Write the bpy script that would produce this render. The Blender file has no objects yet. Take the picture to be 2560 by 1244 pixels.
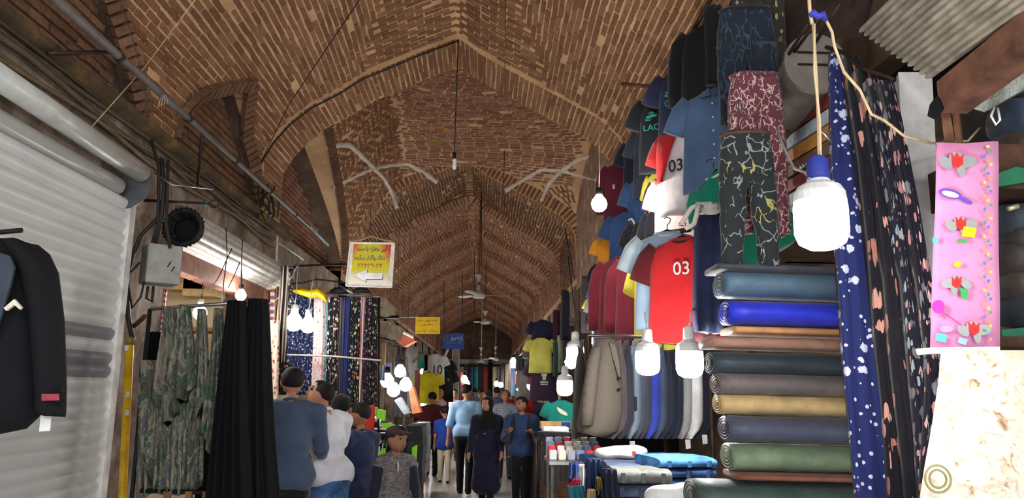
import bpy, math, random
import numpy as np
from mathutils import Vector, Matrix

R = random.Random(11)
C = bpy.context.scene.collection
SC = bpy.context.scene
PI = math.pi

# ------------------------------------------------------------------ camera
F_PX, CX, CY = 1900.0, 1280.0, 622.0
EYE = np.array([0.0, 0.0, 1.72])
dY = np.array([(1210 - CX) / F_PX, -(970 - CY) / F_PX, -1.0]); dY /= np.linalg.norm(dY)
dZ = np.array([110 / F_PX, 10350 / F_PX, -1.0]); dZ -= dY * dZ.dot(dY); dZ /= np.linalg.norm(dZ)
dX = np.cross(dY, dZ)
RW = np.array([dX, dY, dZ])                      # rows: world axes in camera space
cam_d = bpy.data.cameras.new('camera'); cam = bpy.data.objects.new('camera', cam_d); C.objects.link(cam)
cam_d.sensor_width = 36; cam_d.lens = F_PX / 2560 * 36; cam_d.clip_start = .05; cam_d.clip_end = 200
m = Matrix.Identity(4)
for i in range(3):
    for j in range(3):
        m[i][j] = RW[i][j]
    m[i][3] = EYE[i]
cam.matrix_world = m
SC.camera = cam

def ray(px, py):
    return RW @ np.array([(px - CX) / F_PX, -(py - CY) / F_PX, -1.0])
def P(px, py, Y):                                # point of the place at distance Y down the bazaar
    d = ray(px, py); return EYE + d * (Y / d[1])
def PXX(px, py, X):                              # point on the vertical plane x = X
    d = ray(px, py); return EYE + d * (X / d[0])
def proj(p):
    q = RW.T @ (np.asarray(p, float) - EYE)
    return CX + F_PX * q[0] / -q[2], CY - F_PX * q[1] / -q[2]

# ------------------------------------------------------------------ world, view
w = bpy.data.worlds.new('world'); SC.world = w; w.use_nodes = True
bg = w.node_tree.nodes['Background']; bg.inputs[0].default_value = (.86, .93, 1.0, 1); bg.inputs[1].default_value = 1.1
SC.view_settings.view_transform = 'Standard'
try: SC.view_settings.look = 'None'
except Exception: pass
SC.view_settings.gamma = 1; SC.view_settings.use_curve_mapping = False
SC.view_settings.exposure = 1.5
SC.cycles.use_denoising = True
SC.cycles.max_bounces = 6; SC.cycles.diffuse_bounces = 4; SC.cycles.glossy_bounces = 2
SC.cycles.sample_clamp_indirect = 6.0
LAMP = 70.0                                       # emission of the shop bulbs

# ------------------------------------------------------------------ materials
def lin(c):
    return tuple(((v / 255) / 12.92 if v <= 10 else ((v / 255 + .055) / 1.055) ** 2.4) for v in c) + (1,)
class NT:
    def __init__(s, name):
        s.m = bpy.data.materials.new(name); s.m.use_nodes = True
        s.t = s.m.node_tree; s.b = s.t.nodes['Principled BSDF']
        s.b.inputs['Specular IOR Level'].default_value = .25
    def n(s, kind, **kw):
        o = s.t.nodes.new(kind)
        for k, v in kw.items():
            if k.startswith('i_'):
                key = k[2:]
                key = int(key) if key.isdigit() else key
                if hasattr(v, 'is_linked') or v.__class__.__name__.startswith('NodeSocket'): s.l(v, o.inputs[key])
                else: o.inputs[key].default_value = v
            else: setattr(o, k, v)
        return o
    def l(s, a, b): s.t.links.new(a, b)
    def co(s, scale=(1, 1, 1), rot=(0, 0, 0), kind='Object'):
        tc = s.n('ShaderNodeTexCoord'); mp = s.n('ShaderNodeMapping')
        mp.inputs['Scale'].default_value = scale; mp.inputs['Rotation'].default_value = rot
        s.l(tc.outputs[kind], mp.inputs[0])
        oi = s.n('ShaderNodeObjectInfo'); mu = s.n('ShaderNodeMath', operation='MULTIPLY', i_1=37.0); s.l(oi.outputs['Random'], mu.inputs[0])
        ad = s.n('ShaderNodeVectorMath', operation='ADD'); s.l(mp.outputs[0], ad.inputs[0]); s.l(mu.outputs[0], ad.inputs[1])
        return ad.outputs[0]
    def noise(s, co, scale, detail=3, rough=.6, dist=0):
        o = s.n('ShaderNodeTexNoise', i_Scale=scale, i_Detail=detail, i_Roughness=rough, i_Distortion=dist); s.l(co, o.inputs['Vector']); return o.outputs['Fac']
    def ramp(s, f, stops, interp='LINEAR'):
        o = s.n('ShaderNodeValToRGB'); s.l(f, o.inputs[0]); cr = o.color_ramp; cr.interpolation = interp
        while len(cr.elements) < len(stops): cr.elements.new(.5)
        for e, (p, c) in zip(cr.elements, stops): e.position = p; e.color = lin(c)
        return o.outputs[0]
    def mix(s, f, a, b, mode='MIX'):
        o = s.n('ShaderNodeMix', data_type='RGBA', blend_type=mode)
        for v, k in ((f, 0), (a, 6), (b, 7)):
            if hasattr(v, 'is_linked'): s.l(v, o.inputs[k])
            elif k: o.inputs[k].default_value = lin(v)
            else: o.inputs[k].default_value = v
        return o.outputs[2]
    def math(s, op, a, b=0.0):
        o = s.n('ShaderNodeMath', operation=op)
        for v, k in ((a, 0), (b, 1)):
            if hasattr(v, 'is_linked'): s.l(v, o.inputs[k])
            else: o.inputs[k].default_value = v
        return o.outputs[0]
    def bump(s, f, d=.01, st=.5):
        o = s.n('ShaderNodeBump', i_Strength=st, i_Distance=d); s.l(f, o.inputs['Height']); s.l(o.outputs[0], s.b.inputs['Normal'])
    def col(s, c):
        if hasattr(c, 'is_linked'): s.l(c, s.b.inputs['Base Color'])
        else: s.b.inputs['Base Color'].default_value = lin(c)
    def end(s, rough=.85, metal=0.0, sheen=0.0):
        s.b.inputs['Roughness'].default_value = rough; s.b.inputs['Metallic'].default_value = metal
        if sheen: s.b.inputs['Sheen Weight'].default_value = sheen
        return s.m
_cache = {}
def plain(c, rough=.8, metal=0.0, var=.12, bump=.002, scale=9.0, sheen=0):
    k = ('p', c, rough, metal, var, bump, scale, sheen)
    if k in _cache: return _cache[k]
    t = NT('plain'); co = t.co(); f = t.noise(co, scale, 4)
    a = tuple(max(0, v * (1 - var)) for v in c); b = tuple(min(255, v * (1 + var)) for v in c)
    t.col(t.ramp(f, [(.3, a), (.7, b)]))
    if bump: t.bump(t.noise(co, scale * 6, 3), bump, .6)
    _cache[k] = t.end(rough, metal, sheen); return _cache[k]
def cloth(c, rough=.9, var=.10, sc=260): 
    k = ('c', c, rough, var, sc)
    if k in _cache: return _cache[k]
    t = NT('cloth'); co = t.co(); f = t.noise(co, 3.5, 3)
    a = tuple(max(0, v * (1 - var)) for v in c); b = tuple(min(255, v * (1 + var)) for v in c)
    t.col(t.ramp(f, [(.3, a), (.7, b)])); t.bump(t.noise(co, 14, 3), .012, .45)
    _cache[k] = t.end(rough, 0, .15); return _cache[k]
def floral(bgc, cols, scale=30.0, size=.5, stretch=(1, 1, .8)):
    k = ('f', bgc, tuple(cols), scale, size, stretch)
    if k in _cache: return _cache[k]
    t = NT('floral'); co = t.co(stretch)
    wn = t.n('ShaderNodeTexNoise', i_Scale=scale * .6, i_Detail=2.0); t.l(co, wn.inputs['Vector'])
    dv = t.n('ShaderNodeVectorMath', operation='MULTIPLY_ADD'); t.l(wn.outputs['Color'], dv.inputs[0]); dv.inputs[1].default_value = (.03,) * 3; t.l(co, dv.inputs[2])
    v = t.n('ShaderNodeTexVoronoi', i_Scale=scale, i_Randomness=1.0); t.l(dv.outputs[0], v.inputs['Vector'])
    sep = t.n('ShaderNodeSeparateColor'); t.l(v.outputs['Color'], sep.inputs[0])
    n = len(cols); st = [(i / n, c) for i, c in enumerate(cols)]
    fc = t.ramp(sep.outputs[0], st, 'CONSTANT')
    lim = t.math('MULTIPLY', sep.outputs[1], size)
    msk = t.math('LESS_THAN', v.outputs['Distance'], lim)
    t.col(t.mix(msk, bgc, fc)); t.bump(t.noise(co, 14, 2), .01, .3)
    _cache[k] = t.end(.85, 0, .1); return _cache[k]
def stripes(cols, scale=10.0, axis=0):
    k = ('s', tuple(cols), scale, axis)
    if k in _cache: return _cache[k]
    t = NT('striped_cloth'); co = t.co(); sp = t.n('ShaderNodeSeparateXYZ'); t.l(co, sp.inputs[0])
    f = t.math('FRACT', t.math('MULTIPLY', sp.outputs[axis], scale))
    t.col(t.ramp(f, [(i / len(cols), c) for i, c in enumerate(cols)], 'CONSTANT'))
    _cache[k] = t.end(.9); return _cache[k]
def check(c1, c2, c3, scale=18.0, bgm=.5):
    k = ('k', c1, c2, c3, scale)
    if k in _cache: return _cache[k]
    t = NT('checked_cloth'); co = t.co(); sp = t.n('ShaderNodeSeparateXYZ'); t.l(co, sp.inputs[0])
    a = t.math('GREATER_THAN', t.math('FRACT', t.math('MULTIPLY', t.math('ADD', sp.outputs[0], sp.outputs[1]), scale)), .5)
    b = t.math('GREATER_THAN', t.math('FRACT', t.math('MULTIPLY', sp.outputs[2], scale)), .5)
    q = t.math('MULTIPLY', t.math('ADD', a, b), .5)
    t.col(t.ramp(q, [(0, c1), (.34, c2), (.7, c3)], 'CONSTANT'))
    _cache[k] = t.end(.9); return _cache[k]
def glow(c, s):
    k = ('g', c, s)
    if k in _cache: return _cache[k]
    t = NT('lamp_glow'); t.col((250, 250, 245)); t.b.inputs['Emission Color'].default_value = lin(c); t.b.inputs['Emission Strength'].default_value = s
    _cache[k] = t.end(.3); return _cache[k]

# bricks and mortar
def brick_mat(name, c1, c2, c3, pl=.35):
    t = NT(name); tc = t.n('ShaderNodeTexCoord'); oi = t.n('ShaderNodeObjectInfo'); at = t.n('ShaderNodeAttribute', attribute_name='tint')
    geo = t.n('ShaderNodeNewGeometry')
    fr = t.math('FRACT', t.math('ADD', at.outputs['Fac'], oi.outputs['Random']))
    c = t.ramp(fr, [(0, c1), (.5, c2), (1, c3)])
    f = t.noise(geo.outputs['Position'], 1.3, 4, .65)
    c = t.mix(t.ramp(f, [(.52, (0, 0, 0)), (.78, (150, 150, 150))]), c, (150, 118, 92))     # plaster smeared over the bricks
    g = t.noise(geo.outputs['Position'], 28, 3)
    c = t.mix(.3, c, t.ramp(g, [(.3, (84, 56, 44)), (.7, (164, 124, 98))]))
    t.col(c); t.bump(g, .004, .6); return t.end(.92)
M_BRICK = brick_mat('vault_brick', (116, 77, 51), (136, 94, 64), (158, 117, 84))
M_BRICK_RED = brick_mat('dome_brick', (132, 87, 68), (152, 106, 87), (172, 130, 112))
M_BRICK_DARK = brick_mat('header_brick', (88, 61, 46), (106, 76, 57), (126, 92, 70))
t = NT('mortar'); geo = t.n('ShaderNodeNewGeometry'); f = t.noise(geo.outputs['Position'], 2.2, 5, .7)
t.col(t.ramp(f, [(.3, (188, 148, 108)), (.7, (228, 190, 148))])); t.bump(t.noise(geo.outputs['Position'], 40, 3), .006, .7); M_MORTAR = t.end(.95)
def plaster(name, stops, sc=2.0, rough=.95, d=.01):
    t = NT(name); geo = t.n('ShaderNodeNewGeometry'); f = t.noise(geo.outputs['Position'], sc, 6, .72, .4)
    t.col(t.ramp(f, stops)); t.bump(t.noise(geo.outputs['Position'], sc * 8, 4), d, .7); return t.end(rough)
M_PLASTER = plaster('old_plaster', [(.25, (74, 60, 50)), (.45, (120, 102, 88)), (.6, (158, 142, 128)), (.75, (196, 186, 174))], 2.6)
M_SOOT_SHADE = plaster('sooty_shade_plaster', [(.25, (60, 46, 38)), (.5, (96, 76, 62)), (.75, (134, 112, 96))], 1.8)
M_CREAM = plaster('cream_wall', [(.3, (196, 176, 140)), (.7, (226, 212, 182))], 1.5, .9, .003)
M_WHITEP = plaster('white_plaster', [(.3, (204, 192, 178)), (.7, (234, 226, 216))], 4, .9)
M_CONC = plaster('concrete', [(.3, (120, 114, 106)), (.7, (168, 160, 150))], 3, .9)
M_WOOD = plain((120, 84, 52), .7, 0, .25, .004, 14)
M_WOODD = plain((70, 48, 36), .8, 0, .3, .004, 12)
M_STEEL = plain((150, 150, 150), .35, .9)
M_IRON = plain((58, 46, 42), .6, .6, .25)
M_BLACK = plain((22, 22, 24), .6)
M_WHITE = plain((225, 225, 222), .5)
M_CORD = plain((196, 170, 126), .6)
M_CABLE = plain((40, 36, 34), .6)

# ------------------------------------------------------------------ mesh builder
class MB:
    def __init__(s): s.v = []; s.f = []; s.n = 0
    def add(s, v, f):
        s.v.extend([tuple(map(float, p)) for p in v]); s.f.extend([tuple(int(i) + s.n for i in q) for q in f]); s.n += len(v); return s
    def box(s, c, h, M=None):                    # centre, half extents, optional 3x3
        v = np.array([(x, y, z) for x in (-1, 1) for y in (-1, 1) for z in (-1, 1)], float) * np.asarray(h)
        if M is not None: v = v @ np.asarray(M).T
        return s.add(v + np.asarray(c), [(0, 1, 3, 2), (4, 6, 7, 5), (0, 4, 5, 1), (2, 3, 7, 6), (0, 2, 6, 4), (1, 5, 7, 3)])
    def bbox(s, a, b):
        a = np.minimum(a, b).astype(float) if True else a; b = np.maximum(np.asarray(a), b)
        return s.box((a + b) / 2, (b - a) / 2)
    def rbox(s, c, h, r=.01, M=None):            # box with chamfered edges
        h = np.asarray(h, float); r = min(r, *(h * .9)); v = []; idx = {}
        for sx in (-1, 1):
            for sy in (-1, 1):
                for sz in (-1, 1):
                    sg = np.array([sx, sy, sz])
                    for a in range(3):
                        q = sg * h - sg * r; q[a] = sg[a] * h[a]; idx[(sx, sy, sz, a)] = len(v); v.append(q)
        f = []
        for a in range(3):
            b, c_ = (a + 1) % 3, (a + 2) % 3
            for sg in (-1, 1):
                q = []
                for (u, w_) in ((-1, -1), (1, -1), (1, 1), (-1, 1)):
                    k = [0, 0, 0]; k[a] = sg; k[b] = u; k[c_] = w_; q.append(idx[(*k, a)])
                f.append(tuple(q if sg > 0 else q[::-1]))
        for a in range(3):
            b, c_ = (a + 1) % 3, (a + 2) % 3
            for u in (-1, 1):
                for w_ in (-1, 1):
                    k0 = [0, 0, 0]; k0[b] = u; k0[c_] = w_; k1 = list(k0); k0[a] = -1; k1[a] = 1
                    q = [idx[(*k0, b)], idx[(*k1, b)], idx[(*k1, c_)], idx[(*k0, c_)]]
                    f.append(tuple(q if u * w_ > 0 else q[::-1]))
        for sx in (-1, 1):
            for sy in (-1, 1):
                for sz in (-1, 1):
                    q = [idx[(sx, sy, sz, a)] for a in range(3)]; f.append(tuple(q if sx * sy * sz > 0 else q[::-1]))
        v = np.array(v)
        if M is not None: v = v @ np.asarray(M).T
        return s.add(v + np.asarray(c), f)
    def loft(s, rings, close=True, cap=True):     # rings: list of (k,3) arrays
        k = len(rings[0]); v = np.concatenate([np.asarray(r, float) for r in rings]); f = []
        for i in range(len(rings) - 1):
            for j in range(k if close else k - 1):
                j2 = (j + 1) % k; f.append((i * k + j, i * k + j2, (i + 1) * k + j2, (i + 1) * k + j))
        if cap and close: f.append(tuple(range(k))[::-1]); f.append(tuple((len(rings) - 1) * k + j for j in range(k)))
        return s.add(v, f)
    def tube(s, pts, r, k=8, cap=True):
        pts = [np.asarray(p, float) for p in pts]; rs = r if hasattr(r, '__len__') else [r] * len(pts); rings = []; up = None
        for i, p in enumerate(pts):
            d = pts[min(i + 1, len(pts) - 1)] - pts[max(i - 1, 0)]; d = d / (np.linalg.norm(d) + 1e-9)
            if up is None or abs(up.dot(d)) > .98: up = np.array([0, 0, 1.]) if abs(d[2]) < .9 else np.array([1., 0, 0])
            a = np.cross(d, up); a /= np.linalg.norm(a); b = np.cross(a, d); up = b
            rings.append([p + rs[i] * (math.cos(t_) * a + math.sin(t_) * b) for t_ in np.linspace(0, 2 * PI, k, endpoint=False)])
        return s.loft(rings, True, cap)
    def lathe(s, c, prof, k=20, axis=(0, 0, 1)):  # prof: (radius, along axis)
        ax = np.asarray(axis, float); ax /= np.linalg.norm(ax); a = np.cross(ax, (0, 1, 0) if abs(ax[1]) < .9 else (1, 0, 0)); a /= np.linalg.norm(a); b = np.cross(ax, a)
        return s.loft([[np.asarray(c) + ax * h + max(r, 1e-4) * (math.cos(t_) * a + math.sin(t_) * b) for t_ in np.linspace(0, 2 * PI, k, endpoint=False)] for r, h in prof])
    def prism(s, poly, d):                        # planar 3-D outline pushed by the vector d
        poly = [np.asarray(p, float) for p in poly]; return s.loft([poly, [p + np.asarray(d) for p in poly]])
    def grid(s, g):                               # (n,m,3) sheet
        n, m_ = g.shape[:2]; f = [(i * m_ + j, i * m_ + j + 1, (i + 1) * m_ + j + 1, (i + 1) * m_ + j) for i in range(n - 1) for j in range(m_ - 1)]
        return s.add(g.reshape(-1, 3), f)
def org(o):
    p = Vector((0, 0, 0))
    while o is not None: p = p + o.location; o = o.parent
    return np.array(p)
def link_mesh(name, v, f, material, parent=None, smooth=False, at=None):
    me = bpy.data.meshes.new(name); o = bpy.data.objects.new(name, me)
    base = org(parent) if parent is not None else np.zeros(3)
    loc = np.zeros(3) if at is None else np.asarray(at, float) - base
    v = np.asarray(v, float) - base - loc
    me.from_pydata(v.tolist(), [], f if isinstance(f, list) else f.tolist())
    me.materials.append(material)
    if smooth: me.polygons.foreach_set('use_smooth', [True] * len(me.polygons))
    o.location = loc; C.objects.link(o)
    if parent is not None: o.parent = parent
    return o
def part(name, mb, material, parent, smooth=False, label=None):
    o = link_mesh(name, mb.v, mb.f, material, parent, smooth, np.mean(np.array(mb.v), axis=0))
    if label: o['label'] = label
    return o
def thing(name, label, cat, loc, group=None):
    o = bpy.data.objects.new(name, None); o.empty_display_size = .1; C.objects.link(o)
    o.location = [float(x) for x in loc]; o['label'] = label; o['category'] = cat
    if group: o['group'] = group
    return o
def solid(name, mb, material, label, cat, group=None, smooth=False):
    v = np.array(mb.v); b = np.array([v[:, 0].mean(), v[:, 1].mean(), v[:, 2].min()])
    o = link_mesh(name, mb.v, mb.f, material, None, smooth, b); o['label'] = label; o['category'] = cat
    if group: o['group'] = group
    return o
def struct(name, mb, material, parent=None, smooth=False):
    o = link_mesh(name, mb.v, mb.f, material, parent, smooth)
    if parent is None: o['kind'] = 'structure'
    return o
def dup(root, loc, label=None, rz=0.0, group=None):
    r = root.copy(); C.objects.link(r); r.location = [float(x) for x in loc]; r.rotation_euler = (0, 0, rz)
    if label: r['label'] = label
    if group: r['group'] = group
    for ch in list(root.children):
        c = ch.copy(); C.objects.link(c); c.parent = r
        for g in list(ch.children):
            d = g.copy(); C.objects.link(d); d.parent = c
    return r

# ------------------------------------------------------------------ vault: shape
Y1, Y1B, Y2 = 8.67, 9.5, 13.8                     # first transverse arch (front, back), second arch
trace = [(636, 440), (640, 422), (684, 350), (724, 305), (781, 261), (845, 229), (909, 189), (982, 159), (1062, 125), (1146, 94),
         (1200, 135), (1300, 190), (1400, 243), (1502, 300), (1545, 342), (1562, 375), (1566, 400)]
pr = np.array([P(a, b, Y1)[[0, 2]] for a, b in trace])
XL, XR = -2.62, float(pr[-1, 0]) + .02
ZS = 3.62                                         # springing
pr = np.vstack([[XL, ZS], [XL, 3.9], pr[1:-1], [XR, 3.9], [XR, ZS]])
def resample(p, n):
    d = np.r_[0, np.cumsum(np.linalg.norm(np.diff(p, axis=0), axis=1))]; t_ = np.linspace(0, d[-1], n)
    return np.c_[np.interp(t_, d, p[:, 0]), np.interp(t_, d, p[:, 1])], d[-1]
PROF, PLEN = resample(pr, 121)
PROF[:, 0] = np.maximum.accumulate(PROF[:, 0] + np.arange(121) * 1e-6)
def offset(p, h):
    t_ = np.gradient(p, axis=0); n = np.c_[-t_[:, 1], t_[:, 0]]; n /= np.linalg.norm(n, axis=1)[:, None]
    q = p + n * h; q[:, 0] = np.clip(q[:, 0], XL - .02, XR + .02); return q
iap = int(np.argmax(PROF[:, 1])); XC = float(PROF[iap, 0])
ZAP = float(PROF[iap, 1])
def prof_z(q, x): return np.interp(x, q[:, 0] + np.arange(len(q)) * 1e-7, q[:, 1])
def frame_on(q, s):                               # point, tangent (x,z), inward normal at arc length s
    d = np.r_[0, np.cumsum(np.linalg.norm(np.diff(q, axis=0), axis=1))]
    x = np.interp(s, d, q[:, 0]); z = np.interp(s, d, q[:, 1]); e = .03
    tx = np.interp(s + e, d, q[:, 0]) - np.interp(s - e, d, q[:, 0]); tz = np.interp(s + e, d, q[:, 1]) - np.interp(s - e, d, q[:, 1])
    l = np.hypot(tx, tz) + 1e-9; return x, z, tx / l, tz / l

class Bricks:                                     # collects oriented bricks, writes the biggest 300 as parts and the rest as one stuff part
    def __init__(s): s.c = []; s.t = []; s.b = []; s.n = []; s.h = []
    def add(s, c, t_, b, n, h):
        s.c.append(c); s.t.append(t_); s.b.append(b); s.n.append(n); s.h.append(h)
    def addm(s, c, t_, b, n, h):
        for i in range(len(c)): s.add(c[i], t_[i], b[i], n[i], h)
    def write(s, parent, material, limit=300):
        c = np.array(s.c); T = np.array(s.t); B = np.array(s.b); N = np.array(s.n); H = np.array(s.h)
        q = (c - EYE) @ RW; px = CX + F_PX * q[:, 0] / -q[:, 2]; py = CY - F_PX * q[:, 1] / -q[:, 2]
        seen = (q[:, 2] < 0) & (px > -30) & (px < 2590) & (py > -30) & (py < 1270)
        dist = np.linalg.norm(c - EYE, axis=1) + np.where(seen, 0, 1e3); order = np.argsort(dist)
        one = set(order[:limit].tolist()) if limit else set()
        base = org(parent)
        for i in sorted(one):
            o = bpy.data.objects.new('brick', brick_mesh(material)); C.objects.link(o); o.parent = parent
            mm = Matrix([[*(a)] for a in ((T[i][0] * H[i][0], B[i][0] * H[i][1], N[i][0] * H[i][2], c[i][0] - base[0]), (T[i][1] * H[i][0], B[i][1] * H[i][1], N[i][1] * H[i][2], c[i][1] - base[1]),
                        (T[i][2] * H[i][0], B[i][2] * H[i][1], N[i][2] * H[i][2], c[i][2] - base[2]), (0, 0, 0, 1))])
            o.matrix_local = mm
        rest = np.array([i for i in range(len(c)) if i not in one], int)
        if len(rest):
            sg = np.array([(x, y, z) for x in (-1, 1) for y in (-1, 1) for z in (-1, 1)], float)
            V = c[rest][:, None, :] + sg[None, :, 0:1] * (T * H[:, 0:1])[rest][:, None, :] + sg[None, :, 1:2] * (B * H[:, 1:2])[rest][:, None, :] + sg[None, :, 2:3] * (N * H[:, 2:3])[rest][:, None, :]
            fq = np.array([(0, 1, 3, 2), (4, 6, 7, 5), (0, 4, 5, 1), (2, 3, 7, 6), (1, 5, 7, 3)])
            Fq = (fq[None] + 8 * np.arange(len(rest))[:, None, None]).reshape(-1, 4)
            o = link_mesh('brickwork', V.reshape(-1, 3), Fq, material, parent); o['kind'] = 'stuff'
            a = o.data.attributes.new('tint', 'FLOAT', 'FACE'); rr = np.random.RandomState(3).rand(len(rest)).astype(np.float32)
            a.data.foreach_set('value', np.repeat(rr, 5))
_bm = {}
def brick_mesh(material):
    if material.name not in _bm:
        mb = MB(); mb.rbox((0, 0, 0), (1, 1, 1), .12); me = bpy.data.meshes.new('brick'); me.from_pydata(mb.v, [], mb.f); me.materials.append(material); _bm[material.name] = me
    return _bm[material.name]
RN = np.random.RandomState(5)
BL, BW, BD = .0995, .0252, .010                    # half length, half width, half depth of a brick face
PITCH, LONG = .066, .214

def sweep(q, ya, yb, ny=2, fn=None):
    Ys = np.linspace(ya, yb, ny); g = np.zeros((len(q), ny, 3))
    for j, y in enumerate(Ys):
        g[:, j, 0] = q[:, 0]; g[:, j, 1] = y; g[:, j, 2] = q[:, 1]
        if fn: g[:, j, 2] += fn(q[:, 0], y)
    return g
def lay_along(bk, q, ya, yb, keep=None, lift=None, s0=0.0, s1=None, jit=.004, LONG=LONG):      # courses along the bazaar
    L = np.linalg.norm(np.diff(q, axis=0), axis=1).sum(); s1 = L if s1 is None else s1
    for k, s in enumerate(np.arange(s0 + PITCH / 2, s1, PITCH)):
        y = ya - LONG * (.5 if k % 2 else 0) - RN.rand() * .05
        while y < yb:
            a, b = max(y, ya), min(y + LONG, yb); y += LONG
            if b - a < .05: continue
            yc = (a + b) / 2; x, z, tx, tz = frame_on(q, s)
            if keep and not keep(x, yc, z): continue
            dz = lift(x, yc) if lift else 0; j = RN.randn(3) * jit
            n = np.array([tz, 0, -tx]); T_ = np.array([0, 1.0, (lift(x, yc + .05) - lift(x, yc - .05)) / .1 if lift else 0]); T_ /= np.linalg.norm(T_); B_ = np.array([tx, 0, tz + (tx * (lift(x + .05, yc) - lift(x - .05, yc)) / .1 if lift else 0)]); B_ -= T_ * B_.dot(T_); B_ /= np.linalg.norm(B_); n = np.cross(T_, B_); n *= np.sign(n.dot((tz, 0, -tx))); bk.add(np.array([x, yc, z + dz]) + j - n * BD * .15, T_, B_, n, ((b - a) / 2 - .007, BW * (1 + .12 * RN.randn() * .5), BD))
def lay_across(bk, q, ya, yb, keep=None, lift=None, jit=.004):                    # courses across the bazaar
    L = np.linalg.norm(np.diff(q, axis=0), axis=1).sum()
    sa = np.linalg.norm(np.diff(q[:iap + 1], axis=0), axis=1).sum()
    for k, y in enumerate(np.arange(ya + PITCH / 2, yb, PITCH)):
        for sgn in (-1, 1):
            s = LONG * (.25 if k % 2 else .75)
            while s < 2.4:
                ss = sa + sgn * s; s += LONG
                if ss < 0 or ss > L: break
                x, z, tx, tz = frame_on(q, ss)
                if keep and not keep(x, y, z): continue
                dz = lift(x, y) if lift else 0; j = RN.randn(3) * jit
                B_ = np.array([0, 1.0, (lift(x, y + .05) - lift(x, y - .05)) / .1 if lift else 0]); B_ /= np.linalg.norm(B_); T_ = np.array([tx, 0, tz + (tx * (lift(x + .05, y) - lift(x - .05, y)) / .1 if lift else 0)]); T_ -= B_ * T_.dot(B_); T_ /= np.linalg.norm(T_); n = np.cross(T_, B_); n *= np.sign(n.dot((tz, 0, -tx))); bk.add(np.array([x, y, z + dz]) + j - n * BD * .15, T_, B_, n, (BL - .001, BW, BD))

# ---- bay 1 (overhead)
def lunette(cy, half, z0, zt, Y):
    u = np.abs(np.asarray(Y) - cy) / half
    return np.where(u < 1, z0 + (zt - z0) * (1 - u) ** .62, -9)
LUN1 = [(7.42, 1.22, 3.75, 4.75), (3.9, 1.75, 3.6, 5.0)]
def lun(Y): return np.maximum.reduce([lunette(*a, Y) for a in LUN1])
Q1 = offset(PROF, .03)
BAYC = 5.15
def lift1(x, y): return .30 * max(0.0, 1 - ((y - BAYC) / 3.5) ** 2) * max(0.0, 1 - ((x - XC) / 2.1) ** 2)
def in_l(x, y, z): return x < XC and lun(y) > z + .01 or (x > XC + 1.5 and lun(y) > z + .01)
g = sweep(Q1, 1.6, Y1, 100, lambda x, y: np.array([lift1(a, y) for a in x]))
for j in range(g.shape[1]):                       # the side lunettes cut into the barrel
    lz = float(lun(g[0, j, 1])); g[:, j, 2] = np.where((g[:, j, 0] < XC - .8) | (g[:, j, 0] > XC + .9), np.maximum(g[:, j, 2], lz), g[:, j, 2])
mb = MB(); mb.grid(g); ceil1 = struct('ceiling', mb, M_MORTAR, None, True)
bk = Bricks()
wedge = lambda x, y: abs(x - XC) < .30 * abs(y - BAYC) + .06
lay_along(bk, Q1, 3.2, Y1 - .02, lambda x, y, z: not wedge(x, y) and not in_l(x, y, z) and z > 3.7, lift1)
lay_across(bk, Q1, 3.2, Y1 - .03, lambda x, y, z: wedge(x, y), lift1)
bk.write(ceil1, M_BRICK)
# header bricks along the groins of the left lunettes, and the lunette soffits and walls
bh = Bricks()
for (cy, hf, z0, zt) in LUN1:
    lastp = None
    for y in np.arange(cy - hf + .04, cy + hf - .02, .004):
        z = float(lunette(cy, hf, z0, zt, y)); left = Q1[:iap]; x = float(np.interp(z, left[:, 1], left[:, 0])); p = np.array([x + .012, y, z - .01])
        if lastp is not None and np.linalg.norm(p - lastp) < .082: continue
        if lastp is not None:
            tt = p - lastp; tt /= np.linalg.norm(tt); n = np.array([.75, 0, -.66]); b = np.cross(n, tt); b /= np.linalg.norm(b); n = np.cross(tt, b)
            bh.add(p, tt, b, n, (.030, .075, .03))
        lastp = p
    ys = np.linspace(cy - hf, cy + hf, 33); zz = lunette(cy, hf * 1.001, z0, zt, ys)
    gg = np.zeros((33, 2, 3)); gg[:, :, 1] = ys[:, None]; gg[:, :, 2] = zz[:, None]; gg[:, 0, 0] = XL + .04; gg[:, 1, 0] = XL - .2
    mb = MB(); mb.grid(gg); struct('vault_soffit', mb, M_SOOT_SHADE, ceil1, True)
    gw = np.zeros((33, 2, 3)); gw[:, :, 1] = ys[:, None]; gw[:, 0, 2] = zz; gw[:, 1, 2] = 3.4; gw[:, :, 0] = XL - .14
    mb = MB(); mb.grid(gw); lw = struct('lunette_wall', mb, M_SOOT_SHADE, ceil1)
    for k, zc in enumerate(np.arange(3.6, zt, .075)):       # courses of the lunette wall
        y = cy - hf + (.11 if k % 2 else 0)
        while y < cy + hf - .1:
            if float(lunette(cy, hf, z0, zt, y + .05)) > zc + .05 and float(lunette(cy, hf, z0, zt, y + .16)) > zc + .05:
                bh.add(np.array([XL - .13, y + .107, zc]) + RN.randn(3) * .003, (0, 1, 0), (0, 0, 1), (1, 0, 0), (BL, .026, .012))
            y += LONG
bh.write(ceil1, M_BRICK_DARK, 0)

# ---- first transverse arch
mb = MB(); mb.grid(sweep(PROF, Y1, Y1B)); q2 = offset(PROF, .30)
for yy in (Y1, Y1B):
    gg = np.zeros((len(PROF), 2, 3)); gg[:, 0, [0, 2]] = PROF; gg[:, 1, [0, 2]] = q2 if yy == Y1B else Q1 + [0, .1]; gg[:, :, 1] = yy; mb.grid(gg)
arch1 = struct('trim_1', mb, M_MORTAR, None, True); bk = Bricks(); lay_along(bk, PROF, Y1, Y1B, lambda x, y, z: z > 3.75, LONG=.42); bk.write(arch1, M_BRICK)

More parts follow.
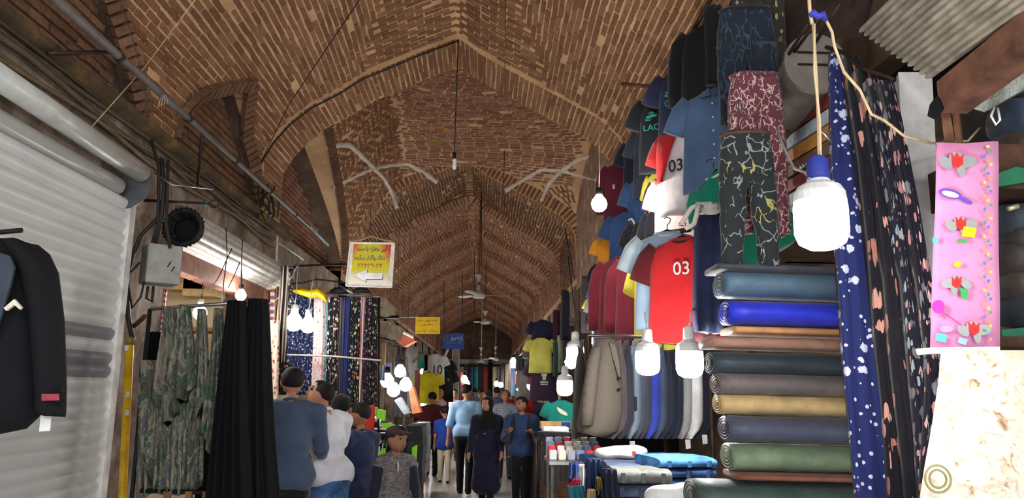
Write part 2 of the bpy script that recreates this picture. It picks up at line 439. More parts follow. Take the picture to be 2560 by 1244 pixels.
# ---- bay 2: flat dome over squinches
YC2 = 10.7
S2, N2 = offset(PROF, .22), offset(PROF, .24)
def lun2(Y): return lunette(Y1B + .45, 3.85, 3.7, 5.2, Y)
def xh(Y): return XL + .42 * np.clip((np.maximum(lun2(Y), 3.7) - 3.7) / 1.5, 0, 1)
def dome(x, y): return 6.5 - .17 * (x - XC) ** 2 - np.where(y > YC2, .070, .10) * (y - YC2) ** 2
def z2(x, y):
    x = np.asarray(x, float); y = np.asarray(y, float); u = np.clip((x - XL) / (XR - XL), 0, 1); v = np.clip((y - Y1B) / (Y2 - Y1B), 0, 1)
    lw = np.maximum(lun2(y), 3.75); bl_ = np.sin(PI * v) ** .7
    c = (1 - v) * prof_z(S2, x) + v * prof_z(N2, x) + (1 - u) ** .5 * (lw - 3.75) * bl_ + u ** .5 * .75 * bl_
    c = np.where((x < XL + 1.2), np.minimum(c + 2 * (v < .06), lw + 1.9 * np.maximum(0, x - xh(y))), c)
    d = dome(x, y); k = .2; h = np.clip(.5 + .5 * (d - c) / k, 0, 1); return d * (1 - h) + c * h - k * h * (1 - h)
def n2(x, y):
    e = .03; a = np.array([2 * e, 0, z2(x + e, y) - z2(x - e, y)]); b = np.array([0, 2 * e, z2(x, y + e) - z2(x, y - e)]); n = -np.cross(a, b); return n / np.linalg.norm(n)
xs = np.unique(np.r_[PROF[:, 0], np.linspace(XL, XR, 40)]); ys = np.linspace(Y1B, Y2, 70)
g = np.zeros((len(xs), len(ys), 3)); g[:, :, 0] = xs[:, None]; g[:, :, 1] = ys[None]; g[:, :, 2] = z2(xs[:, None], ys[None])
mb = MB(); mb.grid(g); ceil2 = struct('ceiling', mb, M_MORTAR, None, True)
bk = Bricks(); r = .05
def on2(x, y, dirv, half):
    n = n2(x, y); d = np.array([dirv[0], dirv[1], 0.0]); d -= n * d.dot(n); d /= np.linalg.norm(d); b = np.cross(n, d)
    bk.add(np.array([x, y, float(z2(x, y))]) + RN.randn(3) * .003 - n * BD * .3, d, b, n, half)
RD = 3.3
while r < RD:
    nb = max(4, int(2 * PI * r / LONG)); a0 = RN.rand() * 6
    for i in range(nb):
        a = a0 + 2 * PI * i / nb; x, y = XC + r * math.cos(a), YC2 + r * math.sin(a)
        if Y1B < y < Y2 - .02 and xh(y) + .1 < x < XR - .1 and float(z2(x, y)) > dome(x, y) - .12: on2(x, y, (-math.sin(a), math.cos(a)), (min(BL, PI * r / nb - .008), BW, BD))
    r += PITCH * .97
bk.write(ceil2, M_BRICK_RED)
bk = Bricks()
for fam in (0, 1):
    d = np.array([1, 1]) / math.sqrt(2) if fam == 0 else np.array([1, -1]) / math.sqrt(2); e = np.array([-d[1], d[0]])
    for i in range(-60, 60):
        for j in range(-20, 20):
            p = np.array([XC, YC2]) + e * i * PITCH * .8 + d * (j + (.5 if i % 2 else 0)) * LONG * .85
            x, y = p; rr = math.hypot(x - XC, y - YC2)
            if (rr < RD + .02 and float(z2(x, y)) > dome(x, y) - .12) or not (xh(y) + .06 < x < XR - .06 and Y1B + .03 < y < Y2 - .03): continue
            if float(z2(x, y)) < 3.8: continue
            a = math.atan2(y - YC2, x - XC); f8 = math.floor(a / (PI / 8)) % 2
            if f8 != fam: continue
            if x < XL + 1.25 and abs(float(z2(x, y)) - float(lun2(y) + 1.9 * (x - xh(y)))) < .18: continue
            on2(x, y, d, (BL * .8, BW * .9, BD))
for fam in (0, 1):                                 # the steep squinch on the left: herringbone laid on its face
    d = np.array([1, 1]) / math.sqrt(2) if fam == 0 else np.array([1, -1]) / math.sqrt(2); e = np.array([-d[1], d[0]])
    for i in range(-45, 45):
        for j in range(-14, 14):
            yz = np.array([11.8, 4.8]) + e * i * PITCH + d * (j + (.5 if i % 2 else 0)) * LONG * .92; y, z = yz
            if not (Y1B + .12 < y < Y2 - .04 and 3.8 < z < 6.2) or int(math.floor((y + .25 * z) / .5)) % 2 != fam: continue
            lz = float(np.maximum(lun2(y), 3.75)); x = float(xh(y)) + (z - lz) / 1.9
            if z < lz + .06 or x > XL + 1.15 or abs(float(z2(x, y)) - z) > .08: continue
            n = n2(x, y); q = np.array([0, d[0], d[1]]); q -= n * q.dot(n); q /= np.linalg.norm(q); bk.add(np.array([x, y, float(z2(x, y))]) + RN.randn(3) * .003 - n * BD * .3, q, np.cross(n, q), n, (BL * .92, BW, BD))
bk.write(ceil2, M_BRICK, 200)
def hit2(px, py):                                  # where a sight line meets the dome
    d = ray(px, py); t0 = Y1B / d[1]; t1 = Y2 / d[1]
    for t_ in np.linspace(t0, t1, 400):
        p = EYE + d * t_
        if p[2] > float(z2(p[0], p[1])): return p
    return EYE + d * t1
def rib(pts, w_=.05):
    q = []
    for a, b in zip(pts[:-1], pts[1:]):
        for u in np.linspace(0, 1, 6, endpoint=False): q.append(hit2(a[0] + (b[0] - a[0]) * u, a[1] + (b[1] - a[1]) * u))
    q.append(hit2(*pts[-1])); mb = MB(); mb.tube([p - n2(p[0], p[1]) * .018 for p in q], [w_ * (.8 + .3 * RN.rand()) for _ in q], 8)
    return part('plaster_rib', mb, M_WHITEP, ceil2, True, 'whitewashed plaster rib')
def mark(p0, n, r_, par):                          # lime paint daubed on the bricks
    a_ = np.cross(n, (0, 0, 1.0)); a_ /= np.linalg.norm(a_); b_ = np.cross(n, a_); mb = MB(); q_ = [p0 + n * .014 + (a_ * math.cos(u) * 1.4 + b_ * math.sin(u) * .7) * r_ * (1 + .25 * math.sin(3 * u)) for u in np.linspace(0, 2 * PI, 18, endpoint=False)]; mb.prism(q_, n * .004); part('paint_mark', mb, plain((134, 122, 60), .9, 0, .2), par)
pm = hit2(1088, 352); mark(pm, n2(pm[0], pm[1]), .10, ceil2)
rib([(812, 370), (848, 362), (874, 362), (905, 390), (930, 415), (962, 448), (985, 490), (994, 522)])
rib([(832, 470), (868, 450), (905, 432), (930, 422), (975, 412), (1022, 410), (1060, 432), (1094, 458)])
rib([(1475, 388), (1440, 402), (1400, 430), (1372, 460), (1352, 505)])
rib([(1262, 478), (1290, 462), (1325, 440), (1352, 424), (1400, 425), (1452, 440), (1500, 452)])
ys = np.linspace(Y1B + .1, Y2 - .1, 33); zz = np.maximum(lun2(ys), 3.7)
for XX, sg in ((XL, -1),):
    gg = np.zeros((33, 2, 3)); gg[:, :, 1] = ys[:, None]; gg[:, :, 2] = zz[:, None]; gg[:, 0, 0] = XX + .01; gg[:, 1, 0] = XX + sg * .3
    mb = MB(); mb.grid(gg); struct('vault_soffit', mb, M_SOOT_SHADE, ceil2, True)
    gw = np.zeros((33, 2, 3)); gw[:, :, 1] = ys[:, None]; gw[:, 0, 2] = zz; gw[:, 1, 2] = 3.3; gw[:, :, 0] = XX + sg * .26
    mb = MB(); mb.grid(gw); struct('lunette_wall', mb, M_SOOT_SHADE, ceil2)
ye_ = np.linspace(Y1B - .02, Y2 + .02, 24); gw = np.zeros((24, 2, 3)); gw[:, :, 0] = XR - .002; gw[:, :, 1] = ye_[:, None]; gw[:, 0, 2] = 3.5; gw[:, 1, 2] = z2(np.full(24, XR), ye_) + .1
mb = MB(); mb.grid(gw); struct('lunette_wall', mb, plaster('whitewashed_brick', [(.3, (120, 92, 76)), (.52, (160, 132, 114)), (.72, (206, 192, 178))], 3), ceil2)
bh = Bricks()
lastp = None
for y in np.arange(Y1B + .1, Y2 - .1, .004):
    z = float(lun2(y)); p = np.array([float(xh(y)) + .02, y, z - .02])
    if lastp is not None and np.linalg.norm(p - lastp) < .08: continue
    if lastp is not None:
        tt = p - lastp; tt /= np.linalg.norm(tt); n = np.array([1.0, 0, -.3]); b = np.cross(n, tt); b /= np.linalg.norm(b); n = np.cross(tt, b)
        bh.add(p, tt, b, n, (.028, .07, .03))
    lastp = p
bh.write(ceil2, M_BRICK_DARK, 0); bh = Bricks()
for k, zc in enumerate(np.arange(3.5, 5.2, .075)):
    y = Y1B + .15 + (.11 if k % 2 else 0)
    while y < Y2 - .3:
        if float(lun2(y + .05)) > zc + .05 and float(lun2(y + .16)) > zc + .05:
            bh.add(np.array([XL - .25, y + .107, zc]), (0, 1, 0), (0, 0, 1), (1, 0, 0), (BL, .026, .012))
        y += LONG
bh.write(ceil2, M_BRICK_RED, 0)

# ---- arches and barrels beyond
rings = [13.8, 17.0, 20.0, 22.7, 25.8, 29.0, 32.4, 36.0, 40.0, 44.0, 48.0]
for k, ya in enumerate(rings[:-1]):
    yb = rings[k + 1]; rw = .55; out = offset(PROF, .26); inn = PROF
    mb = MB(); mb.grid(sweep(inn, ya, ya + rw))
    for yy in (ya, ya + rw):
        gg = np.zeros((len(PROF), 2, 3)); gg[:, 0, [0, 2]] = inn; gg[:, 1, [0, 2]] = out; gg[:, :, 1] = yy; mb.grid(gg)
    ar = struct('trim_%d' % (k + 2), mb, M_MORTAR, None, True); bk = Bricks()
    L = np.linalg.norm(np.diff(inn, axis=0), axis=1).sum()
    for s in np.arange(.2, L - .2, PITCH * 1.25):
        x, z, tx, tz = frame_on(inn, s)
        if z < 3.75: continue
        bk.add(np.array([x - tz * .13, ya + .004, z + tx * .13]) + RN.randn(3) * .004, (tz, 0, -tx), (tx, 0, tz), (0, -1, 0), (.115, .027, .014))
    lay_along(bk, inn, ya, ya + rw, lambda x, y, z: z > 3.75, LONG=.28)
    bk.write(ar, M_BRICK if k == 0 else M_BRICK_RED, 150 if k == 0 else 0)
    if k == 3:
        for t_ in np.linspace(0, 1, 300):
            p_ = EYE + ray(1032, 716) / ray(1032, 716)[1] * (ya + rw * t_)
            if p_[0] < XC and p_[2] > float(prof_z(PROF, p_[0])) - .05: break
        x_, z_, tx_, tz_ = frame_on(PROF[:iap], np.linalg.norm(np.diff(PROF[:iap][PROF[:iap][:, 0] < p_[0]], axis=0), axis=1).sum()); mark(np.array([x_, ya + rw / 2, z_]), np.array([tz_, 0, -tx_]), .2, ar)
    qb = offset(PROF, .17); yc = (ya + rw + yb) / 2
    lf = lambda x, y: .12 * max(0.0, 1 - ((x - XC) / 2.1) ** 2) * max(0.0, 1 - ((y - yc) / ((yb - ya - rw) / 2)) ** 2)
    mb = MB(); mb.grid(sweep(qb, ya + rw, yb, 14, lambda x, y: np.array([lf(a, y) for a in x])))
    cb = struct('ceiling', mb, M_MORTAR, None, True); bk = Bricks()
    wd = lambda x, y: abs(x - XC) < .55 * abs(y - yc) + .05
    lay_along(bk, qb, ya + rw, yb, lambda x, y, z: not wd(x, y) and z > 3.75, lf); lay_across(bk, qb, ya + rw, yb, lambda x, y, z: wd(x, y), lf)
    bk.write(cb, M_BRICK_DARK if k == 0 else M_BRICK_RED, 100 if k == 0 else 0)
YE = 48.0
# end of the bazaar: brick wall above a lintel, and the cross passage behind it
mb = MB(); mb.prism([(XL - .1, YE, 3.45), (XR + .1, YE, 3.45), (XR + .1, YE, 6.2), (XL - .1, YE, 6.2)], (0, .3, 0)); wend = struct('wall_end', mb, M_SOOT_SHADE)
mb = MB(); mb.bbox((XL, YE - .15, 3.2), (XR, YE + .2, 3.5)); struct('trim_20', mb, M_CONC)
mb = MB(); mb.bbox((-6, YE + 4.2, 0), (6, YE + 4.4, 4)); struct('wall_far', mb, M_SOOT_SHADE)

# ------------------------------------------------------------------ floor and walls
t = NT('stone_floor'); tc = t.n('ShaderNodeNewGeometry'); br = t.n('ShaderNodeTexBrick', i_Scale=1.0); br.inputs['Brick Width'].default_value = .6; br.inputs['Row Height'].default_value = .6
br.inputs['Mortar Size'].default_value = .006; br.inputs['Color1'].default_value = lin((176, 172, 168)); br.inputs['Color2'].default_value = lin((164, 161, 158)); br.inputs['Mortar'].default_value = lin((120, 116, 112))
t.l(tc.outputs['Position'], br.inputs['Vector']); f = t.noise(tc.outputs['Position'], 3, 5)
t.col(t.mix(.3, br.outputs['Color'], t.ramp(f, [(.3, (130, 126, 122)), (.7, (196, 192, 188))]))); t.b.inputs['Specular IOR Level'].default_value = .5
M_FLOOR = t.end(.32)
mb = MB(); mb.bbox((-6, -2, -.1), (6, 53, 0)); struct('floor', mb, M_FLOOR)
WX = XL - .02
mb = MB()
for a, b in ((-2, .3), (5.42, 6.35), (9.5, 10.0), (13.6, 14.6), (16.9, 17.6), (19.9, 20.6), (22.6, 23.2), (25.6, 26.4), (29, 29.7), (32.3, 33), (36, 36.8), (40, 41), (44, 45), (47.4, 48)):
    mb.bbox((WX - .6, a, 0), (WX, b, 3.64))
wall_l = struct('wall_left', mb, M_PLASTER)
mb = MB(); mb.bbox((WX - .6, .3, 3.05), (WX, 5.42, 3.64)); mb.bbox((WX - .6, 6.35, 3.05), (WX, 9.5, 3.64)); mb.bbox((WX - .6, 10.0, 3.0), (WX, 48, 3.64)); struct('wall_left_upper', mb, M_PLASTER)
mb = MB(); mb.bbox((-4.6, -2, 0), (-4.5, 53, 3.64)); struct('wall_left_back', mb, M_CREAM)
mb = MB(); mb.bbox((-4.5, .3, 3.0), (WX - .6, 48, 3.1)); struct('ceiling_left_shops', mb, M_CREAM)
WR = XR + .02
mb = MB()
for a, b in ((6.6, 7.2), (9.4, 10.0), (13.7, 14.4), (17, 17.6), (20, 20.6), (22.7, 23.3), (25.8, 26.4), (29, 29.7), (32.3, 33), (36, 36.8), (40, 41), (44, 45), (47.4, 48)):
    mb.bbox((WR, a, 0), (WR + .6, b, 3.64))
struct('wall_right', mb, M_SOOT_SHADE)  # dark plaster tone here paints the shade behind the jackets
mb = MB(); mb.bbox((WR + .02, 4.9, 3.1), (WR + .6, 48, 3.64)); struct('wall_right_upper', mb, M_PLASTER)
mb = MB(); mb.bbox((3.5, -2, 0), (3.6, 53, 3.64)); struct('wall_right_back', mb, M_SOOT_SHADE)
mb = MB(); mb.bbox((WR + .6, .2, 3.02), (3.5, 48, 3.12)); struct('ceiling_right_shops', mb, M_SOOT_SHADE)
mb = MB(); mb.bbox((XL - .2, 1.5, 3.62), (XL - .65, 3, 6)); mb.bbox((XL - .7, 1.4, 3.6), (XL - .6, 50, 6)); struct('wall_left_top', mb, M_SOOT_SHADE)
mb = MB(); mb.bbox((XR + .6, 1.4, 3.6), (XR + .75, 50, 6)); struct('wall_right_top', mb, M_SOOT_SHADE)
# ------------------------------------------------------------------ lamps
def bulb(px, py, Y, r, label, top=None, socket=M_BLACK, group=None, e=None, cordmat=None, shape='round', sk=1.0):
    c = P(px, py, Y) if px is not None else np.asarray(Y, float); h = r * 1.15
    t = thing('light_bulb', label, 'light bulb', c, group)
    mb = MB()
    if shape == 'round': pr_ = [(0, -r), (.5 * r, -.87 * r), (.87 * r, -.5 * r), (r, 0), (.87 * r, .5 * r), (.55 * r, .9 * r), (.4 * r, 1.15 * r), (0, 1.16 * r)]
    else: pr_ = [(0, -r * 1.05), (.5 * r, -r), (.85 * r, -.8 * r), (r, -.4 * r), (r, .6 * r), (.97 * r, .85 * r), (0, .86 * r)]
    mb.lathe(c, pr_, 14); part('glass_globe', mb, glow((255, 252, 246), round(e or LAMP * min(1.4, (.064 / r) ** 2), 1)), t, True)
    zt = 1.15 * r if shape == 'round' else 1.75 * r
    if shape != 'round':
        mb = MB(); mb.lathe(c, [(.98 * r, .87 * r), (.95 * r, 1.2 * r), (.8 * r, 1.45 * r), (.5 * r, 1.62 * r), (.36 * r, 1.8 * r), (0, 1.81 * r)], 24); part('housing', mb, M_WHITE, t, False)
    mb = MB(); mb.lathe(c, [(.42 * r, zt), (.44 * r, zt + .1 * r), (.40 * r, zt + .8 * r * sk), (.2 * r, zt + .95 * r * sk), (0, zt + .96 * r * sk)], 12); part('socket', mb, socket, t, True)
    if isinstance(top, str): top = (c[0], c[1], float(prof_z(PROF, c[0])) + .15)
    if top is not None:
        mb = MB(); a = c + [0, 0, zt + .9 * r * sk]; top = np.asarray(top, float)
        mb.tube([a, a * .7 + top * .3 + [.004, 0, 0], a * .35 + top * .65 - [.004, 0, 0], top], .0045 if c[1] < 11 else .003, 6); part('cord', mb, cordmat or M_CABLE, t, True)
    return t, c
# ------------------------------------------------------------------ cloth shapes
def wob(k, amp, n=3):
    ph = [(R.uniform(1, 3.2), R.uniform(0, 6.3), R.uniform(.4, 1)) for _ in range(n)]
    return lambda u: amp * sum(a * math.sin(f * k * u + p) for f, p, a in ph) / n
def drape_mb(top, bot, ax, w0, w1, depth, pleats=4, amp=.012, nz=12, nu=None, flare=None, mb=None, hem=.01, point=0):
    """hanging length of cloth; top/bot: centre points, ax: horizontal direction of its width"""
    top = np.asarray(top, float); bot = np.asarray(bot, float); ax = np.asarray(ax, float) / np.linalg.norm(ax); b = np.array([-ax[1], ax[0], 0])
    nu = nu or max(8, pleats * 5); ph = R.uniform(0, 6); wx = wob(2.2, .012); wy = wob(2.0, .012); rings = []
    us = np.linspace(-1, 1, nu); mb = mb or MB(); he = [R.uniform(-hem, hem) + point * (abs(u - .15) - .5) for u in us]
    for i in range(nz):
        t_ = i / (nz - 1); c = top * (1 - t_) + bot * t_ + ax * wx(t_) * 1 + b * wy(t_); w_ = w0 + (w1 - w0) * (t_ ** .7)
        if flare: w_ *= flare(t_)
        a_ = amp * (.5 + .7 * t_); fr = []; bk_ = []
        for k, u in enumerate(us):
            rp = a_ * math.sin(u * pleats * PI + ph + .5 * math.sin(3 * t_ + ph)); e = math.sqrt(max(0, 1 - abs(u) ** 4))
            p = c + ax * (w_ / 2) * u + (np.array([0, 0, he[k]]) if i == nz - 1 else 0)
            fr.append(p + b * (rp - depth / 2 * e)); bk_.append(p + b * (rp + depth / 2 * e))
        rings.append(fr + bk_[::-1])
    return mb.loft(rings)
def drape(label, px0, px1, pyt, pyb, Y, material, cat='fabric', name='hanging_fabric', group=None, pleats=4, depth=.05, yaw=0.0, amp=.012, w0=None, dy=0.0, flare=None, nz=12, point=0):
    """hanging fabric seen between px0..px1 at distance Y"""
    a, b_ = P((px0 + px1) / 2, pyt, Y), P((px0 + px1) / 2, pyb, Y + dy); wd = abs(px1 - px0) / F_PX * Y; b_[0] = a[0] + (b_[0] - a[0]) * .6
    ax = (math.cos(yaw), math.sin(yaw), 0); wd /= max(.3, abs(math.cos(yaw)))
    return solid(name, drape_mb(a, b_, ax, w0 * wd if w0 else wd * .92, wd, depth, pleats, amp, nz, flare=flare, point=point), material, label, cat, group, True)
def Mz(a): c_, s_ = math.cos(a), math.sin(a); return np.array([[c_, -s_, 0], [s_, c_, 0], [0, 0, 1]])
def squiggle(bgc, lc, scale=16.0, th=.05, stretch=(1, 1, .7), lc2=None):
    t = NT('squiggle_print'); co = t.co(stretch); wn = t.n('ShaderNodeTexNoise', i_Scale=scale * .7, i_Detail=2.0); t.l(co, wn.inputs['Vector'])
    dv = t.n('ShaderNodeVectorMath', operation='MULTIPLY_ADD'); t.l(wn.outputs['Color'], dv.inputs[0]); dv.inputs[1].default_value = (1.4 / scale,) * 3; t.l(co, dv.inputs[2])
    v = t.n('ShaderNodeTexVoronoi', i_Scale=scale, feature='DISTANCE_TO_EDGE'); t.l(dv.outputs[0], v.inputs['Vector']); a = t.math('LESS_THAN', v.outputs['Distance'], th)
    a = t.math('MULTIPLY', a, t.math('GREATER_THAN', t.noise(co, scale * .9, 2), .46)); c = t.mix(a, bgc, lc)
    if lc2: c = t.mix(t.math('MULTIPLY', a, t.math('GREATER_THAN', t.noise(co, scale * .5, 1), .58)), c, lc2)
    t.col(c); t.bump(t.noise(co, 14, 2), .01, .3); return t.end(.88, 0, .1)
M_HANGER = plain((40, 36, 36), .5)
def garment(name, label, cat, loc, yaw, body, sleeve=None, size=1.0, kind='tee', collar=None, front=None, group=None, hanger=True, squash=1.0, prints=(), tilt=0.0, hemmat=None, hang=.08):
    """loc: where the neck hangs; yaw 0 faces the camera side (-Y). kinds: tee, polo, long, jacket"""
    loc = np.asarray(loc, float); t = thing(name, label, cat, loc, group); S = size; rot = Mz(0); mb = MB(); wv = wob(6, .008); wv2 = wob(5, .01)
    Lb = {'tee': .68, 'polo': .70, 'long': .70, 'jacket': .76}[kind]
    prof_ = [(0, .075, .035), (.018, .10, .045), (.05, .185, .055), (.085, .215, .065), (.18, .222, .075), (.34, .225, .08), (.52, .235, .085), (.66, .243, .085), (Lb, .243, .08)]
    rings = []; k = 26
    for z, hw, hd in prof_:
        rr = []
        for j in range(k):
            th = 2 * PI * j / k; cx_, sy = math.cos(th), math.sin(th)
            fold = .010 * math.sin(5 * th + 7 * z) * min(1, z * 4) + wv(th + z * 2) * min(1, z * 3)
            rr.append([hw * squash * np.sign(cx_) * abs(cx_) ** .8, (hd + fold) * np.sign(sy) * abs(sy) ** .8, -z + .012 * math.sin(3 * th + 1) * (z > .6)])
        rings.append(np.array(rr) * S + loc)
    mb.loft(rings); bo = part('body', mb, body, t, True)
    for sg in (-1, 1):
        mb = MB(); long_ = kind in ('long', 'jacket'); rings = []
        pts = [(.17, -.07, .085), (.235, -.13, .085), (.27, -.20, .082), (.30, -.27, .08)] if not long_ else [(.17, -.075, .08), (.235, -.14, .075), (.265, -.25, .066), (.275, -.38, .06), (.285, -.50, .055), (.29, -.60, .048)]
        n_ = len(pts); w_ = wob(7, .01)
        for i, (x, z, r_) in enumerate(pts):
            a_ = pts[min(i + 1, n_ - 1)]; b_ = pts[max(i - 1, 0)]; d = np.array([a_[0] - b_[0], a_[1] - b_[1]]); d /= np.linalg.norm(d); nx = np.array([-d[1], d[0]])
            rings.append(np.array([[sg * (x + nx[0] * r_ * math.cos(q)) * (squash if squash < 1 else 1), r_ * .62 * math.sin(q) + w_(q + i) * .8, z + nx[1] * r_ * math.cos(q)] for q in np.linspace(0, 2 * PI, 12, endpoint=False)]) * S + loc)
        mb.loft(rings); part('sleeve', mb, sleeve or body, t, True)
    if collar is not None:
        mb = MB(); hw = .082
        mb.tube([np.array([hw * math.cos(q), .045 * math.sin(q), -.005 - .03 * (math.sin(q) < 0) * abs(math.sin(q))]) * S + loc for q in np.linspace(0, 2 * PI, 15)], .012 * S, 6, False); part('collar', mb, collar, t, True)
    if kind in ('polo', 'jacket'):
        for sg in (-1, 1):
            mb = MB(); lw = .07 if kind == 'jacket' else .045; ll = .34 if kind == 'jacket' else .07
            mb.prism([np.array(p) * S + loc for p in ((sg * .03, -.055, .0), (sg * (.05 + lw), -.068, -.05), (sg * (.03 + lw), -.085, -.12 if kind == 'jacket' else -.07), (sg * .008, -.098, -ll))], np.array([0, -.008, 0]) * S); part('lapel' if kind == 'jacket' else 'collar_flap', mb, collar or body, t)
    for pn, pm, poly in prints:                       # flat prints lying on the chest: outline in (x, z)
        mb = MB()
        for pl in (poly if isinstance(poly[0][0], (list, tuple)) else [poly]):
            mb.prism([np.array((x, -.089 - .002, z)) * S + loc for x, z in pl], np.array([0, -.006, 0]) * S)
        part(pn, mb, pm, t)
    if hanger:
        mb = MB(); mb.tube([np.array(p) * S + loc for p in ((-.17, 0, -.045), (0, 0, .015), (.17, 0, -.045))], .008 * S, 6)
        mb.tube([np.array(p) * S + loc for p in ((0, 0, .015), (0, 0, .05), (.02, 0, .07), (.025, 0, .095), (0, 0, .11), (-.02, 0, .1))], .004 * S, 5); part('hanger', mb, M_HANGER, t)
    t.rotation_euler = (0, tilt, yaw); return t
def trousers(label, loc, yaw, material, length=1.0, width=.40, name='trousers', cat='trousers', group=None, waist=None, open_=.02):
    loc = np.asarray(loc, float); t = thing(name, label, cat, loc, group); mb = MB(); k = 20; hw = width / 2
    rings = [[loc + np.array([hw * s_ * np.sign(math.cos(q)) * abs(math.cos(q)) ** .7, .045 * math.sin(q) + .006 * math.sin(4 * q + 9 * z), -z]) for q in np.linspace(0, 2 * PI, k, endpoint=False)] for z, s_ in ((0, .82), (.03, .84), (.12, .95), (.24, 1.0))]
    mb.loft(rings); part('hip', mb, material, t, True)
    for sg in (-1, 1):
        mb = MB(); w_ = wob(6, .012); rings = []
        for i in range(9):
            f = i / 8; z = .2 + (length - .2) * f; r_ = hw * (.52 - .16 * f)
            rings.append([loc + np.array([sg * (hw * .48 + open_ * f) + r_ * np.sign(math.cos(q)) * abs(math.cos(q)) ** .8 + w_(f * 3) * .6, .05 * math.sin(q) * (1 - .2 * f) + w_(q * .5 + f * 4), -z]) for q in np.linspace(0, 2 * PI, 12, endpoint=False)])
        mb.loft(rings); part('leg', mb, material, t, True)
    mb = MB(); mb.tube([loc + np.array([hw * .84 * math.cos(q), .047 * math.sin(q), -.014]) for q in np.linspace(0, 2 * PI, 17)], .010, 6, False); part('waistband', mb, waist or material, t, True)
    t.rotation_euler = (0, 0, yaw); return t

# ------------------------------------------------------------------ figures: one smooth surface from tapered limbs
def surf(prims, vox, k=.03, wr=0.0):
    """prims: ('c', a, b, ra, rb) tapered limb or ('e', centre, radii); returns vertices and quads of the smooth union"""
    lo = np.full(3, 9e9); hi = -lo
    for p in prims:
        if p[0] == 'c':
            for q, r_ in ((p[1], p[3]), (p[2], p[4])): lo = np.minimum(lo, np.array(q) - r_); hi = np.maximum(hi, np.array(q) + r_)
        else: lo = np.minimum(lo, np.array(p[1]) - p[2]); hi = np.maximum(hi, np.array(p[1]) + p[2])
    lo -= vox * 2.5; hi += vox * 2.5; n = np.ceil((hi - lo) / vox).astype(int) + 1
    ax = [lo[i] + vox * np.arange(n[i]) for i in range(3)]; G = np.stack(np.meshgrid(*ax, indexing='ij'), -1).astype(np.float32); D = None
    for p in prims:
        if p[0] == 'c':
            a, b = np.array(p[1], np.float32), np.array(p[2], np.float32); ba = b - a; t_ = np.clip(((G - a) @ ba) / (ba.dot(ba) + 1e-9), 0, 1)
            d = np.linalg.norm(G - a - t_[..., None] * ba, axis=-1) - (p[3] + (p[4] - p[3]) * t_)
        else:
            rr = np.array(p[2], np.float32); q = (G - np.array(p[1], np.float32)) / rr; l1 = np.linalg.norm(q, axis=-1); d = (l1 - 1) * l1 / (np.linalg.norm(q / rr, axis=-1) + 1e-6)
        kk = p[-1]['k'] if isinstance(p[-1], dict) and 'k' in p[-1] else k
        if D is None: D = d
        else: h = np.clip(.5 + .5 * (d - D) / kk, 0, 1); D = d * (1 - h) + D * h - kk * h * (1 - h)
    if wr: D = D + wr * (np.sin(G[..., 2] * 31 + 9 * G[..., 0]) * np.sin(G[..., 0] * 27 + 3 + 8 * G[..., 2]) + .6 * np.sin(G[..., 2] * 55 + G[..., 1] * 30))
    I = D < 0; sh = np.array(D.shape) - 1
    cor = [(x, y, z) for x in (0, 1) for y in (0, 1) for z in (0, 1)]; sl = lambda A, c: A[c[0]:c[0] + sh[0], c[1]:c[1] + sh[1], c[2]:c[2] + sh[2]]
    cnt = sum(sl(I, c).astype(np.int8) for c in cor); act = (cnt > 0) & (cnt < 8); idx = -np.ones(sh, int); ii = np.argwhere(act); idx[act] = np.arange(len(ii))
    acc = np.zeros((len(ii), 3)); wn = np.zeros(len(ii))
    for c1 in cor:
        for a_ in range(3):
            if c1[a_]: continue
            c2 = list(c1); c2[a_] = 1; d1 = sl(D, c1)[act]; d2 = sl(D, c2)[act]; s_ = (d1 < 0) != (d2 < 0); tt = np.where(s_, d1 / (d1 - d2 + 1e-12), 0)
            q = np.tile(np.array(c1, float), (len(ii), 1)); q[:, a_] += tt; acc[s_] += q[s_]; wn += s_
    V = lo + vox * (ii + acc / np.maximum(wn, 1)[:, None]); Fs = []
    for a_ in range(3):
        b_, c_ = (a_ + 1) % 3, (a_ + 2) % 3; s1 = [slice(0, -1)] * 3; s2 = [slice(0, -1)] * 3; s2[a_] = slice(1, None)
        s1[b_] = s2[b_] = slice(1, -1); s1[c_] = s2[c_] = slice(1, -1); A, B = I[tuple(s1)], I[tuple(s2)]; e = np.argwhere(A != B)
        off = np.zeros(3, int); off[b_] = off[c_] = 1; e = e + off; ub, uc = np.eye(3, dtype=int)[b_], np.eye(3, dtype=int)[c_]
        q = np.stack([idx[tuple((e - d).T)] for d in (0 * ub, ub, ub + uc, uc)], 1); fl = A[A != B]; q[~fl] = q[~fl][:, ::-1]; Fs.append(q)
    return V, np.concatenate(Fs)
SKIN = plain((176, 124, 98), .6, 0, .06, .001)
SKIN2 = plain((150, 102, 78), .6, 0, .06, .001)
HAIR = plain((24, 20, 18), .7, 0, .3, .004, 60)
GREYH = plain((96, 90, 86), .7, 0, .3, .004, 60)
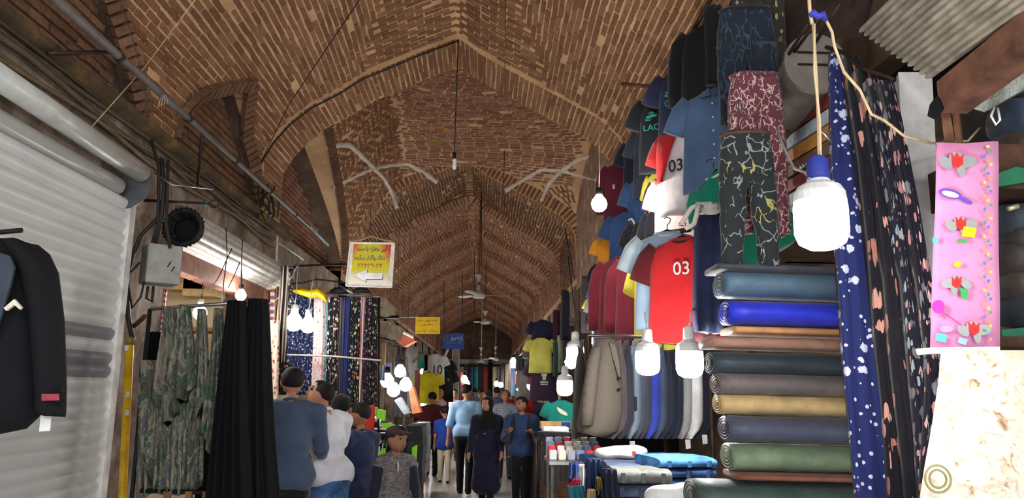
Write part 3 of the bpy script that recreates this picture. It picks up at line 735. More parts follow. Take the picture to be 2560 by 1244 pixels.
def person(label, px, py_foot, Y, H, yaw, shirt, pants, head=(0, 0), lean=0.0, arms=((0, .12, .2), (0, .12, .2)), legs=((0, 0), (0, 0)), sleeve='long', skin=SKIN, kid=0.0, bald=False, extra=None,
           vox=None, xy=None, shoes=None, hair=HAIR, hscale=1.0, fat=1.0, name='person', hemz=None, skirt=None, scarf=None, seat=0.0, wr=.004):
    """yaw 0: seen from behind; pi: facing us. arms: (swing forward, out, elbow) for left, right. legs: (swing forward, knee)."""
    x0 = P(px, 970, Y)[0] if xy is None else xy[0]; base = np.array([x0, Y, 0.0]); t = thing(name, label, 'person', base); Rz = Mz(yaw); vox = vox or max(.013, Y * .0016)
    T = lambda p: Rz @ np.asarray(p, float) + base
    hs = .066 * H * (1 + kid * .25) * hscale; wS = (.118 - .012 * kid) * H * fat; hipz = .52 * H - seat; legL = .24 * H
    cl, sl_ = math.cos(lean), math.sin(lean)
    def up(x, y, z):                                  # torso point above the hip, leaning forward (+y)
        return np.array([x, y * cl + z * sl_, hipz + z * cl - y * sl_])
    sz = .30 * H - .01 * kid; neck = up(0, 0, sz + .015 * H); hy, hp = head
    hc = up(0, .02 * H, sz + .075 * H + hs * .9); Rh = Mz(hy) @ np.array([[1, 0, 0], [0, math.cos(hp), math.sin(hp)], [0, -math.sin(hp), math.cos(hp)]])
    hd = lambda p: hc + Rh @ (np.asarray(p) * hs)
    J = {}
    for i, sg in ((0, -1), (1, 1)):
        s_ = up(sg * wS, 0, sz - .012 * H); a1, out, el = arms[i][:3]; a1b = a1 + lean * .3
        d1 = np.array([sg * math.sin(out), math.sin(a1) * math.cos(out), -math.cos(a1) * math.cos(out)]); e = s_ + d1 * .172 * H
        d2 = np.array([sg * math.sin(out) * .4 * (1 - el * .5), math.sin(a1 + el), -math.cos(a1 + el)]); d2 /= np.linalg.norm(d2); if_ = arms[i][3] if len(arms[i]) > 3 else 0
        d2 = d2 + np.array([-sg * if_, 0, 0]); d2 /= np.linalg.norm(d2); w_ = e + d2 * .145 * H; J[i] = (s_, e, w_, d2)
    Lg = {}
    for i, sg in ((0, -1), (1, 1)):
        h_ = np.array([sg * .05 * H * fat, 0, hipz - .01 * H]); a1, kn = legs[i]; d1 = np.array([0, math.sin(a1), -math.cos(a1)]); k_ = h_ + d1 * .235 * H; d2 = np.array([0, math.sin(a1 - kn), -math.cos(a1 - kn)]); an = k_ + d2 * .24 * H
        Lg[i] = (h_, k_, an)
    low = min(Lg[0][2][2], Lg[1][2][2]) - .036 * H; dz = -low if not seat else 0
    sh = lambda p: np.asarray(p) + [0, 0, dz]
    # body: trunk, neck, head, limbs and hands in one surface
    b = [('e', sh(up(0, 0, .17 * H)), (.085 * H * fat, .058 * H * fat, .16 * H)), ('c', sh(up(0, 0, sz - .03 * H)), sh(neck + [0, 0, .03 * H]), .04 * H, .031 * H), ('e', sh(hc), (.76 * hs, .93 * hs, hs)),
         ('e', sh(hd((0, .30, -.45))), (.56 * hs, .58 * hs, .6 * hs), {'k': .02}), ('e', sh(hd((0, .97, -.12))), (.13 * hs, .2 * hs, .26 * hs), {'k': .012}), ('e', sh(hd((0, .80, .18))), (.45 * hs, .16 * hs, .12 * hs), {'k': .02}), ('e', sh(hd((0, .86, -.52))), (.24 * hs, .09 * hs, .08 * hs), {'k': .012}),
         ('e', sh(hd((-.78, -.05, -.08))), (.1 * hs, .2 * hs, .3 * hs), {'k': .01}), ('e', sh(hd((.78, -.05, -.08))), (.1 * hs, .2 * hs, .3 * hs), {'k': .01})]
    fing = []
    for i in (0, 1):
        s_, e, w_, d2 = J[i]; sg = -1 if i == 0 else 1
        b += [('c', sh(up(sg * wS * .5, 0, sz)), sh(s_), .04 * H, .034 * H), ('c', sh(s_), sh(e), .030 * H * fat, .024 * H), ('c', sh(e), sh(w_), .024 * H, .016 * H), ('c', sh(w_), sh(w_ + d2 * .05 * H), .017 * H, .021 * H, {'k': .015})]
        side = np.array([0, 1.0, 0]) if abs(d2[1]) < .8 else np.array([1.0, 0, 0]); side = side - d2 * side.dot(d2); side /= np.linalg.norm(side); nrm = np.cross(d2, side) * sg
        for q, (o_, l_) in enumerate(((.018, .040), (.006, .046), (-.006, .043), (-.017, .034))):
            a_ = w_ + d2 * .045 * H + side * o_ * H; m_ = a_ + d2 * l_ * .55 * H; e_ = m_ + (d2 * .8 - nrm * .55) * l_ * .6 * H; fing.append([sh(a_), sh(m_), sh(e_)])
        a_ = w_ + d2 * .015 * H + side * .017 * H; fing.append([sh(a_), sh(a_ + (d2 * .7 + side * .7) * .03 * H), sh(a_ + (d2 * .9 + side * .5) * .055 * H)])
        h_, k_, an = Lg[i]; b += [('c', sh(h_), sh(k_), .046 * H * fat, .03 * H), ('c', sh(k_), sh(an), .03 * H, .018 * H), ('c', sh(an), sh(an + [0, .06 * H, -.022 * H]), .02 * H, .016 * H)]
    V, Fq = surf(b, vox, .025); mb = MB(); mb.add([T(v) for v in V], Fq.tolist())
    for f3 in fing: mb.tube([T(p) for p in f3], [.0062 * H, .0058 * H, .0045 * H], 6)
    part('body', mb, skin, t, True)
    # clothes follow the body
    if shirt is not None:
        hz = (-.035 if hemz is None else hemz) * H; c = [('e', sh(up(0, 0, .19 * H)), (.103 * H * fat, .074 * H * fat, .135 * H)), ('c', sh(up(-.045 * H, 0, .06 * H)), sh(up(.045 * H, 0, .06 * H)), .066 * H * fat, .066 * H * fat),
             ('c', sh(up(-.05 * H * fat, -.008 * H, hz + .078 * H)), sh(up(.05 * H * fat, -.008 * H, hz + .078 * H)), .078 * H * fat, .078 * H * fat), ('c', sh(up(-wS * .55, -.004 * H, sz)), sh(up(wS * .55, -.004 * H, sz)), .046 * H, .046 * H)]
        for i in (0, 1):
            s_, e, w_, d2 = J[i]; sg = -1 if i == 0 else 1; c += [('c', sh(up(sg * wS * .5, 0, sz - .004 * H)), sh(s_), .046 * H, .043 * H)]
            if sleeve == 'long': c += [('c', sh(s_), sh(e), .041 * H * fat, .034 * H), ('c', sh(e), sh(w_ * .93 + e * .07), .034 * H, .025 * H)]
            elif sleeve == 'roll': c += [('c', sh(s_), sh(e), .042 * H * fat, .036 * H)]
            else: c += [('c', sh(s_), sh(s_ * .35 + e * .65), .042 * H * fat, .041 * H)]
        V, Fq = surf(c, vox, .03, wr * .6); mb = MB(); mb.add([T(v) for v in V], Fq.tolist()); part('shirt', mb, shirt, t, True)
        mb = MB(); mb.tube([T(sh(up(.036 * H * math.cos(q), .006 * H + .04 * H * math.sin(q), sz + .036 * H - .012 * H * math.sin(q)))) for q in np.linspace(0, 2 * PI, 15)], .008 * H, 6, False); part('collar', mb, shirt, t, True)
    if pants is not None:
        c = [('c', sh(up(-.04 * H, 0, .05 * H)), sh(up(.04 * H, 0, .05 * H)), .06 * H * fat, .06 * H * fat), ('c', sh((-.045 * H, -.012 * H, hipz)), sh((.045 * H, -.012 * H, hipz)), .062 * H * fat, .062 * H * fat)]
        for i in (0, 1):
            h_, k_, an = Lg[i]; c += [('c', sh(h_), sh(k_), .056 * H * fat, .04 * H), ('c', sh(k_), sh(an), .04 * H, .032 * H)]
        V, Fq = surf(c, vox, .02, wr * .5); mb = MB(); mb.add([T(v) for v in V], Fq.tolist()); part('trousers', mb, pants, t, True)
    for i in (0, 1):
        an = Lg[i][2]; V, Fq = surf([('c', sh(an + [0, -.012 * H, -.014 * H]), sh(an + [0, .075 * H, -.02 * H]), .022 * H, .019 * H), ('e', sh(an + [0, .04 * H, -.022 * H]), (.026 * H, .07 * H, .016 * H))], vox * .8, .015)
        V = np.array(V); V[:, 2] = np.maximum(V[:, 2], .002) if not seat else V[:, 2]; mb = MB(); mb.add([T(v) for v in V], Fq.tolist()); part('shoe', mb, shoes or M_BLACK, t, True)
    if scarf is None:
        if not bald:
            c = [('e', sh(hd((0, -.12, .22))), (.86 * hs, .98 * hs, .86 * hs)), ('e', sh(hd((0, .5, .72))), (.55 * hs, .38 * hs, .26 * hs), {'k': .02})]; V, Fq = surf(c, vox * .8, .02); V = np.array(V); L_ = (V - sh(hc)) @ Rh / hs
            # hairline: forehead, temples and nape stay free
            bad = ((L_[:, 1] > .62) & (L_[:, 2] < .58)) | ((L_[:, 1] > .1) & (L_[:, 2] < .1)) | ((L_[:, 2] < -.62)) | ((L_[:, 2] < -.3) & (np.abs(L_[:, 0]) > .7)); keep = ~bad; remap = -np.ones(len(V), int); remap[keep] = np.arange(keep.sum()); fk = [q for q in Fq.tolist() if all(keep[i] for i in q)]
            mb = MB(); mb.add([T(v) for v in V[keep]], [[remap[i] for i in q] for q in fk]); part('hair', mb, hair, t, True)
    else:
        c = [('e', sh(hd((0, -.16, .12))), (.95 * hs, 1.08 * hs, 1.08 * hs)), ('c', sh(hd((0, -.1, -.7))), sh(up(0, 0, sz)), .8 * hs, .07 * H), ('e', sh(up(0, .01 * H, sz - .05 * H)), (.105 * H, .075 * H, .10 * H), {'k': .05}), ('c', sh(up(-wS * .8, 0, sz - .01 * H)), sh(up(wS * .8, 0, sz - .01 * H)), .045 * H, .045 * H, {'k': .05})]
        V, Fq = surf(c, vox * .8, .03, .002); V = np.array(V); L_ = (V - sh(hc)) @ Rh / hs
        bad = (L_[:, 1] > .45) & (np.abs(L_[:, 0]) < .62) & (L_[:, 2] < .6) & (L_[:, 2] > -.85); keep = ~bad; remap = -np.ones(len(V), int); remap[keep] = np.arange(keep.sum())
        mb = MB(); mb.add([T(v) for v in V[keep]], [[remap[i] for i in q] for q in Fq.tolist() if all(keep[i] for i in q)]); part('headscarf', mb, scarf, t, True)
    for sg in (-1, 1):
        mb = MB(); mb.lathe(T(sh(hd((sg * .30, .80, .02)))), [(0, -.1 * hs), (.12 * hs, -.05 * hs), (.12 * hs, .05 * hs), (0, .1 * hs)], 8); part('eye', mb, M_BLACK, t, True)
        mb = MB(); mb.tube([T(sh(hd((sg * .17, .92, .24)))), T(sh(hd((sg * .32, .89, .29)))), T(sh(hd((sg * .48, .75, .23))))], .035 * hs, 6); part('eyebrow', mb, hair, t, True)
    mb = MB(); mb.tube([T(sh(hd((-.22, .86, -.52)))), T(sh(hd((0, .94, -.51)))), T(sh(hd((.22, .86, -.52))))], .05 * hs, 6); part('lips', mb, LIPS, t, True)
    if skirt is not None:
        V, Fq = surf([('c', sh((-.04 * H, 0, hipz + .10 * H)), sh((.04 * H, 0, hipz + .10 * H)), .07 * H, .07 * H), ('c', sh((-.05 * H, 0, hipz - .02 * H)), sh((.05 * H, 0, hipz - .02 * H)), .08 * H, .08 * H), ('c', sh((-.06 * H, .01 * H, skirt * H)), sh((.06 * H, .01 * H, skirt * H)), .07 * H, .07 * H)] + [('c', sh((q_ * .05 * H, 0, hipz)), sh((q_ * .06 * H, .01 * H, skirt * H)), .072 * H, .078 * H) for q_ in (-1, 0, 1)], vox, .05, .004)
        mb = MB(); mb.add([T(v) for v in V], Fq.tolist()); part('coat_skirt', mb, shirt, t, True)
    if extra: extra(t, T, lambda *a: sh(up(*a)), lambda p: sh(hd(p)), H, hs, {k_: tuple(sh(v_) for v_ in vv[:3]) for k_, vv in J.items()})
    return t
LIPS = plain((140, 82, 74), .6, 0, .05, 0)
# ------------------------------------------------------------------ left side: shutter, dinner jacket, pier
M_SLAT = plain((204, 206, 204), .32, 0, .03, 0, 3)
M_SLATG = plain((128, 130, 134), .4, 0, .03, 0, 3)
shx = WX + .07; ty0, ty1 = .9, PXX(303, 600, shx)[1]
shut = thing('roller_shutter', 'closed cream corrugated metal roller shutter behind the black dinner jacket', 'shutter', (shx, (ty0 + ty1) / 2, 0))
ztop = PXX(300, 470, shx)[2]; pitch = .084; n = int(ztop / pitch)
def slat_mesh(z):
    mb = MB(); g = np.zeros((9, 2, 3)); a = np.linspace(0, 1, 9)
    g[:, :, 2] = (z + a * pitch)[:, None]; g[:, :, 0] = (shx + .024 * np.sin(a ** 1.3 * PI) ** .7)[:, None]; g[:, 0, 1] = ty0; g[:, 1, 1] = ty1; mb.grid(g); return mb
zg = (PXX(230, 832, shx)[2], PXX(220, 912, shx)[2])
proto = None
for k in range(n):
    z = k * pitch; grey = any(abs(z + pitch / 2 - q) < pitch * .6 for q in zg)
    if grey: part('slat', slat_mesh(z), M_SLATG, shut, True, 'grey slat'); continue
    if proto is None: proto = part('slat', slat_mesh(z), M_SLAT, shut, True); pz = z
    else:
        o = proto.copy(); C.objects.link(o); o.location.z += z - pz
r = .06; za = n * pitch + .06
mb = MB(); mb.tube([(shx - .02, ty0, za), (shx - .02, ty1 - .1, za)], r, 20); part('top_slat_roll', mb, M_SLAT, shut, True)
c1, c2 = PXX(0, 195, shx + .1), PXX(352, 432, shx + .1)
mb = MB(); mb.tube([c1 + (c1 - c2) * .3, c2], .068, 22); part('roller_tube', mb, plain((188, 190, 184), .35, .1, .06, 0), shut, True, 'pale roller tube above the slats')
mb = MB(); mb.lathe(np.array([shx - .02, c2[1] + .02, c2[2] - .07]), [(.0, 0), (.19, 0), (.19, .012), (0, .012)], 28, (0, 1, 0)); part('end_disc', mb, plain((96, 96, 98), .5, .5), shut, False, 'dark grey round end disc')
mb = MB(); mb.rbox((shx + .01, ty1 + .05, ztop / 2), (.03, .05, ztop / 2), .01); part('guide_rail', mb, plain((206, 204, 200), .5), shut, False, 'white guide rail')
# dinner jacket at the left edge
JY = 3.0; jc = P(-70, 590, JY); sc = JY / F_PX
M_JKT = plain((17, 17, 21), .85, 0, .12, .001, 6); M_SATIN = plain((58, 66, 78), .3, 0, .1, .001)
jk = thing('dinner_jacket', 'black dinner jacket on a hanger before the cream shutter, cut by the left edge', 'jacket', jc)
def jp(px, py, d=0): return P(px, py, JY + d)
rings = []
for py, a, b, dpt in ((585, -160, -30, .04), (600, -185, 20, .07), (625, -205, 75, .10), (680, -205, 92, .13), (760, -195, 95, .14), (860, -190, 98, .14), (960, -195, 102, .14), (1030, -200, 104, .13), (1072, -205, 60, .11), (1086, -150, -10, .09)):
    cx_, hw = (a + b) / 2, (b - a) / 2
    rings.append([jp(cx_ + hw * math.cos(q), py) + np.array([0, -dpt * math.sin(q), 0]) for q in np.linspace(0, 2 * PI, 24, endpoint=False)])
mb = MB(); mb.loft(rings); part('jacket_body', mb, M_JKT, jk, True)
rings = []
for py, cx_, hw, dpt in ((600, 30, 20, .05), (610, 54, 34, .075), (632, 76, 42, .085), (680, 98, 40, .085), (720, 106, 38, .08), (800, 118, 36, .075), (900, 124, 34, .07), (980, 127, 33, .065), (1022, 126, 34, .06), (1034, 126, 33, .055)):
    rings.append([jp(cx_ + hw * math.cos(q), py + 7 * math.cos(q) * (py > 1000) + 3 * math.sin(3 * q + py), -.02) + np.array([0, -dpt * math.sin(q), 0]) for q in np.linspace(0, 2 * PI, 18, endpoint=False)])
mb = MB(); mb.loft(rings); part('sleeve', mb, M_JKT, jk, True)
mb = MB(); mb.prism([jp(px, py, -.135) for px, py in ((-40, 620), (28, 640), (40, 668), (28, 720), (8, 790), (-14, 850), (-30, 850), (-20, 740))], (0, -.012, 0)); part('lapel', mb, M_SATIN, jk, False, 'grey satin shawl lapel')
mb = MB(); mb.prism([jp(px, py, -.14) for px, py in ((14, 770), (40, 748), (58, 768), (54, 774), (40, 762), (20, 777))], (0, -.012, 0)); part('pocket_square', mb, plain((222, 214, 190), .8), jk, False, 'cream pocket square')
mb = MB(); mb.prism([jp(px, py, -.1) for px, py in ((106, 984), (148, 984), (149, 1000), (106, 1001))], (0, -.006, 0)); part('cuff_label', mb, plain((158, 62, 76), .6), jk, False, 'red cloth label on the cuff')
for k in range(3): mb = MB(); mb.lathe(jp(156, 975 + 17 * k, -.05), [(0, -.006), (.007, -.006), (.008, 0), (.007, .006), (0, .006)], 10, (1, -1, 0)); part('button', mb, M_BLACK, jk, True)
mb = MB(); mb.prism([jp(px, py, -.03) for px, py in ((104, 1030), (130, 1028), (126, 1076), (99, 1078))], (0, -.004, 0)); tg = part('price_tag', mb, M_WHITE, jk, False, 'white price tag')
mb = MB(); mb.bbox(jp(108, 1058, -.036), jp(120, 1068, -.035)); part('tag_print', mb, M_BLACK, tg)
mb = MB(); mb.tube([jp(-40, 580), jp(-40, 556), jp(-30, 545), jp(-22, 560)], .004, 6); part('hanger_hook', mb, M_STEEL, jk, True)
mb = MB(); mb.tube([jp(-90, 583), jp(0, 580), jp(55, 575)], .010, 8); solid('hanging_rod', mb, M_IRON, 'short brown iron rod that the dinner jacket hangs from', 'rod', None, True)

# cornice, conduit and cables along the left springing
mb = MB(); mb.prism([(WX + .02, .5, ZS - .02), (WX + .09, .5, ZS + .02), (WX + .09, .5, ZS + .07), (WX + .02, .5, ZS + .10)], (0, 9.5, 0))
t = NT('stained_ledge'); geo = t.n('ShaderNodeNewGeometry'); f = t.noise(geo.outputs['Position'], 2.4, 5, .7)
t.col(t.ramp(f, [(.35, (66, 54, 42)), (.52, (92, 76, 52)), (.64, (134, 108, 46)), (.75, (84, 70, 54))])); M_LEDGE = t.end(.95)
struct('trim_30', mb, M_LEDGE)
for k, dz in enumerate((.0, -.035, -.065, -.10, -.14)):
    pts = [(WX + .07 + .02 * math.sin(k * 3 + y * 2), y, ZS - .05 + dz - .05 * abs(math.sin(y * 1.1 + k)) * (k > 1)) for y in np.arange(.8, 9.6, .4)]
    mb = MB(); mb.tube(pts, .011 + .005 * (k % 3), 6); solid('cable', mb, plain((70 + 10 * k, 60 + 8 * k, 48 + 6 * k), .7), ('topmost', 'second', 'third', 'fourth', 'lowest')[k] + ' of the dusty cables along the left wall under the yellow stained ledge', 'cable', 'cables under the left ledge', True)
ca, cb_ = PXX(140, 0, -2.36), PXX(772, 565, -2.36)
cond = thing('conduit', 'long grey conduit pipe running along the left springing of the vault', 'pipe', ca)
mb = MB(); mb.tube([ca + (ca - cb_) * .15, cb_], .028, 10); part('pipe', mb, plain((104, 96, 92), .5, .3), cond, True)
for k in range(5):
    p = ca + (cb_ - ca) * (.12 + .19 * k); mb = MB(); mb.tube([p - [0, .02, 0], p + [0, .02, 0]], .034, 10); part('clamp', mb, M_IRON, cond, True)
mb = MB(); mb.tube([cb_ + [0, .05, .0], PXX(820, 612, -2.36)], .022, 10); tl = solid('fluorescent_tube', mb, plain((156, 178, 190), .3), 'unlit pale blue fluorescent tube at the end of the conduit', 'lamp', None, True)
def rod(label, pts, r_, material=M_IRON, cat='rod', name='iron_rod', k=8):
    mb = MB(); mb.tube(pts, r_, k); return solid(name, mb, material, label, cat, None, True)
a = PXX(120, 133, WX + .1); rod('horizontal iron bracket between the yellow ledge and the conduit, top left', [a, PXX(280, 131, -2.36)], .014)
rod('upright iron bracket rising from the ledge to the conduit', [PXX(494, 470, WX + .12), PXX(506, 326, -2.36)], .013)
rod('pale string tied from the shutter top up across the vault', [PXX(225, 322, WX + .12), P(360, 170, 5.4), P(492, -6, 4.6)], .0035, M_CORD, 'string', 'string', 5)
rod('thin dark wire crossing the left side of the vault', [P(905, -10, 5.0), P(722, 262, 7.4), P(645, 420, 8.6)], .005, M_CABLE, 'wire', 'wire', 5)
rod('thin dark wire hanging from the vault right of the ridge', [P(1264, -10, 6.0), P(1262, 175, 7.5)], .004, M_CABLE, 'wire', 'wire', 5)
rod('thin dark wire hanging below the dome before the second arch', [P(1262, 375, 12.0), P(1258, 470, 12.0), P(1262, 520, 12.0)], .005, M_CABLE, 'wire', 'wire', 5)
rod('thin steel wire from the shutter roller to the ring rod', [c2 + [.1, 0, 0], PXX(430, 462, WX + .5), PXX(532, 472, WX + .6)], .006, M_STEEL, 'wire', 'wire', 6)
rr_ = thing('ring_rod', 'iron rod with a ring end and blue tape sticking out above the black coil', 'rod', PXX(360, 502, WX))
q0, q1 = PXX(352, 500, WX - .02), P(525, 509, 5.9)
mb = MB(); mb.tube([q0, q1], .012, 8); part('shaft', mb, M_IRON, rr_, True)
mb = MB(); mb.tube([q1 + np.array([.035 + .035 * math.cos(a), 0, .03 * math.sin(a)]) for a in np.linspace(-PI, PI, 14)], .007, 6, False); part('ring', mb, M_IRON, rr_, True)
mb = MB(); mb.tube([q1 - [.05, 0, 0], q1 - [.02, 0, 0]], .018, 8); part('tape', mb, plain((70, 130, 150), .6), rr_, True, 'blue tape')
tg_ = thing('cable_tangle', 'dark tangle of loose cables at the foot of the first arch', 'cable', P(662, 530, 8.4))
for k in range(7):
    q = [P(655 + 18 * math.sin(k * 2.1 + u * 2.2) + 4 * k, 470 + 75 * u + 10 * math.cos(k + u * 5), 8.45) for u in np.linspace(0, 1, 9)]; mb = MB(); mb.tube(q, .009 + .004 * (k % 2), 6); part('strand', mb, M_CABLE, tg_, True)
hk_ = thing('wire_bundle', 'whitish wire ends tied on the conduit near the first arch', 'wire', PXX(408, 240, -2.3))
for k in range(4): mb = MB(); mb.tube([PXX(412, 234, -2.32), PXX(400 + 6 * k, 250, -2.3), PXX(396 + 7 * k, 268 - 3 * k, -2.3)], .004, 5); part('strand', mb, plain((170, 156, 140), .7), hk_, True)
# black coil
cc = P(458, 568, 5.75); coil = thing('conduit_coil', 'black scalloped coil of ribbed conduit hanging on the pier above the grey box', 'coil', cc)
for k in range(3):
    pts = []; R0 = .135 - .012 * k
    for a in np.linspace(0, 2 * PI, 61):
        pts.append(cc + np.array([(R0 + .010 * math.sin(a * 26)) * math.cos(a), .025 * k, (R0 + .010 * math.sin(a * 26)) * math.sin(a) * .97]))
    mb = MB(); mb.tube(pts, .024, 8, False); part('coil_turn', mb, M_BLACK, coil, True)
mb = MB(); mb.lathe(cc + [0, .075, 0], [(0, 0), (.125, 0), (.125, .02), (0, .02)], 24, (0, 1, 0)); part('backing', mb, plain((16, 15, 15), .9), coil)
# grey electric box
bx = P(400, 660, 5.55); box = thing('junction_box', 'grey metal junction box on the plaster pier under the black coil', 'electrical box', bx)
bM = Mz(math.radians(38))
mb = MB(); mb.rbox(bx + [-.02, .06, 0], (.12, .085, .145), .012, bM); part('case', mb, plain((106, 100, 94), .6, .2, .2), box)
fw = bM @ np.array([0, -1, 0]); mb = MB(); mb.rbox(bx + [-.02, .06, 0] + fw * .092, (.118, .008, .143), .006, bM); part('cover', mb, plain((148, 146, 140), .5, .2, .1), box, False, 'lighter grey cover')
for k in range(2):
    s0 = bx + [-.02, .06, 0] + fw * .102 + bM @ np.array([.02 + .03 * k, 0, -.02 - .03 * k]); mb = MB(); mb.tube([s0, s0 + bM @ np.array([.02, 0, .04])], .004, 5); part('scratch_mark', mb, M_BLACK, box)
for k, (pts, r_) in enumerate(((((350, 655), (318, 690), (330, 770), (352, 742), (360, 705)), .008), (((395, 545), (352, 590), (330, 640), (316, 700), (320, 790), (332, 850)), .017), (((370, 715), (366, 745), (380, 755), (384, 715)), .010), (((404, 395), (410, 470), (404, 540), (388, 610)), .015), (((420, 400), (418, 480), (415, 560), (425, 620)), .012), (((378, 350), (398, 420), (395, 560), (372, 640)), .013))):
    mb = MB(); mb.tube([P(a, b, 5.5) for a, b in pts], r_, 7); solid('power_cable', mb, M_CABLE, ('thin loop of dark cable left of the grey box', 'thick dark cable falling from the coil to the yellow pipe', 'short cable loop below the grey box', 'dark cable left of the black coil falling from the ledge', 'dark cable crossing the front of the black coil', 'dark cable between ledge and grey box, furthest left of the bundle')[k], 'cable', None, True)
yp = thing('gas_pipe', 'yellow gas pipe standing on the floor before the plaster pier', 'pipe', (P(312, 1244, 5.2)[0], 5.2, 0))
pa, pb = P(325, 850, 5.2), P(306, 1244, 5.2); pd = pb + (pb - pa) * (pb[2] / (pa[2] - pb[2]))
mb = MB(); mb.tube([pa, pd], .026, 14); part('pipe', mb, plain((206, 160, 22), .45, 0, .12, .001), yp, True)
mb = MB(); mb.tube([pa - [0, 0, .03], pa + [0, 0, .02]], .031, 14); part('pipe_cap', mb, plain((120, 100, 40), .5), yp, True)
for k, py in enumerate((985, 1030, 870)):
    q = P(322 - k * 1.2, py, 5.2); mb = MB(); mb.box(q + [.004, -.026, 0], (.012, .002, .018)); part('paint_chip', mb, plain((190, 190, 200), .6), yp)
rod('broken stick poking out of the plaster pier', [P(335, 815, 5.6), P(362, 790, 5.3)], .016, M_WOODD, 'stick', 'stick')
# second shop on the left
sb0, sb1 = PXX(437, 645, WX + .03), PXX(672, 722, WX + .03)
mb = MB(); mb.bbox((WX - .1, 6.3, sb0[2] - .09), (WX + .04, 9.5, sb0[2] + .09)); bo = solid('shop_beam', mb, plain((112, 72, 58), .7, 0, .2), 'red-brown painted beam under the half drum of the second shop', 'beam')
rs = thing('rolled_shutter', 'rolled-up corrugated shutter drum above the bright second shop', 'shutter', (WX, 7.9, sb0[2] + .2)); dr = .17; zc = sb0[2] + .27
for k in range(9):
    a0, a1 = math.radians(-100 + k * 22), math.radians(-100 + (k + 1) * 22); g = np.zeros((5, 2, 3))
    for i, u in enumerate(np.linspace(0, 1, 5)):
        a = a0 + (a1 - a0) * u; q = dr + .014 * math.sin(u * PI); g[i, :, 0] = WX + .04 + q * math.cos(a); g[i, :, 2] = zc + q * math.sin(a)
    g[:, 0, 1] = 6.35; g[:, 1, 1] = 9.45; mb = MB(); mb.grid(g); part('slat', mb, plain((176, 172, 164), .5, 0, .14), rs, True)
mb = MB(); mb.lathe((WX + .04, 9.46, zc), [(0, 0), (dr + .02, 0), (dr + .02, .015), (0, .015)], 24, (0, 1, 0)); part('end_disc', mb, M_IRON, rs)
mb = MB(); mb.bbox((-4.5, 6.2, 0), (WX - .6, 6.3, 3.0)); struct('wall_left_shop', mb, M_CREAM)
mb = MB(); mb.bbox((-4.5, 9.55, 0), (WX - .6, 9.65, 3.0)); struct('wall_left_shop_far', mb, M_CREAM)
bulb(500, 782, 6.9, .062, 'lit bulb hanging behind the camouflage scarves', PXX(510, 690, -2.75), M_WHITE)
bulb(602, 738, 7.8, .055, 'lit bulb above the black chador cloth', P(604, 640, 7.8), M_BLACK)
for k, pts in enumerate((((495, 510), (500, 600), (490, 690), (486, 705), (478, 700)), ((565, 570), (568, 640), (560, 700), (555, 760)), ((606, 600), (604, 660), (602, 725)), ((580, 620), (548, 690), (522, 730)), ((600, 655), (585, 690), (570, 720)))):
    mb = MB(); mb.tube([P(a, b, 7.0) for a, b in pts], .005, 5); solid('wire', mb, M_CABLE, ('thick dark wire with a hooked end before the half drum', 'thin wire down the middle of the half drum', 'straight wire leading down to the bulb above the chadors', 'slanting wire leading to the bulb behind the scarves', 'short wire looped beside the knot on the half drum')[k], 'wire', None, True)
mb = drape_mb(PXX(404, 722, WX - .02), PXX(390, 850, WX - .02), (.3, 1, 0), .16, .17, .03, 2, .008); solid('checked_cloth', mb, check((44, 40, 44), (196, 54, 60), (214, 206, 200), 22), 'red white and black checked cloth at the shop corner beside the scarves', 'cloth', None, True)
for k, (px, py, w_, h_) in enumerate(((560, 690, .5, .16), (600, 700, .4, .22))):
    q = P(px, py, 8.9); mb = MB(); mb.rbox(q - [.4, 0, .1], (w_ / 2, .15, h_ / 2), .01); solid('carton', mb, plain((196, 164, 118), .8), ('wide tan carton on the back shelf of the second shop', 'taller tan carton at the right of the back shelf of the second shop')[k], 'box')
mb = MB(); mb.bbox((-4.0, 8.7, 2.32), (-2.75, 9.2, 2.36)); mb.bbox((-4.0, 9.1, 0), (-3.96, 9.2, 2.36)); mb.bbox((-2.8, 9.1, 0), (-2.75, 9.2, 2.36)); solid('wall_shelf', mb, M_WOOD, 'wooden shelf at the back of the bright second shop', 'shelf')
# camouflage scarves and chador cloth on a rack before the pier
def camo(a):
    t = NT('camouflage'); co = t.co((1, 1, .55)); f = t.noise(co, 5.5 + a * .8, 4, .62, 1.6)
    t.col(t.ramp(f, [(.28, (44, 44, 48)), (.40, (104, 94, 84)), (.47, (50, 84, 70)), (.53, (150, 140, 122)), (.6, (98, 92, 84)), (.68, (76, 88, 104)), (.76, (176, 168, 148))])); t.bump(t.noise(co, 24, 3), .012, .5); return t.end(.9)
CAM = [camo(0), camo(3), camo(5)]
RY = 4.9
rk = thing('scarf_rack', 'dark metal display rail carrying the camouflage scarves and black chadors', 'rack', (P(500, 1244, RY)[0], RY, 0))
ra, rb = P(352, 1226, RY - .05), P(600, 1232, RY - .05); mb = MB(); mb.tube([ra, rb], .014, 8); part('lower_rail', mb, M_BLACK, rk, True)
ra2, rb2 = P(375, 772, RY + .02), P(660, 752, RY + .02); mb = MB(); mb.tube([ra2, rb2], .012, 8); part('upper_rail', mb, M_STEEL, rk, True)
for e in (ra2, rb2): mb = MB(); mb.tube([e, (e[0], RY + .02, 0)], .014, 8); part('post', mb, M_BLACK, rk, True)
for k, px in enumerate((418, 472, 515, 560)): mb = MB(); q = P(px, 1240, RY - .06); mb.box(q, (.02, .01, .03)); part('wooden_clip', mb, M_WOOD, rk)
fl = lambda t_: .45 + .62 * min(1, t_ * 1.25)
lab = ('dark brown camouflage scarf at the left end of the rail', 'pale camouflage scarf with green spots, second on the rail', 'blue-grey camouflage scarf hanging below the lit bulb', 'green camouflage scarf next to the black chadors')
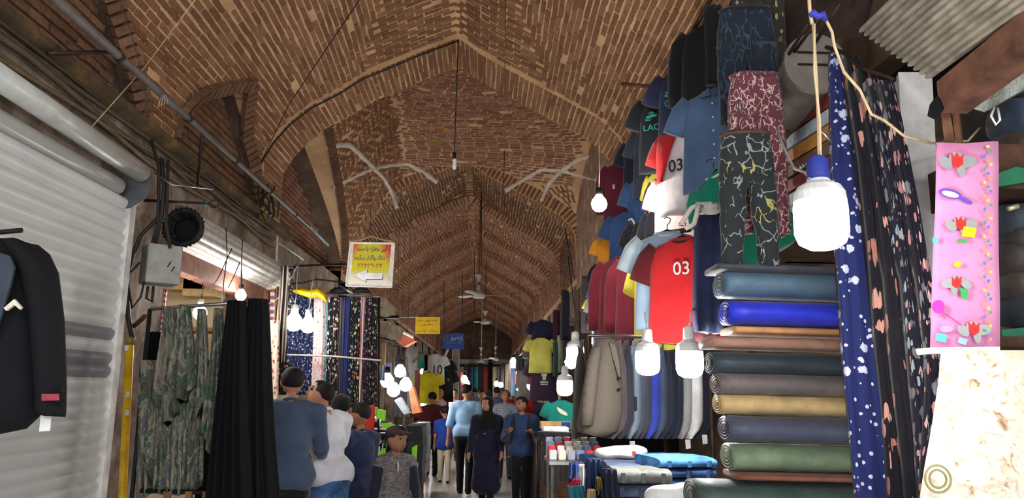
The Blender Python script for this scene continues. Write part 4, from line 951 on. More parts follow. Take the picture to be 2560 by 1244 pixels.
for k, (a, b, yt, yb) in enumerate(((392, 462, 768, 1030), (428, 496, 762, 975), (482, 530, 772, 1015), (520, 572, 770, 1118))):
    drape(lab[k], a, b, yt, yb, RY - .06 - .05 * (k % 2), CAM[k % 3], 'scarf', 'camouflage_scarf', None, 3, .07, 0, .034, .75, flare=fl, point=.16)
lab = ('brown camouflage scarf in the lower tier, leftmost', 'spotted camouflage scarf in the lower tier, second from the left', 'pale slim camouflage scarf in the lower tier', 'blue-green camouflage scarf in the lower tier beside the black cloth', 'twisted camouflage scarf in the lower tier hanging short')
for k, (a, b, yt, yb) in enumerate(((352, 408, 900, 1225), (398, 448, 930, 1226), (430, 482, 930, 1228), (470, 520, 940, 1216), (500, 552, 900, 1090))):
    drape(lab[k], a, b, yt, yb, RY - .01, CAM[(k + 1) % 3], 'scarf', 'camouflage_scarf', None, 3, .07, 0, .03, point=.06)
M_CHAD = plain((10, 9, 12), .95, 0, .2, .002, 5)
for k, (a, b, yt, yb, Yd, lb) in enumerate(((352, 430, 830, 1180, 5.1, 'black cloth hanging behind the camouflage scarves'), (546, 636, 752, 1300, 4.72, 'black chador cloth hanging right beside the camouflage scarves'), (596, 700, 748, 1330, 4.82, 'black chador cloth with folds hanging nearest the shoppers'))):
    drape(lb, a, b, yt, yb, Yd, M_CHAD, 'fabric', 'chador_cloth', None, 5, .12, 0, .022, .55, flare=(lambda t_: .8 + .5 * t_) if k else None, nz=16)
drape('black fringed cloth filling the rail below the scarves', 500, 600, 985, 1300, 4.95, M_CHAD, 'fabric', 'chador_cloth', None, 5, .1, 0, .02)
# ------------------------------------------------------------------ writing
_AR = {}
def _reg(ch, iso, dual=True): _AR[ch] = (iso, dual)
for ch, iso in (('ا', 0xFE8D), ('د', 0xFEA9), ('ذ', 0xFEAB), ('ر', 0xFEAD), ('ز', 0xFEAF), ('و', 0xFEED)): _reg(ch, iso, False)
for ch, iso in (('ب', 0xFE8F), ('ت', 0xFE95), ('ح', 0xFEA1), ('خ', 0xFEA5), ('س', 0xFEB1), ('ع', 0xFEC9), ('غ', 0xFECD), ('ف', 0xFED1), ('ق', 0xFED5), ('م', 0xFEE1), ('ن', 0xFEE5), ('ه', 0xFEE9), ('ش', 0xFEB5), ('ل', 0xFEDD), ('گ', 0xFB92), ('ک', 0xFB8E), ('ی', 0xFBFC), ('پ', 0xFB56), ('چ', 0xFB7A)): _reg(ch, iso, True)
def shape(s):
    out = []
    for i, ch in enumerate(s):
        if ch not in _AR: out.append(ch); continue
        iso, dual = _AR[ch]; pv = i > 0 and s[i - 1] in _AR and _AR[s[i - 1]][1]; nx = i + 1 < len(s) and s[i + 1] in _AR and dual
        out.append(chr(iso + (3 if pv and nx else 2 if nx else 1 if pv else 0)))
    words_, res = ''.join(out), ''
    return words_[::-1]
_fc = bpy.data.curves.new('lettering', 'FONT'); _fc.offset = .009; _fo = bpy.data.objects.new('lettering', _fc)
def text_part(name, s, centre, ax, up_, width, height, material, parent, rtl=False, out=None):
    """flat lettering centred at a point, width along ax"""
    _fc.body = shape(s) if rtl else s; C.objects.link(_fo); dg = bpy.context.evaluated_depsgraph_get(); dg.update(); me = bpy.data.meshes.new_from_object(_fo.evaluated_get(dg)); C.objects.unlink(_fo)
    v = np.array([q.co[:] for q in me.vertices]); f = [tuple(p.vertices) for p in me.polygons]
    if not len(v): return None
    lo, hi = v.min(0), v.max(0); ax, up_ = np.asarray(ax, float), np.asarray(up_, float); sx = width / (hi[0] - lo[0]); sy = height / (hi[1] - lo[1]) if height else sx
    c = (lo + hi) / 2; W = np.asarray(centre) + (v[:, 0:1] - c[0]) * sx * ax + (v[:, 1:2] - c[1]) * sy * up_; bpy.data.meshes.remove(me)
    mb = MB(); mb.add(W, f); return part(name, mb, material, parent)
M_NAVYINK = plain((36, 44, 110), .6); M_REDINK = plain((190, 50, 44), .6); M_BROWNINK = plain((110, 70, 20), .6); M_WINK = plain((210, 222, 236), .6)
def board(name, label, corners, Y, material, thick=.02, frame=None, cat='sign'):
    q = [P(a, b, Y) for a, b in corners]; c = sum(q) / 4; t = thing(name, label, cat, c); ax = q[1] - q[0]; W = np.linalg.norm(ax); ax /= W; up_ = q[0] - q[3]; Hh = np.linalg.norm(up_); up_ /= Hh
    mb = MB(); mb.prism(q, (0, thick, 0)); part('panel', mb, material, t); F = lambda u, v, d=-.004: q[3] + ax * W * u + up_ * Hh * v + np.array([0, d, 0])
    if frame is not None:
        for a, b in ((0, 1), (1, 2), (2, 3), (3, 0)):
            mb = MB(); mb.tube([q[a] - [0, .004, 0], q[b] - [0, .004, 0]], .011, 6); part('frame_bar', mb, frame, t)
    return t, F, ax, up_, W, Hh
t = NT('sign_face'); co = t.n('ShaderNodeTexCoord'); sp = t.n('ShaderNodeSeparateXYZ'); t.l(co.outputs['Generated'], sp.inputs[0])
a = t.math('ABSOLUTE', t.math('SUBTRACT', sp.outputs[0], .47)); z = sp.outputs[2]; q = t.math('ADD', t.math('MULTIPLY', a, 1.5), t.math('MULTIPLY', t.math('SUBTRACT', z, .5), .75))
c = t.ramp(q, [(.0, (204, 196, 44)), (.62, (206, 194, 40)), (.82, (216, 130, 46)), (.98, (204, 66, 54))]); c = t.mix(t.ramp(z, [(.06, (255, 255, 255)), (.34, (0, 0, 0))]), c, (232, 228, 214)); t.col(c); M_SIGN = t.end(.4)
sg_, F, ax, up_, W, Hh = board('hanging_sign', 'yellow and red hanging sign with Persian lettering and a white arrow', ((876, 606), (986, 608), (979, 718), (865, 714)), 9.7, plain((222, 214, 200), .5), .03, M_WHITE)
mb = MB(); mb.prism([F(u, v) for u, v in ((.085, .06), (.92, .06), (.935, .97), (.085, .97))], (0, .003, 0)); part('printed_face', mb, M_SIGN, sg_)
text_part('lettering', 'این مغازه با سند', F(.5, .85, -.009), ax, up_, W * .66, Hh * .14, M_NAVYINK, sg_, True)
text_part('lettering', '۶ دانگ واگذار میگردد', F(.5, .65, -.009), ax, up_, W * .76, Hh * .14, M_NAVYINK, sg_, True)
text_part('lettering', '۳۲۲۳۹۰۳۴', F(.5, .475, -.009), ax, up_, W * .56, Hh * .095, M_REDINK, sg_)
arrow = ((.13, .245), (.44, .38), (.44, .305), (.80, .295), (.80, .165), (.44, .16), (.44, .09))
mb = MB(); mb.prism([F(u, v, -.010) for u, v in arrow], (0, .003, 0)); part('arrow', mb, plain((236, 236, 236), .5), sg_)
mb = MB(); mb.prism([F(u + .014, v - .014, -.0065) for u, v in arrow], (0, .0015, 0)); part('arrow_shadow_print', mb, plain((60, 60, 50), .6), sg_)
mb = MB(); mb.tube([P(872, 603, 9.69), P(905, 598, 9.69), P(928, 590, 9.69), P(958, 599, 9.69), P(984, 604, 9.69)], .014, 6); part('hanging_strap', mb, plain((160, 124, 84), .8), sg_)
mb = MB(); mb.tube([P(928, 592, 9.69), P(926, 505, 9.72), P(926, 440, 9.72)], .003, 5); part('hanging_wire', mb, M_CABLE, sg_)
ys_, F, ax, up_, W, Hh = board('yellow_sign', 'small plain yellow sign with brown Persian lettering', ((1039, 792), (1100, 792), (1100, 834), (1038, 834)), 15.2, plain((226, 184, 22), .5, 0, .05, 0))
text_part('lettering', 'خرید و فروش سراب', F(.5, .80), ax, up_, W * .86, Hh * .2, M_BROWNINK, ys_, True); text_part('lettering', 'محمد نوری', F(.48, .55), ax, up_, W * .46, Hh * .16, plain((80, 44, 16), .6), ys_, True)
text_part('lettering', '۹۱۴۱۴۰۹۲', F(.25, .14), ax, up_, W * .36, Hh * .10, M_BROWNINK, ys_); text_part('lettering', '۳۲۲۴۱۹', F(.74, .14), ax, up_, W * .36, Hh * .10, M_BROWNINK, ys_)
mb = MB(); mb.tube([P(895, 796, 15.2), P(1045, 791, 15.2)], .02, 6); part('bracket', mb, M_STEEL, ys_)
bs_, F, ax, up_, W, Hh = board('blue_sign', 'blue sign with white Persian lettering below the yellow sign', ((1107, 833), (1161, 833), (1160, 873), (1106, 871)), 17.2, plain((40, 76, 158), .5, 0, .12, 0))
text_part('lettering', 'پارچه سرای', F(.64, .68), ax, up_, W * .56, Hh * .42, M_WINK, bs_, True); text_part('lettering', 'انواع پارچه', F(.55, .38), ax, up_, W * .75, Hh * .14, plain((170, 160, 110), .6), bs_, True)
mb = MB(); mb.prism([F(u, v) for u, v in ((.02, .62), (.34, 1.0), (.40, 1.0), (.02, .54))], (0, .002, 0)); part('red_stripe', mb, plain((150, 80, 110), .6), bs_)
mb = MB(); mb.tube([P(1110, 833, 17.2), P(1110, 700, 17.2)], .008, 5); mb.tube([P(1156, 833, 17.2), P(1156, 680, 17.2)], .008, 5); part('hanging_wire', mb, M_CABLE, bs_)

# ------------------------------------------------------------------ left: patterned cloth on show
BK, NV = (24, 22, 28), (34, 40, 84)
FL = {'bw': floral(BK, [(220, 216, 210), (150, 150, 150), (200, 196, 190)], 44, .55), 'brown': stripes([(70, 52, 44), (200, 170, 140), (96, 66, 50), (226, 206, 184)], 14), 'wb': stripes([(44, 36, 36), (206, 196, 186), (90, 76, 70), (224, 214, 204), (36, 30, 32)], 13),
      'navy': floral(NV, [(190, 200, 224), (120, 140, 190), (226, 220, 224), (60, 76, 130)], 42, .6), 'pinkw': floral((222, 200, 198), [(206, 92, 106), (236, 224, 220), (190, 130, 130)], 26, .5), 'turq': floral((120, 190, 194), [(206, 90, 96), (210, 230, 230), (96, 170, 180)], 24, .45),
      'bkw': floral(BK, [(226, 222, 216), (236, 230, 226), (120, 110, 120)], 24, .6), 'bkp': floral(BK, [(216, 160, 176), (226, 214, 214), (130, 140, 90)], 30, .6), 'taupe': stripes([(92, 84, 78), (110, 100, 92), (70, 62, 58)], 20), 'plainnavy': stripes([(52, 60, 112), (62, 70, 124), (40, 46, 92)], 16),
      'blue': floral((26, 34, 46), [(130, 170, 200), (190, 200, 206), (220, 150, 70)], 32, .6), 'redy': floral(BK, [(200, 60, 56), (222, 190, 90), (216, 216, 206), (90, 120, 70)], 30, .62), 'pstripe': stripes([(214, 196, 200), (190, 110, 124), (226, 216, 216), (120, 60, 70)], 13), 'bpink': floral((28, 24, 28), [(176, 110, 140), (200, 190, 190), (96, 80, 90)], 40, .6),
      'bred': floral((24, 22, 26), [(150, 50, 70), (190, 180, 170), (100, 110, 80)], 36, .58), 'orange': floral((232, 214, 196), [(196, 110, 80), (226, 160, 120), (150, 70, 56)], 26, .55), 'darkred': floral((34, 24, 26), [(150, 90, 80), (200, 186, 180)], 24, .5)}
GRP = None
for lb, a, b, yt, yb, Yd, mk, pl in (
    ('black and white flowered cloth under the end of the half drum', 642, 672, 660, 905, 9.3, 'bw', 4), ('black and white flowered cloth hung high above the half drum end', 642, 668, 540, 660, 9.55, 'bw', 3),
    ('cream and brown striped cloth beside the white banner', 686, 704, 690, 905, 9.2, 'brown', 3), ('black and white wavy striped cloth left of the pair of bulbs', 700, 722, 665, 912, 9.0, 'wb', 3), ('narrow dark flowered cloth hanging behind the wavy stripes', 716, 734, 665, 780, 9.6, 'bw', 3),
    ('navy small-flowered cloth behind the left bulb of the pair', 716, 746, 735, 945, 10.1, 'navy', 4), ('navy flowered cloth behind the right bulb of the pair', 744, 772, 735, 985, 10.2, 'navy', 4), ('darker navy flowered cloth just left of the pink flowered one', 770, 796, 740, 975, 10.1, 'navy', 4),
    ('white cloth with pink flowers, left of the turquoise one', 784, 814, 740, 1010, 9.9, 'pinkw', 4), ('turquoise cloth with red flowers', 806, 824, 742, 1010, 9.95, 'turq', 3), ('black cloth with large white flowers beside the turquoise one', 820, 838, 742, 1015, 9.8, 'bkw', 3),
    ('black cloth with pink and white flowers, left of the taupe one', 834, 850, 742, 1015, 9.78, 'bkp', 3), ('plain taupe pleated cloth', 845, 860, 742, 1015, 9.8, 'taupe', 3), ('plain navy pleated cloth', 858, 876, 742, 1018, 9.78, 'plainnavy', 4),
    ('black cloth with blue flowers, right of the plain navy one', 874, 890, 742, 1016, 9.8, 'blue', 3), ('black cloth with red and yellow flowers', 886, 904, 744, 1016, 9.78, 'redy', 3), ('pink and white striped cloth', 899, 914, 742, 1018, 9.8, 'pstripe', 3),
    ('black cloth with small pink flowers, second from the rack end', 911, 930, 744, 1018, 9.78, 'bpink', 4), ('black cloth with dark red flowers at the rack end under the sign', 927, 947, 744, 1020, 9.8, 'bred', 4),
    ('bright cloth with orange flowers slanting down beside the chadors', 662, 700, 800, 1010, 8.6, 'orange', 3), ('gathered dark red patterned cloth above the head of the man in blue', 690, 734, 905, 985, 8.9, 'darkred', 4)):
    drape(lb, a, b, yt, yb, Yd, FL[mk], 'fabric', 'patterned_fabric', 'patterned fabrics of the left stall', pl, .07, 0, .016, .9)
def stall_part(name, pts, r_, m_, par, k=7): mb = MB(); mb.tube(pts, r_, k); return part(name, mb, m_, par, True)
frk = thing('fabric_rack', 'steel rail and struts holding the patterned cloth under the arrow sign', 'rack', P(880, 735, 9.9))
stall_part('rail', [P(812, 734, 9.85), P(880, 737, 9.85), P(950, 741, 9.85)], .014, M_STEEL, frk); stall_part('rail', [P(690, 712, 10.0), P(760, 706, 10.0), P(790, 698, 10.0), P(900, 710, 9.9)], .012, M_IRON, frk)
stall_part('lower_bar', [P(700, 886, 9.7), P(820, 889, 9.7), P(952, 900, 9.7)], .012, plain((196, 190, 182), .5), frk)
stall_part('strut', [P(846, 712, 9.8), P(882, 733, 9.7)], .016, M_STEEL, frk); stall_part('strut', [P(660, 690, 9.9), P(745, 664, 9.9), P(870, 660, 10.2)], .016, M_IRON, frk); stall_part('post', [P(948, 742, 9.9), P(946, 1120, 9.9)], .014, M_IRON, frk)
for k, (a, b) in enumerate(((825, 868), (884, 922))):
    mb = MB(); mb.loft([[P((a + b) / 2, 724, 9.8) + np.array([w_ * math.cos(q), .03 * math.sin(q), dz]) for q in np.linspace(0, 2 * PI, 12, endpoint=False)] for w_, dz in ((.05, .03), (.10, .0), (.13, -.04))]); part('hanger_top', mb, M_BLACK, frk, True)
mb = MB(); mb.loft([[P(x, y, 9.6) + np.array([0, .08 * math.cos(q), h * math.sin(q) + .01 * math.sin(4 * q + x)]) for q in np.linspace(0, 2 * PI, 12, endpoint=False)] for x, y, h in ((735, 726, .02), (755, 728, .05), (775, 734, .055), (795, 730, .06), (812, 742, .05), (818, 752, .02))]); solid('plastic_bag', mb, plain((214, 176, 26), .4), 'yellow plastic bag tied above the pair of bulbs', 'bag', None, True)
bulb(735, 806, 9.2, .105, 'left bulb of the pair hanging before the patterned cloth', P(746, 662, 9.4), M_WHITE, None, 11, cordmat=plain((216, 210, 196), .6)); bulb(770, 813, 9.3, .095, 'right bulb of the pair hanging before the patterned cloth', P(783, 697, 9.5), M_WHITE, None, 11, cordmat=plain((216, 210, 196), .6))
for k, pts in enumerate((((744, 664), (720, 710), (706, 735), (680, 757), (640, 760)), ((640, 573), (672, 592), (720, 622), (760, 650)))):
    mb = MB(); mb.tube([P(a, b, 9.1) for a, b in pts], .006, 5); solid('wire', mb, plain((196, 190, 180), .6), ('white cord slung from the pair of bulbs towards the half drum', 'pale wire sloping from the half drum to the fabric rail')[k], 'wire', None, True)
bn = thing('cloth_banner', 'narrow white banner with green and blue edge hanging above the patterned cloth', 'banner', P(684, 545, 9.5))
mb = MB(); mb.loft([[P(x, y, 9.5 + d) for x, y, d in ((672 - k, yy, 0), (682 - k, yy, -.02), (696 - k, yy + 3, 0), (682 - k, yy, .02))] for k, yy in ((0, 550), (1, 620), (2, 690), (3, 765))]); part('cloth', mb, plain((206, 204, 192), .8), bn)
mb = MB(); mb.loft([[P(x, y, 9.47 + d) for x, y, d in ((671 - k, yy, 0), (674 - k, yy, -.01), (678 - k, yy, 0), (674 - k, yy, .01))] for k, yy in ((0, 552), (1, 620), (2, 690), (3, 762))]); part('green_edge', mb, floral((150, 170, 70), [(206, 204, 160), (70, 110, 60)], 30, .5), bn)
mb = MB(); mb.prism([P(a, b, 9.46) for a, b in ((676, 640), (688, 636), (688, 668), (676, 668))], (0, .005, 0)); part('blue_print', mb, plain((50, 80, 140), .7), bn)
drape('narrow rainbow striped ribbon hanging by the bright cloth', 676, 687, 690, 900, 9.0, stripes([(220, 214, 200), (60, 120, 170), (180, 60, 110), (226, 190, 120)], 12, 2), 'ribbon', 'ribbon', None, 2, .03)
# canopy scraps beyond the rack
aw = thing('tarpaulin_canopy', 'cream tarpaulin canopy with rusty edge beyond the patterned cloth', 'canopy', P(960, 780, 11.5))
g = np.array([[P(942, 738, 11.2), P(965, 745, 11.2), P(992, 772, 11.4)], [P(940, 786, 11.0), P(962, 790, 11.0), P(988, 790, 11.2)]]); mb = MB(); mb.grid(g); mb.grid(g + [0, .02, -.01]); part('sheet', mb, plain((176, 164, 140), .9, 0, .15), aw)
g = np.array([[P(942, 800, 11.0), P(975, 803, 11.0), P(1010, 822, 11.2)], [P(942, 834, 10.9), P(965, 842, 10.9), P(1000, 850, 11.1)]]); mb = MB(); mb.grid(g); mb.grid(g + [0, .02, -.01]); part('sheet', mb, plain((142, 128, 112), .9, 0, .25), aw)
stall_part('edge_pole', [P(940, 792, 11), P(996, 792, 11.2)], .025, M_IRON, aw)
bd = thing('tilted_board', 'orange-red tilted board under the small yellow sign', 'board', P(1020, 840, 13)); mb = MB(); mb.prism([P(a, b, 13) for a, b in ((986, 818), (1034, 842), (1036, 852), (1010, 866), (988, 850))], (.05, .1, 0)); part('panel', mb, plain((176, 96, 74), .8), bd); stall_part('edge', [P(986, 818, 12.98), P(1034, 842, 12.98)], .03, M_WHITEP, bd)
mb = MB(); mb.bbox(P(1036, 836, 15.6), P(1073, 880, 15.7)); solid('dark_panel', mb, plain((36, 34, 44), .7), 'dark panel hanging under the small yellow sign', 'panel')
mb = MB(); mb.bbox(P(952, 912, 12.0), P(966, 856, 12.12)); solid('timber_post', mb, plain((176, 140, 96), .8), 'pale timber post beside the end of the patterned cloth', 'post')
mb = MB(); mb.rbox((P(1138, 960, 21)[0], 21, 1.6), (.10, .12, 1.6), .02); solid('stone_post', mb, M_CONC, 'grey stone post standing left of the far crowd', 'post')
for lb, px, py, Y, r_, tp in (('topmost bulb of the glaring cluster', 1000, 928, 13.2, .10, (1002, 860)), ('left bulb of the glaring cluster', 968, 952, 12.6, .11, (968, 880)), ('middle bulb of the glaring cluster', 984, 975, 12.9, .11, (985, 890)), ('right bulb of the glaring cluster', 1014, 962, 13.4, .11, (1014, 880)),
                              ('upper left bulb behind the man in maroon', 1064, 972, 18.4, .10, (1064, 920)), ('upper right bulb behind the man in maroon', 1080, 976, 18.8, .09, (1080, 920)), ('low bulb behind the man in maroon', 1057, 1004, 18.0, .10, (1057, 940)), ('upper bulb of the far pair by the red cloth', 1161, 948, 27, .12, (1161, 915)), ('lower bulb of the far pair by the red cloth', 1166, 958, 27.4, .12, (1166, 915)),
                              ('left bulb of the far central pair', 1241, 959, 36, .12, (1241, 930)), ('right bulb of the far central pair', 1252, 962, 36.5, .12, (1252, 930)), ('bulb hanging clear below the far vault on the right', 1283, 902, 25, .10, (1283, 870)), ('upper bulb before the far right clothes', 1303, 953, 22, .10, (1303, 920)), ('lower bulb before the far right clothes', 1299, 973, 21, .11, (1299, 930)), ('bulb right below the dark printed shirt', 1329, 964, 17.5, .11, (1329, 920))):
    bulb(px, py, Y, r_, lb, 'vault', M_BLACK)
# stall of black trousers and bags
M_DKS = [cloth((40, 42, 46), .8, .3), cloth((84, 86, 92), .8, .3), cloth((26, 26, 30), .7, .3), cloth((186, 190, 196), .8, .15)]
stl = thing('sales_table', 'wooden stepped table under the heap of black garments and green cards', 'table', (-1.75, 10.6, 0))
for k, (x, h) in enumerate(((-1.05, .62), (-1.45, .86), (-1.85, 1.08), (-2.25, 1.26))):
    mb = MB(); mb.rbox((x - .1, 11.3, h - .02), (.22, 1.9, .02), .005); part('shelf', mb, M_WOOD, stl)
for x, y in ((-1.0, 9.5), (-1.0, 13.1), (-2.4, 9.5), (-2.4, 13.1), (-1.7, 9.5)): mb = MB(); mb.rbox((x, y, .31 if x > -1.2 else .6), (.03, .03, .31 if x > -1.2 else .6), .005); part('leg', mb, M_WOOD, stl)
drape('red cloth over the near end of the sales table', 880, 938, 1012, 1160, 9.35, cloth((176, 44, 38)), 'cloth', 'table_cloth', None, 3, .05)
lab = ('charcoal', 'mid grey', 'jet black', 'pale grey'); wh = ('near end', 'second place', 'third place', 'middle', 'fifth place', 'sixth place', 'far end'); ro = ('lowest', 'second', 'third', 'top')
for r_, (x, h) in enumerate(((-1.08, .62), (-1.48, .86), (-1.9, 1.08), (-2.28, 1.26))):
    for k in range(7):
        y = 9.6 + k * .52; c_ = np.array([x + R.uniform(-.04, .04), y, h]); mi = R.randrange(4); t = thing('folded_garment', 'folded %s garment at the %s of the %s step of the sales table' % (lab[mi], wh[k], ro[r_]), 'garment', c_, 'folded garments on the sales table')
        for q in range(2 + (r_ + k) % 2):
            mb = MB(); n_ = 9; g = np.zeros((n_, 10, 3)); w_ = wob(9, .012); hh = .085
            for i in range(n_):
                for j in range(10): a = 2 * PI * j / 9; g[i, j] = c_ + [(i / (n_ - 1) - .5) * .40, .2 * np.sign(math.cos(a)) * abs(math.cos(a)) ** .5 + w_(i * .3), hh * (q + .5) + hh * .52 * np.sign(math.sin(a)) * abs(math.sin(a)) ** .6 + w_(i + j) * .6]
            mb.grid(g); part('fold', mb, M_DKS[(mi + q) % 4], t, True)
        mb = MB(); mb.prism([c_ + np.array(p) for p in ((.205, -.05 + .05 * (k % 2), .04), (.205, .04 + .05 * (k % 2), .05), (.21, .03 + .05 * (k % 2), .15), (.21, -.05 + .05 * (k % 2), .15))], (.004, 0, 0)); part('price_label', mb, M_WHITE if (k + r_) % 3 else plain((120, 190, 50), .6), t)
M_GREEN = plain((124, 196, 44), .5, 0, .06, 0)
for lb, pts, Y in (('largest green card standing among the black garments', ((943, 1022), (962, 1026), (960, 1052), (940, 1044)), 9.9), ('green card lying in the middle of the black garments', ((950, 1058), (978, 1056), (980, 1072), (956, 1070)), 9.8), ('small green card at the left edge of the heap', ((934, 1016), (942, 1018), (940, 1040), (932, 1030)), 9.9), ('green card low beside the boy in the cap', ((950, 1126), (960, 1120), (960, 1148), (948, 1144)), 9.3), ('narrow green card right of the boy in the cap', ((1030, 1118), (1040, 1112), (1038, 1150), (1030, 1154)), 9.3)):
    mb = MB(); mb.prism([P(a, b, Y - .55) for a, b in pts], (.01, .05, 0)); solid('green_card', mb, M_GREEN, lb, 'card')
for lb, x, Y, yt, m_ in (('black trousers hanging at the near end of the sales table', 1036, 10.2, 1062, M_DKS[2]), ('dark grey trousers hanging second from the near end', 1046, 11.2, 1058, M_DKS[1]), ('pale grey trousers hanging among the dark ones', 1052, 12.2, 1056, cloth((150, 152, 152))), ('dark trousers hanging at the far end of the sales table', 1060, 13.2, 1054, M_DKS[3])):
    trousers(lb, P(x, yt, Y), .9, m_, .82, .34)
mb = MB(); mb.box((P(945, 1190, 8.3)[0], 8.3, .44), (.17, .17, .02)); st = thing('stool', 'pale wooden stool behind the boy in the cap', 'stool', (P(945, 1190, 8.3)[0], 8.3, 0)); part('seat', mb, plain((196, 170, 130), .7), st)
for dx in (-.13, .13):
    for dy in (-.13, .13): mb = MB(); mb.tube([(P(945, 1190, 8.3)[0] + dx, 8.3 + dy, .42), (P(945, 1190, 8.3)[0] + dx * 1.2, 8.3 + dy * 1.2, 0)], .02, 6); part('leg', mb, M_WOOD, st)
for lb, px, Y, pts, m_ in (('orange board leaning behind the sales table', 1035, 14.0, ((1020, 960), (1032, 965), (1052, 1030), (1030, 1034)), plain((178, 108, 78), .8)), ('grey board leaning behind the sales table', 1000, 13.8, ((985, 1000), (1000, 992), (1024, 1032), (1010, 1036)), plain((120, 124, 128), .7))):
    mb = MB(); mb.prism([P(a, b, Y) for a, b in pts], (.03, .06, 0)); solid('leaning_board', mb, m_, lb, 'board')
# shirts and cloth hung beyond the sales table
def G(px, py, Y): return P(px, py, Y)
BLK, WHT = cloth((24, 24, 28)), cloth((214, 212, 208))
def twist(cols): return stripes(cols, 9)
garment('shirt', 'red black and white striped shirt beside the white numbered one', 'shirt', G(1076, 882, 17.5), .9, stripes([(190, 60, 50), (30, 28, 30), (214, 208, 204)], 10), None, .9, 'tee')
t = garment('shirt', 'white shirt with a dark round number print under the blue sign', 'shirt', G(1088, 884, 17.2), .25, WHT, None, .95, 'tee', WHT)
text_part('number_print', '10', np.array(t.location) + [0.05, -.10, -.35], (1, 0, 0), (0, 0, 1), .2, .2, plain((50, 54, 70), .7), t)
garment('shirt', 'bright yellow shirt hanging below the striped one', 'shirt', G(1073, 930, 17.0), .35, cloth((224, 206, 40)), None, 1.0, 'tee')
garment('shirt', 'black shirt hanging below the blue sign', 'shirt', G(1106, 898, 18.0), .2, BLK, None, 1.0, 'tee', BLK); garment('shirt', 'second black shirt below the first, with a small chest badge', 'shirt', G(1108, 922, 17.4), .25, BLK, None, 1.05, 'tee', plain((80, 170, 160), .7), prints=(('chest_badge', plain((150, 140, 80), .7), ((.08, -.2), (.12, -.2), (.12, -.25), (.08, -.25))),))
drape('dark jeans hanging beside the black shirts', 1092, 1108, 950, 1010, 17.8, cloth((52, 60, 76)), 'trousers', 'hanging_jeans', None, 3); drape('black garment at the edge of the grey post', 1108, 1122, 960, 1020, 18.5, M_CHAD, 'garment', 'hanging_garment', None, 2)
drape('turquoise shirt hanging behind the lamp', 1072, 1092, 945, 985, 19, cloth((110, 190, 200)), 'shirt', 'hanging_shirt', None, 3); drape('maroon garment beside the brightest bulbs', 1036, 1050, 925, 1000, 15.0, cloth((96, 50, 48)), 'garment', 'hanging_garment', None, 3); drape('green garment above the yellow shirt', 1044, 1062, 880, 920, 16, cloth((50, 120, 104)), 'garment', 'hanging_garment', None, 3); drape('black garment above the yellow shirt', 1060, 1070, 886, 925, 16.4, M_CHAD, 'garment', 'hanging_garment', None, 2)
drape('blue and white towels hanging by the glaring cluster', 948, 962, 910, 950, 12.2, stripes([(90, 120, 180), (220, 224, 230)], 20), 'towel', 'towel', None, 2); drape('dark garment on the wall behind the glaring cluster', 960, 980, 905, 960, 13.8, cloth((40, 44, 60)), 'garment', 'hanging_garment', None, 2)
rod('white curved lamp arm below the blue sign', [P(1105, 900, 17.5), P(1112, 890, 17.5), P(1120, 872, 17.5)], .03, M_WHITE, 'lamp arm', 'lamp_arm'); rod('slanting broom handle over the green garment', [P(1032, 905, 15.8), P(1058, 880, 15.8)], .025, M_WOOD, 'pole', 'broom_handle')
drape('red cloth hanging beside the far pair of bulbs', 1152, 1165, 925, 1000, 27, cloth((190, 70, 70)), 'fabric', 'hanging_fabric', None, 3)
# cloth seen along both sides and across the far end
pal = [((190, 178, 168), 'cream'), ((40, 40, 48), 'black'), ((84, 60, 56), 'brown'), ((60, 170, 170), 'turquoise'), ((150, 150, 150), 'grey'), ((176, 70, 66), 'red'), ((70, 84, 120), 'blue'), ((200, 186, 150), 'sand')]
for k in range(17):
    px = 1090 + k * 11.8; c_, nm = pal[(k * 5 + 3) % 8] if k not in (9, 11) else pal[1]; Yd = 47 + (k % 3) * .4
    drape('%s cloth, number %s from the left across the far end of the bazaar' % (nm, ('one two three four five six seven eight nine ten eleven twelve thirteen fourteen fifteen sixteen seventeen').split()[k]), px, px + 11, 916 - (18 if k in (9, 11) else 0), 1000, Yd, cloth(c_), 'fabric', 'hanging_fabric', 'fabrics across the far end', 2, .08, nz=4)
for k in range(26):
    Yd = 19.5 + k * 1.02; c_, nm = pal[(k * 3 + 1) % 8]; x = -2.1 + .25 * math.sin(k * 2.3); mb = drape_mb((x, Yd, 2.5 + .3 * math.sin(k * 1.7)), (x, Yd, 1.0 + .2 * math.sin(k)), (.5, .85, 0), .5, .6, .08, 3, .015, 5)
    solid('hanging_garment', mb, cloth(c_), 'blurred garment hung along the far left stalls', 'garment', 'garments along the far left stalls', True)
for k in range(24):
    Yd = 18.5 + k * 1.15; c_, nm = pal[(k * 5 + 2) % 8]; x = 1.15 + .22 * math.sin(k * 1.9); mb = drape_mb((x, Yd, 2.6 + .4 * math.sin(k * 2.1)), (x, Yd, 1.1 + .2 * math.sin(k)), (.5, -.85, 0), .5, .6, .08, 3, .015, 5)
    solid('hanging_garment', mb, cloth(c_), 'blurred garment hung along the far right stalls', 'garment', 'garments along the far right stalls', True)
